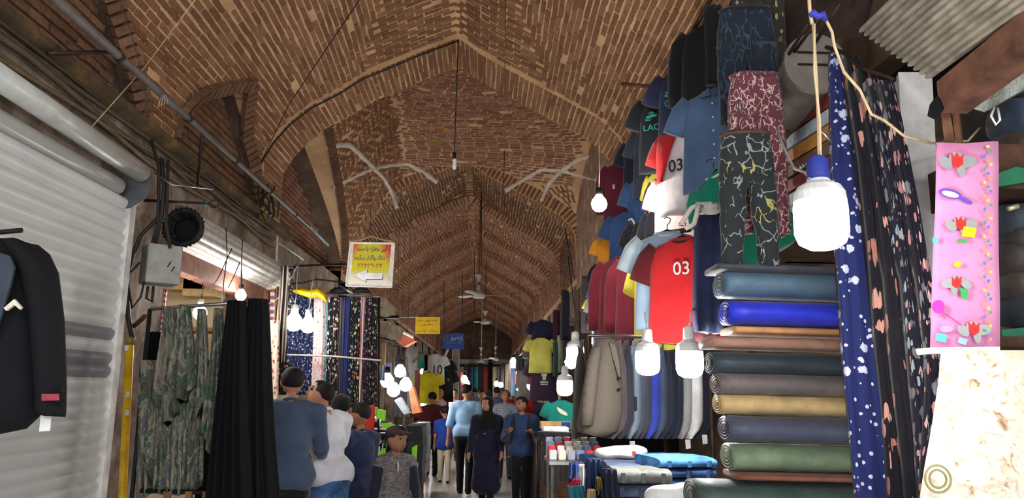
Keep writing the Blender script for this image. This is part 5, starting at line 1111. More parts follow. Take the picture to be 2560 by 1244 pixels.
for k in range(9):
    Yd = 20 + k * 3.0
    for sx, nm in ((-1.55, 'left'), (.85, 'right')):
        t = thing('stall_table', 'low cloth-covered table along the far %s stalls' % nm, 'table', (sx, Yd, 0), 'tables along the far stalls'); mb = MB(); mb.rbox((sx, Yd, .74), (.4, .9, .03), .01); part('table_top', mb, M_WOOD, t)
        mb = MB(); mb.rbox((sx, Yd, .36), (.37, .85, .36), .02); part('cloth_front', mb, cloth(pal[(k * 3) % 8][0]), t)
    if k % 2 == 0:
        for sx, nm in ((-1.7, 'left'), (.95, 'right')): bulb(None, None, (sx, Yd + 1.2, 2.15), .07, 'far bulb over the %s stalls' % nm, 'vault', M_BLACK, 'bulbs over the far stalls')
for x_, nm in ((-2.1, 'left'), (1.15, 'right')):
    rl = thing('garment_rail', 'long rail over the far %s stalls that the garments hang from' % nm, 'rail', (x_, 32, 2.7)); mb = MB(); mb.tube([(x_, 18, 2.78), (x_, 46.5, 2.78)], .02, 6); part('rail', mb, M_IRON, rl)
    for y_ in range(18, 47, 4): mb = MB(); mb.tube([(x_, y_, 2.78), (XL if x_ < 0 else XR, y_, 2.9)], .015, 5); part('bracket', mb, M_IRON, rl)
# ------------------------------------------------------------------ ceiling fans and hanging cords in the aisle
def fan(label, px, py, Y, pxr, ang, top=None, blades=3, cupdy=70):
    c = P(px, py, Y); t = thing('ceiling_fan', label, 'fan', c); M_FAN = plain((206, 204, 198), .4, 0, .05, 0); L = pxr / F_PX * Y; zt = ZAP + .05
    mb = MB(); mb.tube([c + [0, 0, .05], (c[0], Y, zt)], .014, 8); part('down_rod', mb, plain((90, 78, 70), .6) if top else M_FAN, t, True)
    cu = P(px, py - cupdy, Y); mb = MB(); mb.lathe(cu, [(0, -.14), (.03, -.13), (.05, -.04), (.085, .0), (.09, .03), (0, .035)], 16); part('canopy_cup', mb, M_FAN, t, True)
    mb = MB(); mb.lathe(cu - [0, 0, .26], [(0, -.06), (.045, -.05), (.05, .0), (.03, .06), (0, .065)], 14); part('coupling', mb, M_FAN, t, True)
    mb = MB(); mb.lathe(c, [(0, -.06), (.13, -.055), (.155, -.02), (.15, .02), (.10, .05), (.03, .14), (0, .14)], 22); part('motor_housing', mb, M_FAN, t, True)
    for k in range(blades):
        a = ang + 2 * PI * k / 3; d = np.array([math.cos(a), math.sin(a), 0]); n_ = np.array([-d[1], d[0], .18]); n_ /= np.linalg.norm(n_); rings = []
        for s_, w_ in ((.12, .03), (.22, .055), (.5 * L, .07), (.9 * L, .078), (L, .05)):
            q = c + d * s_ + [0, 0, .015 * math.sin(s_ * 2)]; rings.append([q + n_ * w_, q + [0, 0, .008], q - n_ * w_, q - [0, 0, .008]])
        mb = MB(); mb.loft(rings); part('blade', mb, M_FAN, t)
    return t
fan('nearest ceiling fan, one long blade pointing right', 1197, 738, 17.0, 80, .15, True, 3, 48)
fan('far ceiling fan left of the other far one', 1203, 903, 31.0, 55, .5, None, 3, 34)
fan('far ceiling fan right of the other far one', 1239, 897, 35.0, 52, 2.3, None, 3, 30)
fan('small ceiling fan high behind the nearest one', 1213, 805, 24.0, 30, 1.0, True, 3, 26)
for lb, px, yt, yb, Y in (('thin dark rod hanging left of the nearest fan', 1186, 628, 860, 20.2), ('thin dark cord hanging from the third arch down the middle', 1204, 480, 690, 14.2), ('thin dark cord right of the far fan rods', 1238, 760, 868, 33)):
    rod(lb, [P(px, yt, Y), P(px - .8, yb, Y)], .009, M_CABLE, 'rod', 'aisle_rod', 6)
# unlit saver bulb on its long cord, and the small round bulb on the right
mb = MB(); cb0 = P(1146, 100, Y1 - .03); cb1 = P(1136, 388, Y1 - .03)
sb = thing('saver_bulb', 'unlit white energy saver bulb hanging on a long black cord below the first arch', 'light bulb', cb1)
mb.tube([cb0, P(1142, 200, Y1 - .03), cb1], .007, 6); part('cord', mb, M_CABLE, sb, True)
mb = MB(); mb.lathe(cb1, [(0, -.05), (.022, -.045), (.022, .02), (.01, .04), (0, .04)], 12); part('socket', mb, M_BLACK, sb, True)
mb = MB(); mb.lathe(P(1136, 412, Y1 - .03), [(0, -.06), (.022, -.05), (.026, .0), (.018, .03), (.028, .05), (.02, .075), (0, .08)], 14); part('glass_globe', mb, plain((232, 230, 222), .3, 0, .03, 0), sb, True)
mb = MB(); mb.tube([P(q_[0] - 1, q_[1] + 8, Y1 - .03) for q_ in trace[9:0:-1]], .011, 6); solid('cable', mb, M_CABLE, 'black cable clipped along the left edge of the first arch', 'cable', None, True)
bulb(1498, 510, 6.0, .066, 'round bulb hanging alone before the brick arch left of the clothes wall', P(1499, 300, 6.6), M_BLACK, cordmat=plain((206, 190, 160), .6))

# ------------------------------------------------------------------ right side: frame the clothes hang on
XW = 1.42
hf = thing('clothes_frame', 'dark steel pipe frame along the right wall that the clothes hang from', 'frame', (XW, 7, 2))
for pts, r_ in ((((1567, 372), 8.7), ((1762, 25), 5.2)), (((1530, 600), 8.8), ((1640, 585), 6.3))):
    a, b = P(*pts[0], pts[1]), P(*r_[0], r_[1]); d = b - a; mb = MB(); mb.tube([a - d * .02, b + d * .45], .018, 8); part('rail', mb, M_IRON, hf, True)
rg = P(1566, 378, 8.6); mb = MB(); mb.tube([rg + np.array([.045 * math.cos(a) + .0, 0, .045 * math.sin(a)]) for a in np.linspace(0, 2 * PI, 15)], .012, 6, False); part('end_ring', mb, M_BLACK, hf, True)
for Yp in (6.45, 7.6, 9.2): mb = MB(); mb.tube([(XW + .1, Yp, 0), (XW + .1, Yp, 3.7)], .02, 8); part('post', mb, M_IRON, hf, True)
rod('short timber peg sticking out of the vault right of the ridge', [P(1555, 210, 6.4), P(1648, 218, 6.2)], .018, M_WOODD, 'peg', 'peg')
MAR, MAR2, NVY, BLUJ, RED, YEL, PUR, WH, LAV, GRN, LBL, DNM, BK_, ORG = (cloth(c) for c in ((84, 26, 40), (112, 32, 46), (34, 38, 62), (52, 84, 130), (196, 34, 38), (228, 212, 70), (78, 34, 92), (214, 204, 206), (176, 172, 190), (20, 122, 96), (160, 184, 204), (74, 96, 128), (26, 28, 34), (226, 150, 40)))
CREAMP, GREENP = plain((210, 204, 190), .7), plain((52, 150, 130), .7)
YW = -.62                                          # turn of the clothes towards the aisle
def shirt(lb, px, py, Y, size, body, kind='tee', yaw=YW, sleeve=None, collar=None, prints=(), sq=1.0, tilt=0, hanger=True):
    return garment('shirt' if kind in ('tee', 'polo') else 'sweatshirt', lb, 'shirt' if kind in ('tee', 'polo') else 'sweatshirt', P(px, py, Y), yaw, body, sleeve, size, kind, collar, None, None, hanger, sq, prints, tilt)
crocs = (((-.15, -.21), (-.10, -.19), (-.05, -.20), (-.06, -.215), (-.10, -.22), (-.13, -.235)), ((-.13, -.18), (-.10, -.165), (-.07, -.185), (-.10, -.185)), ((-.15, -.225), (-.13, -.24), (-.10, -.235), (-.12, -.25), (-.155, -.245)))
def word(t, s, dx, dz, w_, m_): text_part('lettering', s, np.array(t.location) + [dx, -.10, dz], (1, 0, 0), (0, 0, 1), w_, None, m_, t)
shirt('maroon sweatshirt at the top left corner of the clothes wall', 1560, 405, 8.3, 1.0, MAR, 'long', -.35, prints=(('chest_badge', plain((190, 160, 170), .7), ((-.12, -.28), (-.09, -.28), (-.09, -.33), (-.12, -.33))),))
shirt('dark navy shirt just right of the maroon sweatshirt at the top', 1604, 345, 7.6, .95, cloth((24, 30, 48)), 'polo', -.7)
shirt('charcoal shirt hanging above the yellow and purple one', 1632, 315, 7.2, 1.0, cloth((52, 58, 70)), 'polo', -.8)
shirt('blue shirt half hidden right of the maroon sweatshirt', 1612, 440, 7.5, 1.0, BLUJ, 'polo', -.9)
t = shirt('black shirt with green lettering high on the clothes wall', 1662, 238, 6.2, 1.0, BK_, 'tee', -.45, collar=BK_, prints=(('emblem', GREENP, crocs),)); word(t, 'LAC', -.10, -.31, .14, GREENP)
t = shirt('navy shirt with a larger green emblem right of the black one', 1712, 175, 5.9, 1.0, cloth((30, 38, 64)), 'polo', -.45, prints=(('emblem', GREENP, crocs),)); word(t, 'CO', -.10, -.31, .11, GREENP)
shirt('jet black garment at the very top of the clothes wall', 1778, 60, 5.4, 1.05, cloth((16, 16, 20)), 'long', -.5)
t = garment('shirt', 'red and white shirt with the black number 03', 'shirt', P(1716, 318, 5.6), -.75, WH, RED, 1.0, 'tee', RED); word(t, '03', -.05, -.32, .12, plain((30, 30, 40), .7))
mb = MB(); lc = np.array(t.location); mb.loft([[lc + np.array(p) for p in ((-.20, -.095, z), (-.24 * k, -.06, z), (-.24 * k, .06, z), (-.06 * k2, -.10, z))] for z, k, k2 in ((-.06, .9, .4), (-.2, 1.0, 1.5), (-.42, 1.0, 2.8))]); part('red_panel', mb, RED, t, True)
shirt('pink-edged white shirt below the red panel', 1694, 430, 5.9, 1.0, cloth((222, 190, 190)), 'tee', -.9)
shirt('yellow shirt hanging left of the purple one', 1650, 425, 6.6, .95, YEL, 'tee', -1.0, sq=.7); shirt('purple shirt beside the yellow one', 1668, 440, 6.5, 1.05, PUR, 'tee', -.95, sq=.8)
t = garment('shirt', 'blue denim short-sleeved shirt below the patterned trousers', 'shirt', P(1788, 225, 4.6), -.55, DNM, None, .95, 'polo', DNM); 
for k in range(5): mb = MB(); q = np.array(t.location) + [.0, -.085, -.12 - k * .09]; mb.lathe(q, [(0, -.004), (.006, -.004), (.006, .004), (0, .004)], 8, (0, 1, 0)); part('button', mb, WHT, t)
shirt('dark blue shirt with a white curved mark, left edge of the clothes wall', 1572, 530, 7.6, .95, cloth((44, 72, 116)), 'tee', -.55, prints=(('curved_mark', CREAMP, ((.03, -.10), (.07, -.09), (.10, -.13), (.10, -.20), (.085, -.20), (.08, -.14), (.06, -.11), (.03, -.12))),))
t = shirt('black shirt with pale vertical lettering', 1625, 545, 6.9, .95, BK_, 'tee', -.7); text_part('lettering', 'SPORT', np.array(t.location) + [.03, -.105, -.3], (0, 0, -1), (1, 0, 0), .3, .06, CREAMP, t)
shirt('second black shirt right of the vertically lettered one', 1650, 520, 6.5, .9, cloth((34, 36, 44)), 'tee', -.9, sq=.8)
shirt('orange-yellow shirt at the left edge of the clothes wall', 1530, 590, 8.4, .75, ORG, 'tee', -.4); 
garment('shirt', 'black and red shirt below the orange one', 'shirt', P(1524, 655, 8.6), -.5, RED, BK_, .8, 'tee', RED); shirt('blue shirt peeping out below the black and red one', 1514, 705, 9.0, .7, cloth((70, 90, 140)), 'tee', -.5); shirt('white and purple shirt left of the maroon row', 1520, 730, 8.6, .85, LAV, 'tee', -.6); shirt('small yellow shirt at the lower left of the clothes wall', 1497, 740, 9.4, .6, YEL, 'tee', -.4); shirt('navy shirt below the white and purple one', 1522, 760, 8.4, .8, NVY, 'tee', -.5)
t = shirt('maroon long shirt, left of the pair in the middle row', 1562, 640, 7.0, 1.15, MAR2, 'long', -.6, prints=(('chest_badge', plain((200, 160, 170), .7), ((-.13, -.26), (-.09, -.26), (-.09, -.31), (-.13, -.31))),))
t = shirt('maroon long shirt with a small striped badge, right of the pair', 1608, 635, 6.6, 1.15, cloth((118, 36, 50)), 'long', -.6, prints=(('badge', plain((90, 90, 170), .7), ((.10, -.33), (.14, -.33), (.14, -.37), (.10, -.37))), ('badge_stripe', plain((214, 150, 150), .7), ((.10, -.375), (.14, -.375), (.13, -.42), (.11, -.42)))))
drape('narrow green strip of cloth between the maroon pair', 1576, 1586, 735, 848, 6.9, GRN, 'cloth', 'cloth_strip', None, 2)
shirt('yellow long top half hidden by the pale blue shirt', 1637, 640, 6.0, 1.1, YEL, 'tee', -.8, sq=.75)
t = garment('shirt', 'pale blue shirt with white collar in the middle of the clothes wall', 'shirt', P(1668, 580, 5.2), -.45, cloth((150, 172, 196)), cloth((190, 206, 216)), 1.0, 'tee', WHT, prints=(('chest_print', plain((110, 150, 160), .7), ((.0, -.28), (.05, -.22), (.12, -.26), (.13, -.34), (.03, -.34))),))
t = garment('shirt', 'red shirt with the white number 03 below the green one', 'shirt', P(1706, 595, 5.0), -.6, RED, cloth((90, 20, 26)), 1.05, 'tee', BK_); word(t, '03', .02, -.22, .11, WHT)
drape('dark red cloth edge right of the numbered red shirt', 1712, 1732, 690, 850, 5.2, cloth((130, 30, 36)), 'cloth', 'cloth_strip', None, 2)
t = garment('shirt', 'green shirt with white trim hanging sideways over the navy cloth', 'shirt', P(1792, 430, 4.3), -.35, GRN, None, .85, 'tee', CREAMP, tilt=-.55)
drape('white patterned trim strip under the green shirt', 1738, 1800, 505, 535, 4.05, floral((196, 196, 186), [(120, 130, 120), (160, 160, 150)], 40, .5), 'trim', 'trim_strip', None, 1, .03, nz=4)
trim_c = [P(a, b, 4.0) for a, b in ((1745, 512), (1728, 520), (1710, 548), (1702, 562), (1716, 570), (1735, 560), (1742, 536), (1746, 514))]; mb = MB(); mb.tube(trim_c, .014, 6); solid('cuff_trim', mb, CREAMP, 'white looped cuff trim of the sideways green shirt', 'trim', None, True)
drape('long dark navy denim cloth hanging below the green shirt', 1732, 1815, 528, 830, 4.25, cloth((40, 46, 76), .9, .2), 'fabric', 'denim_cloth', None, 3, .08, -.25, .01)
drape('dark red cloth hem under the navy denim', 1725, 1800, 806, 852, 4.4, cloth((60, 16, 22)), 'fabric', 'hanging_fabric', None, 2, .05, nz=4)
# patterned trousers hung at the top
PT1 = squiggle((24, 30, 40), (46, 60, 74), 26, .045, (1, 1, .35)); PT2 = squiggle((104, 56, 64), (200, 168, 162), 36, .055); PT3 = squiggle((42, 46, 48), (140, 146, 142), 18, .035, (1, 1, .8), (170, 160, 90)); PT4 = floral((44, 38, 32), [(150, 130, 96), (90, 78, 60)], 36, .5, (1, 1, .7))
drape('leopard patterned cloth across the top above the dark trousers', 1812, 1968, -40, 120, 3.95, PT4, 'fabric', 'patterned_fabric', None, 4, .08)
drape('narrow leopard patterned cloth behind the dark trousers', 1930, 1965, -20, 330, 3.9, PT4, 'fabric', 'patterned_fabric', None, 2, .06)
trousers('dark wavy patterned trousers hung highest on the right', P(1862, 22, 3.55), -.15, PT1, .62, .30, waist=BK_); drape('black garment left of the dark wavy trousers', 1756, 1812, 20, 210, 4.3, cloth((18, 18, 22)), 'garment', 'hanging_garment', None, 3, .1)
trousers('plum trousers with pale squiggles', P(1885, 186, 3.4), -.1, PT2, .78, .27); trousers('dark grey checked trousers hanging below the plum pair', P(1862, 330, 3.25), -.2, PT3, .62, .25, waist=plain((88, 62, 50), .7)); drape('plum squiggle cloth edge right of the checked trousers', 1925, 1958, 430, 590, 3.3, PT2, 'fabric', 'patterned_fabric', None, 2, .06)
for lb, px, py in (('silver safety pin on the plum trousers', 1845, 250), ('silver clip on the checked trousers edge', 1905, 612)):
    mb = MB(); mb.tube([P(px, py, 3.1), P(px - 2, py + 25, 3.1), P(px + 6, py + 24, 3.1), P(px + 3, py + 2, 3.1)], .004, 5); solid('clip', mb, M_STEEL, lb, 'clip', None, True)
# jackets on a rail across the shop front
jr = thing('jacket_rack', 'dark steel rack the row of jackets hangs on', 'rack', (1.2, 6.1, 0))
ja, jb = P(1470, 838, 6.05), P(1772, 845, 5.75); mb = MB(); mb.tube([ja, jb], .015, 8); part('rail', mb, M_STEEL, jr, True)
for e in (ja, jb): mb = MB(); mb.tube([e, (e[0], e[1], 0)], .018, 8); part('post', mb, M_IRON, jr, True)
def hung_jacket(lb, px0, px1, yt, yb, Y, m_, lean=14, front=True, lining=None):
    """jacket seen from its front edge: a narrow padded slab with a rounded front corner"""
    t = thing('jacket', lb, 'jacket', P((px0 + px1) / 2, yt, Y)); rings = []; n_ = 12
    for i in range(n_):
        f = i / (n_ - 1); y = yt + (yb - yt) * f; a = px0 - lean * f + 16 * (1 - min(1, f * 5)); b = px1 + lean * .4 * math.sin(f * 2.4) - 12 * (1 - min(1, f * 4)) - (px1 - px0 + 26) * .55 * max(0, (f - .80) / .20) ** 2
        rings.append([P((a + b) / 2, y, Y) + np.array([(b - a) / 2 * math.cos(q) * sc_, (.10 + .04 * f) * math.sin(q), 0]) for q in np.linspace(0, 2 * PI, 18, endpoint=False) for sc_ in (1 / F_PX * Y,)])
    mb = MB(); mb.loft(rings); part('jacket_body', mb, m_, t, True)
    mb = MB(); mb.prism([P(px1 - 10 + dx, y, Y - .06) for dx, y in ((-8, yt + 12), (2, yt + 30), (7, yt + 95), (3, yt + 120), (-6, yt + 60))], (.01, .03, 0)); part('lapel', mb, m_, t)
    for k in range(2): mb = MB(); mb.lathe(P(px1 - 2, yt + 118 + 26 * k, Y - .09), [(0, -.008), (.011, -.008), (.011, .008), (0, .008)], 10, (0, 1, 0)); part('button', mb, M_BLACK if not lining else M_STEEL, t, True)
    return t
TWEED = check((88, 80, 71), (97, 89, 80), (107, 98, 88), 130)
hj = thing('jacket', 'grey tweed jacket at the front of the jacket row', 'jacket', P(1510, 850, 5.5)); rings = []
for f, a, b, d_ in ((0, 1500, 1532, .05), (.04, 1488, 1540, .09), (.12, 1478, 1546, .12), (.3, 1468, 1552, .13), (.55, 1456, 1556, .135), (.8, 1446, 1556, .135), (.92, 1441, 1545, .13), (1.0, 1444, 1510, .12)):
    y = 846 + f * 232 + (8 if f > .9 else 0); rings.append([P((a + b) / 2 + (b - a) / 2 * math.cos(q), y + (8 * math.cos(q) if f > .9 else 0), 5.5) + np.array([0, d_ * math.sin(q) + .006 * math.sin(5 * q), 0]) for q in np.linspace(0, 2 * PI, 22, endpoint=False)])
mb = MB(); mb.loft(rings); part('jacket_body', mb, TWEED, hj, True)
mb = MB(); mb.prism([P(a, b, 5.36) for a, b in ((1524, 855), (1538, 862), (1548, 905), (1551, 960), (1543, 930), (1530, 885))], (0, .02, 0)); part('lapel', mb, TWEED, hj)
rings = [[P(x + w_ * math.cos(q), y, 5.37) + np.array([0, .05 * math.sin(q), 0]) for q in np.linspace(0, 2 * PI, 12, endpoint=False)] for x, y, w_ in ((1492, 868, 12), (1484, 900, 16), (1476, 960, 17), (1470, 1020, 17), (1466, 1062, 16))]
mb = MB(); mb.loft(rings); part('sleeve', mb, TWEED, hj, True)
for k in range(2): mb = MB(); mb.lathe(P(1548, 945 + 28 * k, 5.36), [(0, -.008), (.011, -.008), (.011, .008), (0, .008)], 10, (0, 1, 0)); part('button', mb, M_BLACK, hj, True)
jc_ = [('dark brown jacket edge left of the tweed one', 1443, 1462, 5.75, (54, 46, 46)), ('taupe jacket directly behind the tweed one', 1530, 1560, 5.65, (96, 86, 84)), ('charcoal jacket, third in the row', 1548, 1580, 5.72, (52, 52, 62)), ('pale blue-grey jacket in the row', 1574, 1596, 5.78, (118, 134, 152)), ('slate jacket right of the pale blue-grey one', 1590, 1612, 5.82, (76, 84, 98)), ('mauve-grey jacket left of the bright blue one', 1602, 1624, 5.86, (70, 66, 80)),
       ('bright royal blue jacket in the row', 1618, 1646, 5.88, (58, 74, 178)), ('steel blue jacket right of the bright blue one', 1640, 1660, 5.92, (72, 86, 110)), ('dark slate jacket, eighth in the row', 1654, 1674, 5.95, (44, 50, 66)), ('navy jacket left of the pale grey one', 1668, 1692, 5.98, (34, 40, 58)), ('blue-black jacket beside the pale grey one', 1684, 1702, 6.0, (40, 48, 64)), ('pale grey jacket left of the white one', 1702, 1724, 6.0, (156, 156, 154)),
       ('white jacket in the row', 1722, 1750, 6.0, (232, 232, 234)), ('black jacket at the right end of the row', 1746, 1772, 6.05, (28, 30, 42))]
for lb, a, b, Y, c_ in jc_: hung_jacket(lb, a, b, 850, 1094, Y, cloth(c_))
mb = MB(); mb.rbox(P(1585, 1008, 5.65), (.018, .02, .05), .004); solid('pocket_tag', mb, M_BLACK, 'black tag on the pale blue-grey jacket', 'tag')
for lb, px, py in (('left white swing tag below the jackets', 1720, 1110), ('right white swing tag below the jackets', 1762, 1098), ('small grey swing tag under the blue jacket', 1581, 1114)):
    mb = MB(); mb.prism([P(px + a, py + b, 5.5) for a, b in ((-7, -12), (6, -12), (7, 10), (-5, 12))], (0, .004, 0)); solid('swing_tag', mb, plain((170, 174, 182), .6), lb, 'tag')
drape('black sheet standing in for the shade behind and below the jacket row', 1462, 1800, 1060, 1205, 6.75, M_CHAD, 'fabric', 'hanging_fabric', None, 7, .08)  # added black sheet, painting the deep shade under the jackets
bulb(1619, 905, 4.4, .072, 'bulb hanging before the jacket row, left of the two', P(1612, 780, 4.6), M_WHITE, shape='tee', cordmat=plain((216, 214, 206), .6)); bulb(1724, 908, 4.2, .076, 'bulb with a ribbed housing before the white jacket', P(1732, 770, 4.3), M_WHITE, shape='tee', cordmat=plain((216, 214, 206), .6))
bulb(1438, 888, 8.6, .10, 'upper of the two bulbs between aisle and tweed jacket', P(1440, 800, 8.6), M_WHITE, shape='tee'); bulb(1412, 968, 8.2, .085, 'lower of the two bulbs between aisle and tweed jacket', P(1415, 850, 8.2), M_WHITE, shape='tee'); bulb(1428, 905, 9.6, .085, 'bulb half behind the upper one beside the tweed jacket', P(1428, 820, 9.6), M_WHITE)
# ------------------------------------------------------------------ rolls of suiting cloth
RYo = 3.3; rolls = (('thin charcoal roll at the top of the stack', 655, 672, 1800, (72, 74, 82), 0), ('slate blue-grey roll, topmost of the thick ones', 668, 738, 1820, (84, 108, 126), .3), ('shiny royal blue roll of cloth', 744, 808, 1832, (40, 52, 200), .6), ('orange-brown folded piece below the royal blue roll', 812, 832, 1842, (190, 138, 92), 0), ('brown roll above the black-green one', 838, 868, 1785, (150, 112, 94), .2), ('black-green roll in the middle of the stack', 876, 934, 1790, (48, 58, 66), .3),
         ('taupe grey roll above the beige one', 930, 986, 1805, (108, 100, 98), .2), ('beige gold roll of cloth in the stack', 982, 1036, 1810, (190, 162, 112), .3), ('navy grey roll below the beige one', 1040, 1106, 1830, (72, 76, 96), .3), ('sage green roll of cloth in the stack', 1110, 1180, 1838, (110, 128, 100), .3), ('rust brown folded piece below the sage roll', 1184, 1202, 1852, (120, 72, 56), 0), ('dark green roll at the bottom of the stack', 1204, 1296, 1750, (54, 72, 68), .3))
def roll_cloth(c_, gl):
    t = NT('suiting'); co = t.co((1, 1, 1)); f = t.noise(co, 7, 4, .6, .6); a = tuple(v * .86 for v in c_); b = tuple(min(255, v * 1.12) for v in c_); t.col(t.ramp(f, [(.3, a), (.7, b)])); t.bump(t.noise(t.co((3, 9, 9)), 5, 3), .006, .35); t.b.inputs['Specular IOR Level'].default_value = .25 + gl * .3; return t.end(.62 - gl * .25, 0, .1)
xr = 1.82
for k, (lb, yt, yb, pxl, c_, gl) in enumerate(rolls):
    Yf = RYo - .1 + (.02 if k % 2 else 0); a, b = P(pxl, yt, Yf), P(pxl, yb, Yf); z0, r_ = (a[2] + b[2]) / 2, (a[2] - b[2]) / 2; x0 = a[0]; flat = r_ < .03; Y = Yf + (r_ * 1.9 if not flat else .12)
    t = thing('fabric_roll', lb, 'fabric roll', (x0, Y, z0 - r_), 'suiting rolls in the stack'); rings = []; dp = r_ * 1.9 if not flat else .12; m_ = roll_cloth(c_, gl); w_ = wob(3, .006)
    for i in range(12):
        f = i / 11; x = x0 + (xr - x0) * f; rings.append([(x, Y + dp * np.sign(math.cos(q)) * abs(math.cos(q)) ** (1 if not flat else .4) + w_(f * 3), z0 - .012 * f + (r_ * .99) * np.sign(math.sin(q)) * abs(math.sin(q)) ** (.9 if not flat else .6) + w_(f * 4 + q) * .3) for q in np.linspace(0, 2 * PI, 22, endpoint=False)])
    mb = MB(); mb.loft(rings); part('wound_cloth', mb, m_, t, True)
    if not flat:
        for e_ in (.35, .6, .82):
            mb = MB(); mb.tube([(x0 - .004, Y + dp * e_ * math.cos(q), z0 + r_ * e_ * math.sin(q)) for q in np.linspace(0, 2 * PI, 19)], .003, 5, False); part('end_layer', mb, m_, t, True)
        mb = MB(); mb.lathe((x0 - .008, Y, z0), [(0, 0), (r_ * .16, 0), (r_ * .16, .02), (0, .02)], 12, (1, 0, 0)); part('core', mb, plain((150, 130, 100), .9), t)
mb = MB(); tt_ = P(1803, 662, 3.22); mb.rbox(tt_ + [.01, 0, -.01], (.02, .006, .008), .002, Mz(.2)); solid('roll_tag', mb, WHT, 'small paper tag on the end of the thin charcoal roll', 'tag')
sh_ = thing('roll_shelf', 'dark timber stand under the stack of suiting rolls', 'stand', (1.4, 3.35, 0)); zb = P(1750, 1296, RYo)[2]
mb = MB(); mb.rbox((1.4, 3.35, zb - .03), (.44, .25, .025), .005); part('shelf_board', mb, M_WOODD, sh_)
for x in (1.0, 1.8):
    for y in (3.15, 3.55): mb = MB(); mb.rbox((x, y, (zb - .05) / 2), (.025, .025, (zb - .05) / 2), .004); part('leg', mb, M_WOODD, sh_)
# dark back board behind the big bulb, timber boards stored above
mb = MB(); a, b = P(1955, 420, 3.9), P(2130, 660, 3.95); mb.bbox(a, b); solid('back_panel', mb, cloth((36, 36, 58)), 'dark navy cloth-covered panel behind the big bulb', 'panel')
bs = [((140, 60, 52), 2.02, 2.86, 'dark red plank stored highest above the big bulb'), ((176, 184, 196), 1.98, 2.76, 'pale grey plank stored above the big bulb'), ((186, 128, 62), 1.94, 2.64, 'orange timber plank stored above the big bulb'), ((104, 78, 66), 1.90, 2.54, 'brown plank stored above the big bulb'), ((128, 42, 48), 1.87, 2.44, 'crimson plank stored above the big bulb'), ((160, 168, 180), 1.84, 2.34, 'lowest grey plank stored above the big bulb')]
for k, (c_, pxr_, z, lb) in enumerate(bs):
    q0 = P(2090, 236 + k * 40, 3.35); q1 = P(1945, 336 + k * 36, 4.7); d = q1 - q0; mb = MB(); mb.prism([q0 + [0, 0, -.035], q0 + [.16, 0, -.035], q0 + [.16, 0, .035], q0 + [0, 0, .035]], d); solid('stored_plank', mb, plain(c_, .6, 0, .15), lb, 'plank', 'planks above the big bulb')
dc = P(2040, 158, 3.3); dm = thing('shutter_drum', 'grey round drum end of the shutter above the stored planks', 'shutter drum', dc); mb = MB(); mb.lathe(dc, [(0, 0), (.15, 0), (.15, .02), (0, .02)], 28, (0, 1, 0)); part('end_plate', mb, plain((112, 104, 96), .6, .3), dm)
for k in range(2): mb = MB(); q = dc + [0, -.008, .05 - .06 * k]; mb.rbox(q, (.09, .006, .004), .002); part('slot', mb, M_BLACK, dm)
mb = MB(); mb.tube([dc + [0, .02, 0], dc + [.1, .9, 0]], .13, 20); part('drum', mb, plain((90, 84, 78), .6, .3), dm, True)
mb = MB(); mb.prism([P(1900, -60, 4.3), P(2190, -60, 3.2), P(2150, 92, 3.2), P(1905, 120, 4.3)], (.1, .1, .14)); solid('canopy_board', mb, plain((58, 46, 40), .85, 0, .25), 'dark timber canopy board above the blue cord knot', 'board')
for k, (a, b) in enumerate((((2020, 60), (1972, 135)), ((2060, 30), (1985, 130)), ((2100, 10), (2035, 112)))): rod(('dark rod leftmost of the three slanting above the drum', 'dark rod in the middle of the three slanting above the drum', 'dark rod rightmost of the three slanting above the drum')[k], [P(*a, 3.1), P(*b, 3.3)], .008, M_IRON)
# the big bulb and its cord
kn = P(2046, 42, 1.92)
t, c_ = bulb(2053, 558, 1.92, .068, 'biggest bulb, blue-capped with a ribbed white housing, before the cloth rolls', None, plain((48, 58, 140), .5), None, 42, None, 'tee')
TW = plain((206, 182, 142), .7)
mb = MB(); mb.tube([P(2048, 415, 1.92), P(2046, 300, 1.92), P(2040, 180, 1.92), P(2033, 60, 1.92)], .0042, 6); mb.tube([P(2052, 415, 1.915), P(2049, 300, 1.915), P(2036, 180, 1.915), P(2036, 60, 1.915)], .0036, 6); part('cord', mb, TW, t, True, 'twisted cream cord')
mb = MB(); mb.tube([P(2030, 60, 1.92), P(2024, 20, 1.92), P(2020, -60, 1.92)], .005, 6); mb.tube([P(2066, 52, 1.92), P(2080, 80, 1.93), P(2086, 115, 1.95), P(2110, 180, 2.0), P(2150, 225, 2.1), P(2178, 285, 2.2), P(2210, 300, 2.25), P(2260, 340, 2.35), P(2330, 358, 2.4), P(2420, 352, 2.5), P(2448, 320, 2.6)], .0045, 6); solid('twisted_cord', mb, TW, 'twisted cream cord running from the blue knot down to the pink cloth', 'cord', None, True)
mb = MB(); mb.tube([P(2024, 40, 1.915), P(2034, 32, 1.91), P(2046, 42, 1.905), P(2056, 36, 1.91), P(2066, 52, 1.915)], [.007, .011, .009, .011, .005], 8); solid('cord_knot', mb, plain((62, 66, 170), .6), 'blue tie knotted round the cream cord', 'knot', None, True)
mb = MB(); mb.tube([P(1942, 320, 2.4), P(1960, 370, 2.3), P(1985, 420, 2.1), P(2012, 430, 1.95), P(2030, 452, 1.9)], .004, 6); solid('grey_wire', mb, plain((150, 150, 156), .5), 'grey wire looping to the cap of the biggest bulb', 'wire', None, True)
hk = thing('spiral_hook', 'steel wire spiral twisted above the cap of the biggest bulb', 'hook', P(2035, 400, 1.95)); mb = MB()
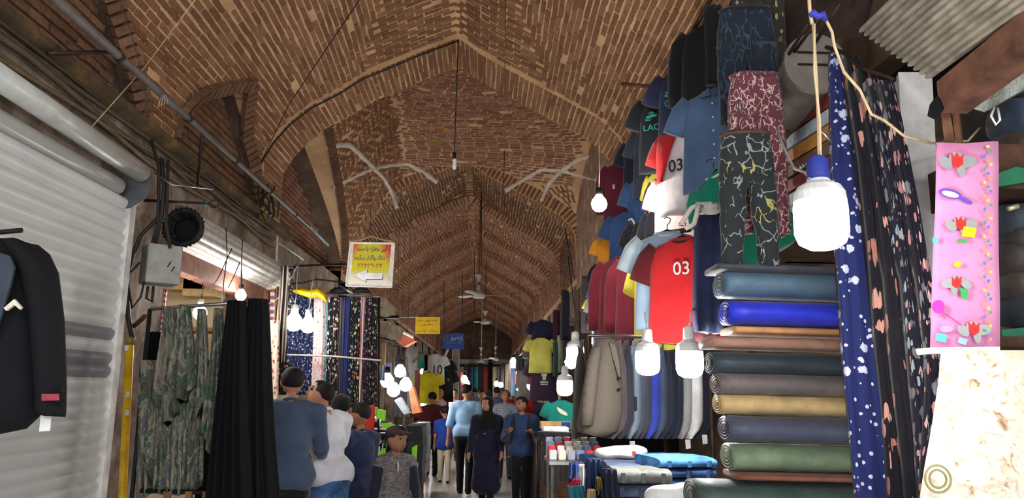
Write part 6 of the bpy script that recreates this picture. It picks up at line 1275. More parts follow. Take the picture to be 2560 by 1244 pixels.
mb.tube([P(1998 + k * 1.5 + 4 * math.sin(k * 1.3), 418 - k * .75 + 6 * math.cos(k * 1.3), 1.94) for k in range(38)], .0022, 5); part('spiral', mb, M_STEEL, hk, True); mb = MB(); mb.tube([P(2052, 385, 1.94), P(2060, 395, 1.94), P(2054, 412, 1.94)], .003, 5); part('hook_end', mb, M_STEEL, hk, True)
mb = MB(); mb.tube([P(2045, 320, 2.6), P(2080, 355, 2.6)], .006, 6); solid('steel_bar', mb, M_STEEL, 'short bright steel bar behind the cream cord', 'bar', None, True)
# ------------------------------------------------------------------ navy and black flowered cloth, post, pink and cream cloth
t = NT('daisy_cloth'); co = t.co((1, .5, 1)); v = t.n('ShaderNodeTexVoronoi', i_Scale=15.0, i_Randomness=.9); t.l(co, v.inputs['Vector']); v2 = t.n('ShaderNodeTexVoronoi', i_Scale=32.0, i_Randomness=.9); t.l(co, v2.inputs['Vector'])
sc_ = t.n('ShaderNodeSeparateColor'); t.l(v.outputs['Color'], sc_.inputs[0]); a = t.math('LESS_THAN', v.outputs['Distance'], t.math('ADD', t.math('MULTIPLY', t.noise(co, 150, 2), .26), .13)); a = t.math('MULTIPLY', a, t.math('GREATER_THAN', sc_.outputs[0], .2)); b = t.math('LESS_THAN', v2.outputs['Distance'], .23)
t.col(t.mix(t.math('MAXIMUM', a, b), (34, 42, 98), (206, 210, 232))); t.bump(t.noise(co, 10, 2), .01, .2); M_DAISY = t.end(.8, 0, .1)
FBK = floral((24, 22, 30), [(206, 150, 136), (30, 28, 36), (24, 22, 30), (176, 116, 104), (26, 25, 32)], 24, .7, (1, 1, .6)); FBK2 = floral((26, 26, 40), [(150, 160, 170), (120, 110, 110), (196, 150, 150), (90, 100, 110)], 42, .66, (1, 1, .6)); FBK3 = floral((26, 24, 36), [(186, 130, 136), (120, 124, 130), (206, 170, 170)], 36, .68, (1, 1, .6))
def strip(lb, m_, pts, dpt=.06, pl=2):           # pts: (y, px left, px right, Y)
    rings = []; nu = 9
    for y, a, b, Y in pts:
        q = [P(a + (b - a) * i / (nu - 1), y, Y + .014 * math.sin(i * pl * .9 + y * .004)) for i in range(nu)]; rings.append(q + [p + [.01, dpt, 0] for p in q[::-1]])
    mb = MB(); mb.loft(rings); return solid('hanging_fabric', mb, m_, lb, 'fabric', 'hanging fabrics beside the rolls', True)
strip('navy cloth with white daisies hanging beside the rolls', M_DAISY, ((125, 2078, 2100, 2.9), (200, 2078, 2112, 2.88), (350, 2080, 2140, 2.84), (500, 2085, 2160, 2.8), (700, 2098, 2180, 2.76), (900, 2112, 2200, 2.72), (1100, 2132, 2225, 2.68), (1300, 2150, 2245, 2.64)), .05, 2)
strip('black cloth with large pink flowers, next to the daisy cloth', FBK, ((140, 2112, 2150, 2.78), (240, 2125, 2166, 2.76), (400, 2148, 2192, 2.73), (600, 2170, 2215, 2.7), (800, 2190, 2240, 2.66), (1000, 2215, 2270, 2.6), (1300, 2236, 2300, 2.54)), .06, 3)
strip('second black cloth with sparse pink flowers', FBK, ((170, 2140, 2172, 2.7), (300, 2165, 2205, 2.68), (500, 2195, 2236, 2.65), (700, 2215, 2262, 2.6), (900, 2236, 2290, 2.55), (1100, 2262, 2315, 2.5), (1300, 2282, 2325, 2.46)), .06, 3)
strip('black cloth with small grey flowers', FBK2, ((195, 2168, 2200, 2.62), (300, 2190, 2230, 2.6), (500, 2228, 2268, 2.57), (700, 2258, 2300, 2.53), (900, 2282, 2330, 2.48), (1100, 2302, 2345, 2.44), (1300, 2312, 2340, 2.4)), .06, 3)
strip('dark cloth with dusty pink flowers at the outer edge, near the white post', FBK3, ((200, 2196, 2234, 2.55), (300, 2222, 2256, 2.53), (500, 2262, 2296, 2.5), (700, 2294, 2330, 2.46), (880, 2322, 2362, 2.42), (960, 2326, 2366, 2.4), (1100, 2318, 2345, 2.38), (1300, 2304, 2325, 2.35)), .05, 3)
rod('thin iron rod the flowered cloths are hung over beside the rolls', [P(2066, 118, 2.93), P(2110, 132, 2.8), P(2150, 168, 2.7), P(2236, 200, 2.55)], .009)
mb = MB(); q0, q1 = P(2282, 200, 2.75), P(2345, 640, 2.75); mb.prism([P(2246, 180, 2.72), P(2330, 180, 2.72), P(2372, 1000, 2.72), P(2290, 1000, 2.72)], (.06, .16, 0)); solid('wall_post', mb, plain((196, 192, 188), .7, 0, .1), 'whitewashed post behind the outer edge of the dark flowered cloth', 'post')
# corrugated shutter overhead
cs = thing('overhead_shutter', 'weathered corrugated sheet overhead at the top right', 'shutter', P(2300, 100, 2.4)); A0, A1, B0, B1 = P(2150, 70, 2.75), P(2330, 195, 2.55), P(2470, -240, 1.7), P(2700, -70, 1.6)
nr = 13
for k in range(nr):
    u0, u1 = k / nr, (k + 1) / nr; g = np.zeros((6, 2, 3)); nrm = np.cross(A1 - A0, B0 - A0); nrm /= np.linalg.norm(nrm); nrm *= np.sign(nrm[2])
    for i in range(6):
        u = u0 + (u1 - u0) * i / 5; off = -nrm * .016 * math.sin(i / 5 * PI); g[i, 0] = A0 + (A1 - A0) * u + off; g[i, 1] = B0 + (B1 - B0) * u + off
    mb = MB(); mb.grid(g); part('slat', mb, plain((168, 160, 146), .65, 0, .2, .002, 7), cs, True)
bm0, bm1 = P(2345, 245, 2.25), P(2640, 10, 1.75); d = bm1 - bm0; mb = MB(); mb.prism([bm0 + [0, 0, -.05], bm0 + [.09, 0, -.05], bm0 + [.09, 0, .055], bm0 + [0, 0, .055]], d); solid('timber_beam', mb, plain((96, 66, 52), .8, 0, .3), 'dark brown timber beam under the corrugated sheet', 'beam')
mb = MB(); mb.prism([P(2318, 290, 2.2), P(2340, 300, 2.2), P(2385, 240, 2.25), P(2362, 232, 2.25)], (.03, .03, .05)); solid('iron_bracket', mb, M_BLACK, 'black iron bracket at the low end of the timber beam', 'bracket')
mb = MB(); mb.prism([P(2350, 262, 2.3), P(2372, 262, 2.3), P(2392, 380, 2.3), P(2364, 380, 2.3)], (.02, .03, 0)); mb.prism([P(2378, 262, 2.32), P(2392, 262, 2.32), P(2406, 380, 2.32), P(2392, 380, 2.32)], (.02, .02, 0)); solid('rusty_frame', mb, plain((104, 72, 52), .85, 0, .3), 'rusty frame uprights under the timber beam', 'frame')
mb = MB(); mb.prism([P(2380, 255, 2.6), P(2600, 90, 2.3), P(2600, 200, 2.3), P(2460, 280, 2.5)], (.1, .1, .05)); solid('plaster_edge', mb, plaster('flaking_plaster', [(.3, (120, 124, 116)), (.6, (196, 202, 194))], 14), 'flaking grey-white plaster above the dark cloth bolts', 'wall patch')
# dark bolts on the shelf at the right edge
bl = (('brown-black bolt, topmost at the right edge', 160, 262, 2506, (50, 44, 40)), ('blue-grey bolt below the brown-black one', 250, 352, 2502, (66, 76, 94)), ('brown bolt third from the top at the right edge', 335, 420, 2500, (80, 66, 56)), ('dark slate bolt under the upper green card', 512, 596, 2490, (60, 68, 78)), ('olive brown bolt above the wider taupe one', 566, 640, 2500, (66, 62, 58)), ('dark taupe bolt in the lower group', 610, 690, 2494, (76, 68, 62)), ('brown taupe bolt, lowest but one', 680, 748, 2504, (92, 80, 70)), ('slate bolt above the lower green card', 738, 820, 2516, (62, 70, 78)))
bsx = thing('bolt_shelf', 'dark shelf board and back behind the cloth bolts at the right edge', 'shelf', (2.1, 2.6, 1.6))
mb = MB(); mb.bbox(P(2440, 180, 2.95), P(2700, 900, 3.0)); part('back_board', mb, plain((52, 46, 42), .9), bsx); mb = MB(); mb.bbox(P(2492, 866, 2.3), P(2720, 872, 2.9)); part('shelf_board', mb, M_WOODD, bsx); mb = MB(); mb.bbox(P(2492, 470, 2.35), P(2720, 476, 2.9)); part('shelf_board', mb, M_WOODD, bsx)
mb = MB(); mb.prism([P(2376, 270, 2.9), P(2500, 270, 2.9), P(2500, 380, 2.9), P(2376, 380, 2.9)], (0, .02, 0)); part('dark_backing', mb, plain((74, 68, 64), .9), bsx)
for k, (lb, yt, yb, pxl, c_) in enumerate(bl):
    Y = 2.55; a, b = P(pxl, yt, Y), P(pxl, yb, Y); z0, r_ = (a[2] + b[2]) / 2, (a[2] - b[2]) / 2; rings = []
    for i in range(8): x = a[0] + .5 * i / 7; s_ = 1 if i else .9; rings.append([(x, Y + .11 * s_ * math.cos(q), z0 + r_ * 1.04 * s_ * np.sign(math.sin(q)) * abs(math.sin(q)) ** .85) for q in np.linspace(0, 2 * PI, 20, endpoint=False)])
    t = thing('cloth_bolt', lb, 'fabric roll', (a[0], Y, z0 - r_), 'dark bolts at the right edge'); mb = MB(); mb.loft(rings); part('wound_cloth', mb, roll_cloth(c_, .1), t, True)
for lb, pts in (('upper green card edge sticking out at the right', ((2472, 442), (2540, 416), (2580, 424), (2580, 452), (2474, 470))), ('lower green card edge sticking out at the right', ((2504, 824), (2580, 816), (2580, 850), (2506, 856)))):
    mb = MB(); mb.prism([P(a, b, 2.32) for a, b in pts], (.02, .12, 0)); solid('green_board', mb, plain((40, 104, 74), .6), lb, 'board')
mb = MB(); mb.tube([P(2520, 522, 2.3), P(2545, 515, 2.3)], .008, 8); solid('brass_tube', mb, plain((200, 190, 150), .4, .5), 'small brass tube end between the dark bolts', 'tube', None, True)
mb = MB(); mb.tube([P(2486, 268, 2.3), P(2478, 290, 2.28), P(2490, 312, 2.28), P(2500, 300, 2.28), P(2494, 270, 2.3)], .004, 6); solid('white_cord_loop', mb, M_WHITE, 'white cord loop beside the top dark bolts', 'cord', None, True)
# pink flannel with plain printed patches
pk = thing('pink_cloth', 'pink nursery flannel printed with grey and red patches, hanging by the white post', 'fabric', P(2412, 880, 2.25)); PY = 2.25
t = NT('pink_flannel'); co = t.co(); f = t.noise(co, 5, 3); t.col(t.ramp(f, [(.3, (206, 122, 168)), (.7, (218, 144, 184))])); M_PINK = t.end(.85, 0, .2)
rings = []
for y, a, b in ((356, 2341, 2496), (420, 2340, 2497), (520, 2338, 2496), (640, 2332, 2497), (760, 2328, 2500), (872, 2325, 2500)):
    rings.append([P(a + (b - a) * u, y + 3 * math.sin(u * 5), PY - .012 * math.sin(u * PI) - .006 * math.sin(u * 9 + y * .02)) for u in np.linspace(0, 1, 10)] + [P(b - (b - a) * u, y + 2, PY + .05) for u in np.linspace(0, 1, 6)])
mb = MB(); mb.loft(rings); part('folded_cloth', mb, M_PINK, pk, True); mb = MB(); mb.prism([P(a, b, PY - .02) for a, b in ((2326, 868), (2500, 866), (2500, 878), (2330, 884))], (0, .08, 0)); part('folded_edge', mb, plain((232, 226, 222), .9), pk)
GA, RE, YE_, GR_, VI, MG, CY_ = (plain(c, .85, 0, .05, 0) for c in ((150, 150, 150), (204, 50, 48), (232, 206, 40), (60, 160, 90), (112, 76, 176), (226, 60, 160), (90, 200, 210)))
def ell(cx_, cy_, rx, ry, rot=0, n_=16): return [(cx_ + rx * math.cos(a) * math.cos(rot) - ry * math.sin(a) * math.sin(rot), cy_ + rx * math.cos(a) * math.sin(rot) + ry * math.sin(a) * math.cos(rot)) for a in np.linspace(0, 2 * PI, n_, endpoint=False)]
def pr(name, m_, poly, lv=0): mb = MB(); mb.prism([P(a, b, PY - .024 - .0012 * lv) for a, b in poly], (0, .001, 0)); part(name, mb, m_, pk)
def blot(x, y, s, fl):                           # plain grey cloud patch with a red tulip patch
    for dx, dy, rx, ry in ((30, 2, 24, 15), (4, -6, 20, 16), (-24, 4, 20, 13), (14, 14, 26, 11)): pr('printed_cloud', GA, ell(x + dx * s * fl, y + dy * s, rx * s, ry * s, .1 * dx), dx * .006)
    pr('printed_tulip', RE, [(x - 10 * s * fl, y - 22 * s), (x - 2 * s * fl, y - 10 * s), (x + 4 * s * fl, y - 22 * s), (x + 12 * s * fl, y - 9 * s), (x + 20 * s * fl, y - 18 * s), (x + 20 * s * fl, y + 8 * s), (x + 6 * s * fl, y + 18 * s), (x - 8 * s * fl, y + 8 * s)], 1.3)
blot(2388, 402, 1.0, 1); blot(2398, 560, .85, 1); blot(2396, 706, .8, -1); blot(2430, 822, .9, 1)
pr('printed_leaf', VI, ell(2376, 484, 30, 12, .25), 0); pr('printed_leaf', plain((230, 224, 236), .85), ell(2376, 485, 22, 7, .25), 1); pr('printed_leaf', VI, ell(2414, 500, 20, 6, .45), 1)
pr('printed_patch', YE_, [(2410, 565), (2442, 570), (2436, 594), (2404, 590)], 2); pr('printed_patch', GR_, [(2396, 596), (2420, 598), (2414, 606), (2394, 604)], 2); pr('printed_leaf', GR_, [(2400, 720), (2420, 722), (2418, 748), (2404, 744)], 3); pr('printed_dot', YE_, ell(2394, 660, 10, 7), 2)
pr('printed_balloon', MG, ell(2346, 766, 16, 17), 1); pr('printed_block', CY_, [(2342, 832), (2368, 836), (2364, 856), (2338, 850)], 1); pr('printed_block', plain((150, 180, 230), .85), [(2398, 842), (2420, 848), (2414, 862), (2394, 856)], 1); pr('printed_block', CY_, ell(2338, 600, 7, 8), 1); pr('printed_patch', plain((210, 150, 220), .85), ell(2366, 822, 16, 8), 0)
mb = MB(); mb.tube([P(a, b, PY - .026) for a, b in ((2356, 780), (2380, 795), (2402, 812))], .0018, 4); part('printed_string', mb, MG, pk)
for k in range(44):
    y = 366 + k * 11.2; pr('printed_flower', (YE_, GR_, plain((90, 120, 200), .85), plain((220, 150, 70), .85))[k % 4], ell(2470 + 9 * math.sin(k * 2.1), y, 4.5, 3.4, k), 2.2 + (k % 2) * .3)
# cream patterned cloth below
t = NT('cream_print'); co = t.co((1, .6, 1)); f1 = t.noise(co, 24, 4, .6, .8); v = t.n('ShaderNodeTexVoronoi', i_Scale=14.0, feature='DISTANCE_TO_EDGE'); t.l(co, v.inputs['Vector'])
c_ = t.ramp(f1, [(.3, (140, 108, 84)), (.38, (196, 174, 146)), (.45, (214, 202, 184)), (.6, (222, 212, 198)), (.68, (204, 180, 152)), (.76, (150, 116, 92))]); c_ = t.mix(t.ramp(t.noise(co, 4.5, 2), [(.55, (0, 0, 0)), (.62, (150, 150, 150))]), c_, (214, 196, 150)); t.col(c_); M_CRP = t.end(.8)
rings = []
for y, a, b, Y in ((875, 2352, 2600, 2.2), (960, 2345, 2600, 2.16), (1060, 2330, 2600, 2.1), (1160, 2312, 2600, 2.04), (1300, 2290, 2600, 1.98)):
    rings.append([P(a + (b - a) * u, y, Y - .02 * math.sin(u * 5 + y * .004)) for u in np.linspace(0, 1, 12)] + [P(b - (b - a) * u, y, Y + .08) for u in np.linspace(0, 1, 6)])
mb = MB(); mb.loft(rings); cr = solid('cream_fabric', mb, M_CRP, 'cream brown-printed shiny cloth below the pink flannel', 'fabric', None, True)
for k, (px, py) in enumerate(((2343, 1196),)):
    for r_ in (.022, .034): mb = MB(); q = P(px, py, 1.985); mb.tube([q + np.array([r_ * math.cos(a), -.004, r_ * math.sin(a)]) for a in np.linspace(0, 2 * PI, 21)], .003, 5, False); part('printed_ring', mb, plain((150, 140, 96), .7), cr)
# ------------------------------------------------------------------ table with folded jeans at the lower right
TZ = .86; tb = thing('jeans_table', 'wooden table with trestle legs under the heaps of jeans', 'table', (1.0, 4.6, 0)); x0, x1, y0_, y1_ = .52, 1.75, 4.05, 5.85
mb = MB(); mb.rbox(((x0 + x1) / 2, (y0_ + y1_) / 2, TZ - .02), ((x1 - x0) / 2, (y1_ - y0_) / 2, .02), .005); part('table_top', mb, M_WOOD, tb)
for x in (x0 + .06, x1 - .06):
    for y in (y0_ + .06, y1_ - .06): mb = MB(); mb.rbox((x, y, TZ / 2 - .02), (.03, .03, TZ / 2 - .02), .005); part('leg', mb, M_WOOD, tb)
mb = MB(); mb.rbox((x0 - .015, (y0_ + y1_) / 2, .44), (.012, .88, .40), .004); part('side_panel', mb, plain((128, 122, 110), .9), tb)
def denim(c_):
    t = NT('denim'); co = t.co(); f = t.noise(co, 7, 4, .6, .5); a = tuple(v * .7 for v in c_); b = tuple(min(255, v * 1.3) for v in c_); t.col(t.ramp(f, [(.32, a), (.7, b)])); t.bump(t.noise(co, 22, 3), .01, .5); return t.end(.9)
def fold_pile(name, lb, cat, px0, px1, pyt, Y, dpt, layers, th, yaw=0.0, group=None):
    """folded garments lying one on another, top face at pyt"""
    top = P((px0 + px1) / 2, pyt, Y); wd = (px1 - px0) / F_PX * Y; zb_ = top[2] - th * len(layers); t = None
    for k, (l2, m_) in enumerate(layers):
        z = zb_ + th * k; c0 = np.array([top[0] + R.uniform(-.01, .01), Y + dpt / 2, z]); Mm = Mz(yaw + R.uniform(-.05, .05)); t = thing(name, l2, cat, c0, group); w_ = wob(8, .007)
        g = np.zeros((9, 16, 3)); n_ = 16
        for i in range(9):
            for j in range(n_):
                a = -2 * PI * j / (n_ - 1); u = (i / 8 - .5) * wd; v_ = dpt / 2 * np.sign(math.cos(a)) * abs(math.cos(a)) ** .45 + w_(i * .4); h = th * .5 + th * .5 * np.sign(math.sin(a)) * abs(math.sin(a)) ** .6 + w_(i * .7 + j * .5) * .5; g[i, j] = c0 + Mm @ np.array([u, v_, h])
        mb = MB(); mb.grid(g)
        for i in (0, 8): r0 = mb.n; mb.add(g[i, :-1], [tuple(range(n_ - 1)) if i else tuple(range(n_ - 1))[::-1]])
        part('folded_cloth', mb, m_, t, True)
        for q in range(3):
            s0 = c0 + Mm @ np.array([wd * (-.35 + .35 * q), -dpt / 2 - .004, th * .5]); mb = MB(); mb.rbox(s0, (.012, .004, th * .35), .002); part('belt_loop', mb, m_, t)
D = {'blue': denim((70, 124, 180)), 'mid': denim((56, 82, 128)), 'slate': denim((70, 80, 104)), 'grey': denim((104, 106, 104)), 'dark': denim((40, 46, 62)), 'char': denim((66, 68, 76)), 'navy': denim((36, 48, 76))}
fold_pile('folded_jeans', '', 'jeans', 1545, 1685, 1176, 4.15, .36, [('navy folded trousers at the bottom of the grey-topped pile', D['dark']), ('slate folded trousers in the middle of the grey-topped pile', D['slate']), ('grey folded trousers on top of the nearest pile', D['grey'])], .075, -.1, 'folded jeans on the table')
fold_pile('folded_jeans', '', 'jeans', 1528, 1640, 1160, 4.55, .34, [('charcoal folded trousers at the bottom of the middle pile', D['char']), ('slate blue folded jeans on top of the middle pile', D['slate'])], .06, -.05, 'folded jeans on the table')
fold_pile('folded_jeans', '', 'jeans', 1512, 1625, 1150, 4.95, .34, [('dark folded trousers below the brown-edged ones', D['dark']), ('charcoal folded trousers with a brown edge, behind the slate ones', D['char'])], .06, 0, 'folded jeans on the table')
fold_pile('folded_jeans', '', 'jeans', 1636, 1784, 1146, 4.3, .42, [('mid blue folded jeans at the bottom of the blue pile', D['mid']), ('mid blue folded jeans in the middle of the blue pile', D['mid']), ('bright faded blue jeans on top of the blue pile', D['blue'])], .055, .12, 'folded jeans on the table')
fold_pile('folded_jeans', '', 'jeans', 1610, 1730, 1140, 4.85, .36, [('blue jeans folded behind the bright faded pile', D['blue'])], .06, .1, 'folded jeans on the table')
fold_pile('folded_jeans', '', 'jeans', 1738, 1790, 1148, 4.7, .3, [('navy folded cloth beside the faded blue pile', D['navy']), ], .06, .1, 'folded jeans on the table')
fold_pile('folded_jeans', '', 'jeans', 1480, 1560, 1140, 5.3, .34, [('navy jeans in the heap left of the white bag', D['navy']), ('mid blue jeans in the heap left of the white bag', D['mid'])], .06, .3, 'folded jeans on the table')
for k, (lb, px, py, Y, sx, sy, sz, m_) in enumerate((('white crumpled plastic bag behind the folded trousers', 1553, 1130, 5.1, .16, .12, .045, plain((224, 226, 232), .35)), ('white bundle at the bottom edge in front of the piles', 1690, 1236, 3.75, .14, .09, .05, plain((232, 232, 232), .6)))):
    V, Fq = surf([('e', P(px, py, Y), (sx, sy, sz)), ('e', P(px, py, Y) + [sx * .5, 0, .01], (sx * .5, sy * .8, sz * .8)), ('e', P(px, py, Y) + [-sx * .5, .02, -.01], (sx * .55, sy * .8, sz * .9))], .012, .03, .006); mb = MB(); mb.add(V, Fq.tolist()); t_ = solid('plastic_bag', mb, m_, lb, 'bag', None, True)
    mb = MB(); q = P(px + 32, py + 2, Y - sy * .95); mb.box(q, (.012, .003, .012)); part('print_patch', mb, M_REDINK, t_)
for lb, a, b, yt, yb, Y, c_, dp_ in (('blue cloth hanging over the aisle side of the jeans table', 1420, 1462, 1156, 1196, 4.9, (44, 60, 110), .10), ('white rag hanging over the corner of the jeans table', 1444, 1462, 1160, 1236, 4.35, (206, 208, 212), .05), ('crimson cloth at the corner of the jeans table', 1424, 1450, 1196, 1222, 4.3, (160, 40, 70), .06), ('teal cloth below the crimson one at the table corner', 1420, 1466, 1214, 1262, 4.25, (26, 104, 118), .08), ('navy jeans slipping off the front of the table', 1464, 1510, 1146, 1240, 4.2, (32, 44, 74), .12), ('dark jeans hanging off the front of the table', 1500, 1546, 1172, 1290, 4.05, (30, 34, 46), .10), ('mustard cloth between the hanging jeans', 1490, 1504, 1192, 1226, 4.02, (120, 100, 40), .05), ('tan strip of cloth at the bottom of the table front', 1466, 1490, 1222, 1290, 4.1, (170, 140, 104), .05)):
    drape(lb, a, b, yt, yb, Y, denim(c_) if 'jeans' in lb else cloth(c_), 'cloth', 'hanging_cloth', None, 3, dp_, -.2, .03, .8, point=.04)
for lb, px, py, Y, c_, sx, sz in (('red and white cone-shaped packet behind the goods tray', 1472, 1122, 5.9, (206, 30, 34), .028, .055), ('tan cardboard strip standing behind the goods tray', 1430, 1118, 6.05, (200, 176, 120), .018, .06)):
    q_ = P(px, py, Y); mb = MB(); mb.lathe(q_ - [0, 0, sz], [(0, 0), (sx, .004), (sx * .8, sz), (sx * .25, sz * 2), (0, sz * 2.02)], 12); solid('packet', mb, plain(c_, .5), lb, 'packet', None, True)
# small goods: sock packs in rows
gt = thing('goods_tray', 'tray stand holding the small bright packets at the aisle side', 'stand', (.72, 5.7, 0)); q = P(1440, 1148, 5.6); mb = MB(); mb.rbox((q[0], 5.75, q[2] - .02), (.20, .22, .015), .004); part('tray', mb, M_STEEL, gt)
for dx in (-.17, .17):
    for dy in (-.18, .18): mb = MB(); mb.tube([(q[0] + dx, 5.75 + dy, q[2] - .03), (q[0] + dx, 5.75 + dy, 0)], .012, 6); part('leg', mb, M_STEEL, gt)
pc = [((214, 216, 222), 'white'), ((170, 176, 190), 'grey'), ((200, 60, 60), 'red'), ((226, 214, 190), 'cream'), ((120, 130, 170), 'lilac')]
for i in range(4):
    for j in range(6):
        c_, nm = pc[(i * 2 + j * 3) % 5]; p_ = np.array([q[0] - .165 + j * .066, 5.60 + i * .10, q[2] - .004 + .0 * i]); mb = MB(); mb.rbox(p_ + [0, 0, .035 + .012 * i], (.027, .012, .035 + .012 * i), .006, Mz(.2 * math.sin(i + j))); o_ = solid('packet', mb, plain(c_, .4), '%s packet, %s of the %s row on the goods tray' % (nm, ('first', 'second', 'third', 'fourth', 'fifth', 'last')[j], ('front', 'second', 'third', 'back')[i]), 'packet', 'packets on the goods tray')
# garments on the low rail left of the table, and goods beyond
lr = thing('low_rail', 'dark low rail beside the aisle with coats and trousers on it', 'rack', (.75, 8.6, 0)); a, b = P(1345, 1096, 9.4), P(1425, 1100, 7.4); mb = MB(); mb.tube([a, b], .02, 8); part('rail', mb, M_BLACK, lr, True)
for e in (a, b): mb = MB(); mb.tube([e, (e[0], e[1], 0)], .02, 8); part('post', mb, M_BLACK, lr, True)
for lb, a, b, yt, yb, Y, c_ in (('dark grey coat at the far end of the low rail', 1348, 1362, 1102, 1200, 9.3, (54, 52, 52)), ('grey-brown coat second on the low rail', 1358, 1376, 1102, 1215, 8.9, (84, 80, 76)), ('brown-grey coat third on the low rail', 1370, 1392, 1102, 1222, 8.5, (100, 94, 86)), ('taupe coat nearest the table on the low rail', 1388, 1424, 1104, 1200, 7.9, (92, 86, 78)), ('black cloth lying along the low rail', 1345, 1430, 1078, 1104, 8.6, (26, 26, 30))): drape(lb, a, b, yt, yb, Y, cloth(c_), 'coat', 'coat', None, 3, .14, -.5)
mb = MB(); mb.rbox(P(1388, 1080, 9.9), (.16, .15, .07), .01); solid('white_carton', mb, plain((226, 228, 232), .6), 'white box on the counter below the green winged shirt', 'box')
mb = MB(); q = P(1388, 1062, 10.4); mb.rbox(q, (.2, .12, .05), .008); ob = solid('cardboard_box', mb, plain((190, 152, 100), .8), 'brown cardboard box with a blue corner behind the white box', 'box'); mb = MB(); mb.box(q + [.13, -.122, 0], (.06, .003, .045)); part('blue_corner', mb, plain((40, 60, 120), .7), ob)
ct = thing('counter', 'dark counter standing below the green winged shirt', 'counter', (1.0, 10.6, 0)); q = P(1388, 1095, 10.3); mb = MB(); mb.rbox((q[0], 10.6, q[2] - .04), (.26, .8, .03), .005); part('counter_top', mb, M_WOODD, ct); mb = MB(); mb.rbox((q[0], 10.6, (q[2] - .08) / 2), (.24, .76, (q[2] - .08) / 2), .01); part('base', mb, M_WOODD, ct)
# shirts facing the aisle beyond
XP = (('skull_print', CREAMP, [ell(.02, -.24, .05, .055, 0, 12), [(-.01, -.28), (.05, -.28), (.05, -.34), (-.01, -.34)], [(-.05, -.36), (.09, -.36), (.09, -.385), (-.05, -.385)], [(-.04, -.40), (.08, -.40), (.08, -.42), (-.04, -.42)]]),)
garment('shirt', 'dark plum shirt with a pale skull-like print beyond the bulbs', 'shirt', P(1358, 900, 12.6), -.1, cloth((58, 40, 60)), None, .95, 'tee', None, prints=XP)
garment('shirt', 'pale yellow polo shirt above the dark plum one', 'shirt', P(1352, 844, 12.4), -.1, cloth((206, 200, 96)), None, .80, 'polo', cloth((206, 200, 96))); garment('shirt', 'navy polo shirt above the pale yellow one', 'shirt', P(1357, 800, 12.8), -.1, cloth((32, 32, 56)), None, .85, 'polo')
garment('shirt', 'green shirt with a pale wing print behind the lower bulb', 'shirt', P(1404, 1000, 10.6), -.3, cloth((20, 122, 112)), None, .85, 'tee', None, prints=(('wing_print', CREAMP, [((-.06, -.10), (.02, -.14), (.10, -.19), (.12, -.24), (.06, -.23), (-.01, -.20), (-.05, -.15))]),))
for lb, a, b, yt, yb, Y, c_ in (('black garment hanging high beside the navy polo', 1400, 1424, 726, 850, 11.5, (30, 26, 40)), ('maroon garment left of the high black one', 1382, 1402, 775, 850, 12.5, (70, 30, 44)), ('dark teal garment beside the plum shirt', 1382, 1396, 855, 940, 11.8, (36, 60, 66)), ('pale green garment beside the plum shirt', 1392, 1406, 838, 930, 12.1, (170, 180, 140)), ('black long garment behind the upper bulb', 1404, 1430, 850, 960, 11.2, (40, 30, 44)), ('plum garment below the skull print shirt', 1352, 1384, 950, 1000, 12.9, (70, 46, 70)), ('denim garment far below on the right', 1366, 1392, 990, 1050, 12.6, (56, 66, 92)), ('grey patterned cloth at the left of the clothes wall', 1488, 1502, 770, 850, 9.6, (150, 150, 156)), ('charcoal cloth far left of the clothes wall', 1452, 1480, 690, 830, 10.2, (60, 56, 58)), ('teal strip of cloth behind the bulbs', 1478, 1490, 800, 850, 9.9, (44, 100, 96)),
                                ('blue jeans hanging by the far right bulbs', 1276, 1292, 920, 990, 22.5, (96, 126, 160)), ('red cloth by the far right bulbs', 1286, 1296, 928, 960, 21.8, (200, 60, 70)), ('pink cloth by the far right bulbs', 1296, 1310, 930, 965, 22.2, (214, 170, 176)), ('striped red cloth left of the plum shirt', 1318, 1330, 890, 960, 16.5, (176, 110, 110)), ('dark green cloth above the far right bulbs', 1292, 1312, 890, 925, 20.5, (56, 76, 72)), ('grey cap-like bundle under the vault foot', 1306, 1326, 878, 895, 17.5, (140, 136, 130)), ('blue cloth below the plum shirt', 1322, 1338, 975, 1005, 16.8, (80, 110, 160)), ('red jersey hanging left of the vendor', 1312, 1335, 1000, 1035, 15.8, (190, 36, 44))):
    drape(lb, a, b, yt, yb, Y, cloth(c_), 'garment', 'hanging_garment', None, 2, .08, -.2, .014, .8)
ps = P(1440, 800, 9.8); 
for k, pts in enumerate((((1420, 640), (1435, 760), (1450, 840)), ((1412, 570), (1425, 640), (1437, 700)), ((1503, 530), (1498, 640), (1494, 720)))): rod(('dark cable falling from the vault foot on the right', 'dark cable looped on the second arch', 'pale cord right of the lone round bulb')[k], [P(a, b, 10.5) for a, b in pts], .008, M_CABLE if k < 2 else M_CORD, 'cable', 'cable', 6)
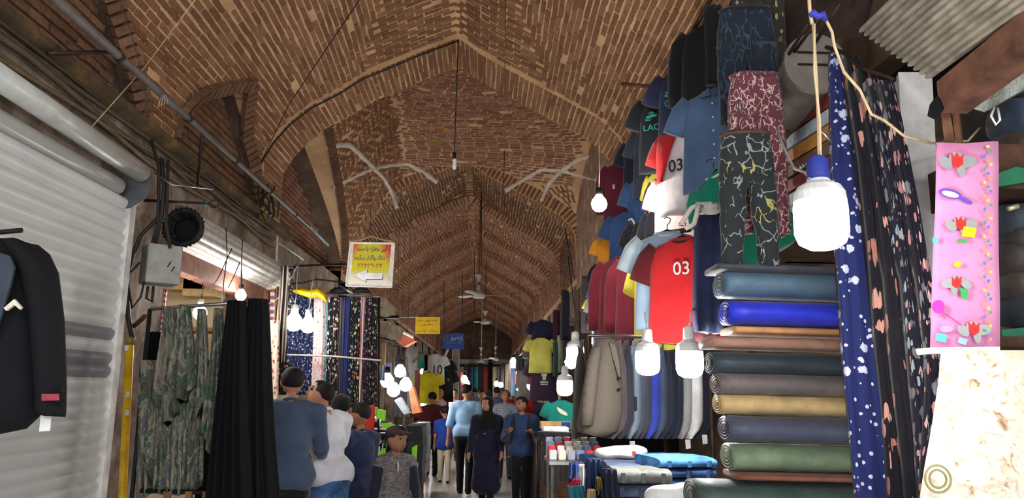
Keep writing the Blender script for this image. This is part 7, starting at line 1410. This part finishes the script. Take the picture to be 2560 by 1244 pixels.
# ------------------------------------------------------------------ people
SH_BLUE = cloth((66, 80, 102)); SH_WHITE = cloth((206, 206, 214)); JEANS = denim((60, 92, 134)); DARKP = cloth((22, 22, 30)); NAVYS = cloth((34, 42, 72)); CHAD = cloth((16, 15, 19))
person('man in a blue-grey shirt seen from behind beside the black chadors', 728, 0, 6.5, 1.86, .18, SH_BLUE, DARKP, (0.15, -.25), .08, ((.5, .12, .9), (.35, .14, .9)), ((0, .0), (.05, .1)), 'long', SKIN, hscale=.92, hemz=-.06)
person('young man in a white t-shirt and jeans looking down to his right', 838, 0, 7.0, 1.76, .85, SH_WHITE, JEANS, (.72, -.5), .22, ((.5, .2, 1.1), (.3, .1, 1.3)), ((.05, .1), (-.05, .05)), 'short', SKIN, hscale=.97, hemz=-.05)
person('woman in a black chador behind the man in white', 858, 0, 7.9, 1.60, .5, CHAD, CHAD, (.2, -.1), .06, ((.4, .1, .8), (.3, .1, .8)), scarf=CHAD, skirt=.08)
person('boy in a navy t-shirt in profile beside the sales table', 912, 0, 7.6, 1.52, .95, NAVYS, DARKP, (.6, -.1), .05, ((.45, .15, .7), (.2, .1, .8)), ((0, 0), (.1, .05)), 'short', SKIN2, .5, hemz=-.09)
def cap_and_print(t, T, up, hd, H, hs, J):
    M_CAP = plain((62, 48, 44), .8); V, Fq = surf([('e', hd((0, -.08, .52)), (.92 * hs, 1.02 * hs, .52 * hs))], .010, .01); mb = MB(); mb.add([T(v) for v in V], Fq.tolist()); part('cap', mb, M_CAP, t, True)
    V, Fq = surf([('e', hd((0, 1.05, .45)), (.62 * hs, .55 * hs, .07 * hs))], .006, .01); mb = MB(); mb.add([T(v) for v in V], Fq.tolist()); part('cap_brim', mb, M_CAP, t, True)
    for s_ in (0, 1):
        a, e, w_ = J[s_]; V, Fq = surf([('c', a * .75 + e * .25, e, .046 * H, .040 * H), ('c', e, w_ * .95 + e * .05, .040 * H, .030 * H)], .012, .02, .002); mb = MB(); mb.add([T(v) for v in V], Fq.tolist()); part('navy_sleeve', mb, cloth((28, 32, 48)), t, True, 'navy sleeve')
    mb = MB(); mb.tube([T(up(0, .082 * H, .30 * H - .01 * H)), T(up(0, .088 * H, .22 * H))], .006 * H, 6); part('zip', mb, plain((190, 170, 150), .6), t, True, 'pale zip at the neck')
t = NT('mottled_grey'); co = t.co((1, 1, 2.4)); f = t.noise(co, 26, 3, .6, .5); t.col(t.ramp(f, [(.3, (62, 60, 64)), (.5, (104, 98, 98)), (.7, (132, 124, 122))])); M_MOT = t.end(.9)
person('small boy in a brown cap and mottled grey sweater with navy sleeves', 995, 0, 7.2, 1.31, PI + .35, M_MOT, DARKP, (.45, 0), 0, ((.05, .2, .15), (.05, .2, .15)), ((0, 0), (0, 0)), 'long', SKIN2, 1.0, extra=cap_and_print, hemz=-.05, hscale=1.02)
person('man in a maroon shirt seen from behind at the end of the sales table', 1083, 0, 15.6, 1.60, .25, cloth((88, 34, 40)), DARKP, (.2, 0), .06, ((.2, .12, .4), (.2, .12, .4)), sleeve='short', hemz=-.06)
person('bald man in a pale pink shirt beyond the man in maroon', 1106, 0, 17.2, 1.68, 1.3, cloth((206, 180, 178)), cloth((60, 60, 66)), (.2, 0), .05, ((.4, .2, .5), (.3, .2, .6)), bald=True)
person('boy in a royal blue t-shirt and beige trousers walking away', 1115, 0, 14.6, 1.34, .12, cloth((34, 64, 150)), cloth((190, 178, 152)), (0, 0), .03, ((.15, .12, .2), (-.15, .12, .2)), ((.12, .05), (-.1, .1)), 'short', SKIN, .8, hemz=-.09)
person('man in a light blue shirt and black trousers walking away', 1166, 0, 13.1, 1.75, -.12, cloth((146, 182, 218)), cloth((18, 20, 28)), (-.7, 0), .02, ((-.1, .22, .2), (.25, .1, .3)), ((.12, .05), (-.16, .12)), 'roll', SKIN, hemz=-.02)
def badge(t, T, up, hd, H, hs, J): mb = MB(); mb.prism([T(up(x, .098 * H, z)) for x, z in ((-.02, .17 * H), (.03, .17 * H), (.03, .155 * H), (-.02, .155 * H))], (0, -.01, 0)); part('emblem', mb, plain((110, 86, 50), .7), t)
person('woman in a black headscarf and long navy coat walking towards us', 1219, 0, 11.7, 1.56, PI - .2, cloth((26, 26, 50)), CHAD, (-.35, 0), 0, ((.1, .2, .5), (.05, .18, .3)), ((.15, .1), (-.1, .1)), scarf=CHAD, skirt=.20, extra=badge)
person('man in a grey checked shirt facing us behind the woman in black', 1264, 0, 15.4, 1.66, PI + .05, check((110, 122, 138), (140, 150, 162), (168, 176, 186), 30), cloth((50, 58, 66)), (0, -.05), 0, ((.1, .18, .3), (.1, .18, .5)), ((.15, .1), (-.1, .15)), 'long', SKIN, hair=GREYH, hemz=-.03)
def backpack(t, T, up, hd, H, hs, J):
    for sg in (-1, 1):
        mb = MB(); mb.tube([T(up(sg * .07 * H, -.03 * H, .31 * H)), T(up(sg * .072 * H, .03 * H, .325 * H)), T(up(sg * .07 * H, .085 * H, .25 * H)), T(up(sg * .075 * H, .09 * H, .15 * H)), T(up(sg * .1 * H, .03 * H, .08 * H))], .014 * H, 6); part('backpack_strap', mb, cloth((24, 28, 40)), t, True)
    V, Fq = surf([('e', up(0, -.13 * H, .18 * H), (.10 * H, .07 * H, .15 * H))], .02, .02); mb = MB(); mb.add([T(v) for v in V], Fq.tolist()); part('backpack', mb, cloth((24, 28, 40)), t, True)
person('teenager in a dark blue shirt holding the straps of his backpack', 1305, 0, 11.3, 1.58, PI - .1, cloth((40, 58, 92)), cloth((18, 18, 24)), (-.75, 0), 0, ((.25, .22, 1.75, .35), (.25, .22, 1.75, .35)), ((.06, .05), (-.05, .08)), 'long', SKIN2, hemz=-.06, extra=backpack, hscale=.95)
person('vendor sitting by the counter below the plum shirt', 1346, 0, 12.6, 1.66, PI - .5, cloth((34, 36, 44)), DARKP, (-.3, 0), .1, ((.4, .15, 1.0), (.4, .15, 1.0)), ((1.4, 1.5), (1.4, 1.5)), seat=.36)
person('man in a light shirt standing between shoppers and far stalls', 1205, 0, 17.5, 1.64, PI, cloth((140, 120, 120)), DARKP, (0, 0), 0, sleeve='long')
person('dark-haired man walking away left of the checked shirt', 1243, 0, 20.5, 1.72, .1, cloth((70, 84, 120)), DARKP, (0, 0), 0)
person('man standing by the far right stalls beside the red jersey', 1338, 0, 17.0, 1.66, PI - .2, cloth((70, 74, 90)), DARKP, (-.2, 0), 0)
person('man with dark hair facing us beyond the pale pink shirt', 1136, 0, 19.0, 1.66, PI, cloth((186, 150, 146)), DARKP, (0, 0), 0)
person('distant shopper in grey between the far stalls', 1188, 0, 25.0, 1.7, .3, cloth((96, 96, 104)), DARKP, (0, 0), 0); person('distant shopper in red beside the far right stalls', 1283, 0, 24.0, 1.62, PI, cloth((170, 60, 60)), DARKP, (0, 0), 0)
person('distant woman in black walking down the middle', 1222, 0, 29.0, 1.6, .0, CHAD, CHAD, (0, 0), 0, scarf=CHAD, skirt=.1)
person('distant man in pale blue near the far end', 1255, 0, 32.0, 1.7, PI, cloth((140, 160, 190)), DARKP, (0, 0), 0)
# stool under the vendor
sx = P(1346, 970, 12.6)[0]; st = thing('stool', 'low stool under the seated vendor', 'stool', (sx, 12.6, 0)); mb = MB(); mb.lathe((sx, 12.6, .40), [(0, 0), (.16, 0), (.16, .04), (0, .04)], 16); part('seat', mb, M_WOOD, st)
for a in (0.6, 2.2, 3.8, 5.4): mb = MB(); mb.tube([(sx + .12 * math.cos(a), 12.6 + .12 * math.sin(a), .40), (sx + .15 * math.cos(a), 12.6 + .15 * math.sin(a), 0)], .015, 6); part('leg', mb, M_WOOD, st)
# unseen bulbs: beside and behind the viewer added as fill, the low one inferred
for p_, lb in (((-1.9, .3, 2.7), 'unseen fill bulb added left of the viewer'), ((1.5, .2, 2.5), 'unseen fill bulb added right of the viewer'), ((1.55, 1.55, .75), 'bulb low in the cloth shop on the right'), ((-.4, -1.0, 3.0), 'unseen fill bulb added over the aisle behind the viewer')): bulb(None, None, p_, .065, lb, (p_[0], p_[1], p_[2] + .7), M_WHITE, None, 40 if 'low in' in lb else 130 if 'aisle' in lb else 140 if 'left' in lb else 90)
# unseen outer shell; the box on top is added to keep sky light out
mb = MB(); mb.bbox((-5, -2, 7.2), (5, 53, 7.4)); mb.bbox((-5, -2, 3.6), (-4.9, 53, 7.3)); mb.bbox((4.4, -2, 0), (4.5, 53, 7.3)); struct('light_block_shell', mb, M_SOOT_SHADE)
mb = MB(); mb.bbox((-4.5, -1.5, 3.62), (4.4, 1.62, 3.9)); struct('ceiling_entrance', mb, M_SOOT_SHADE)
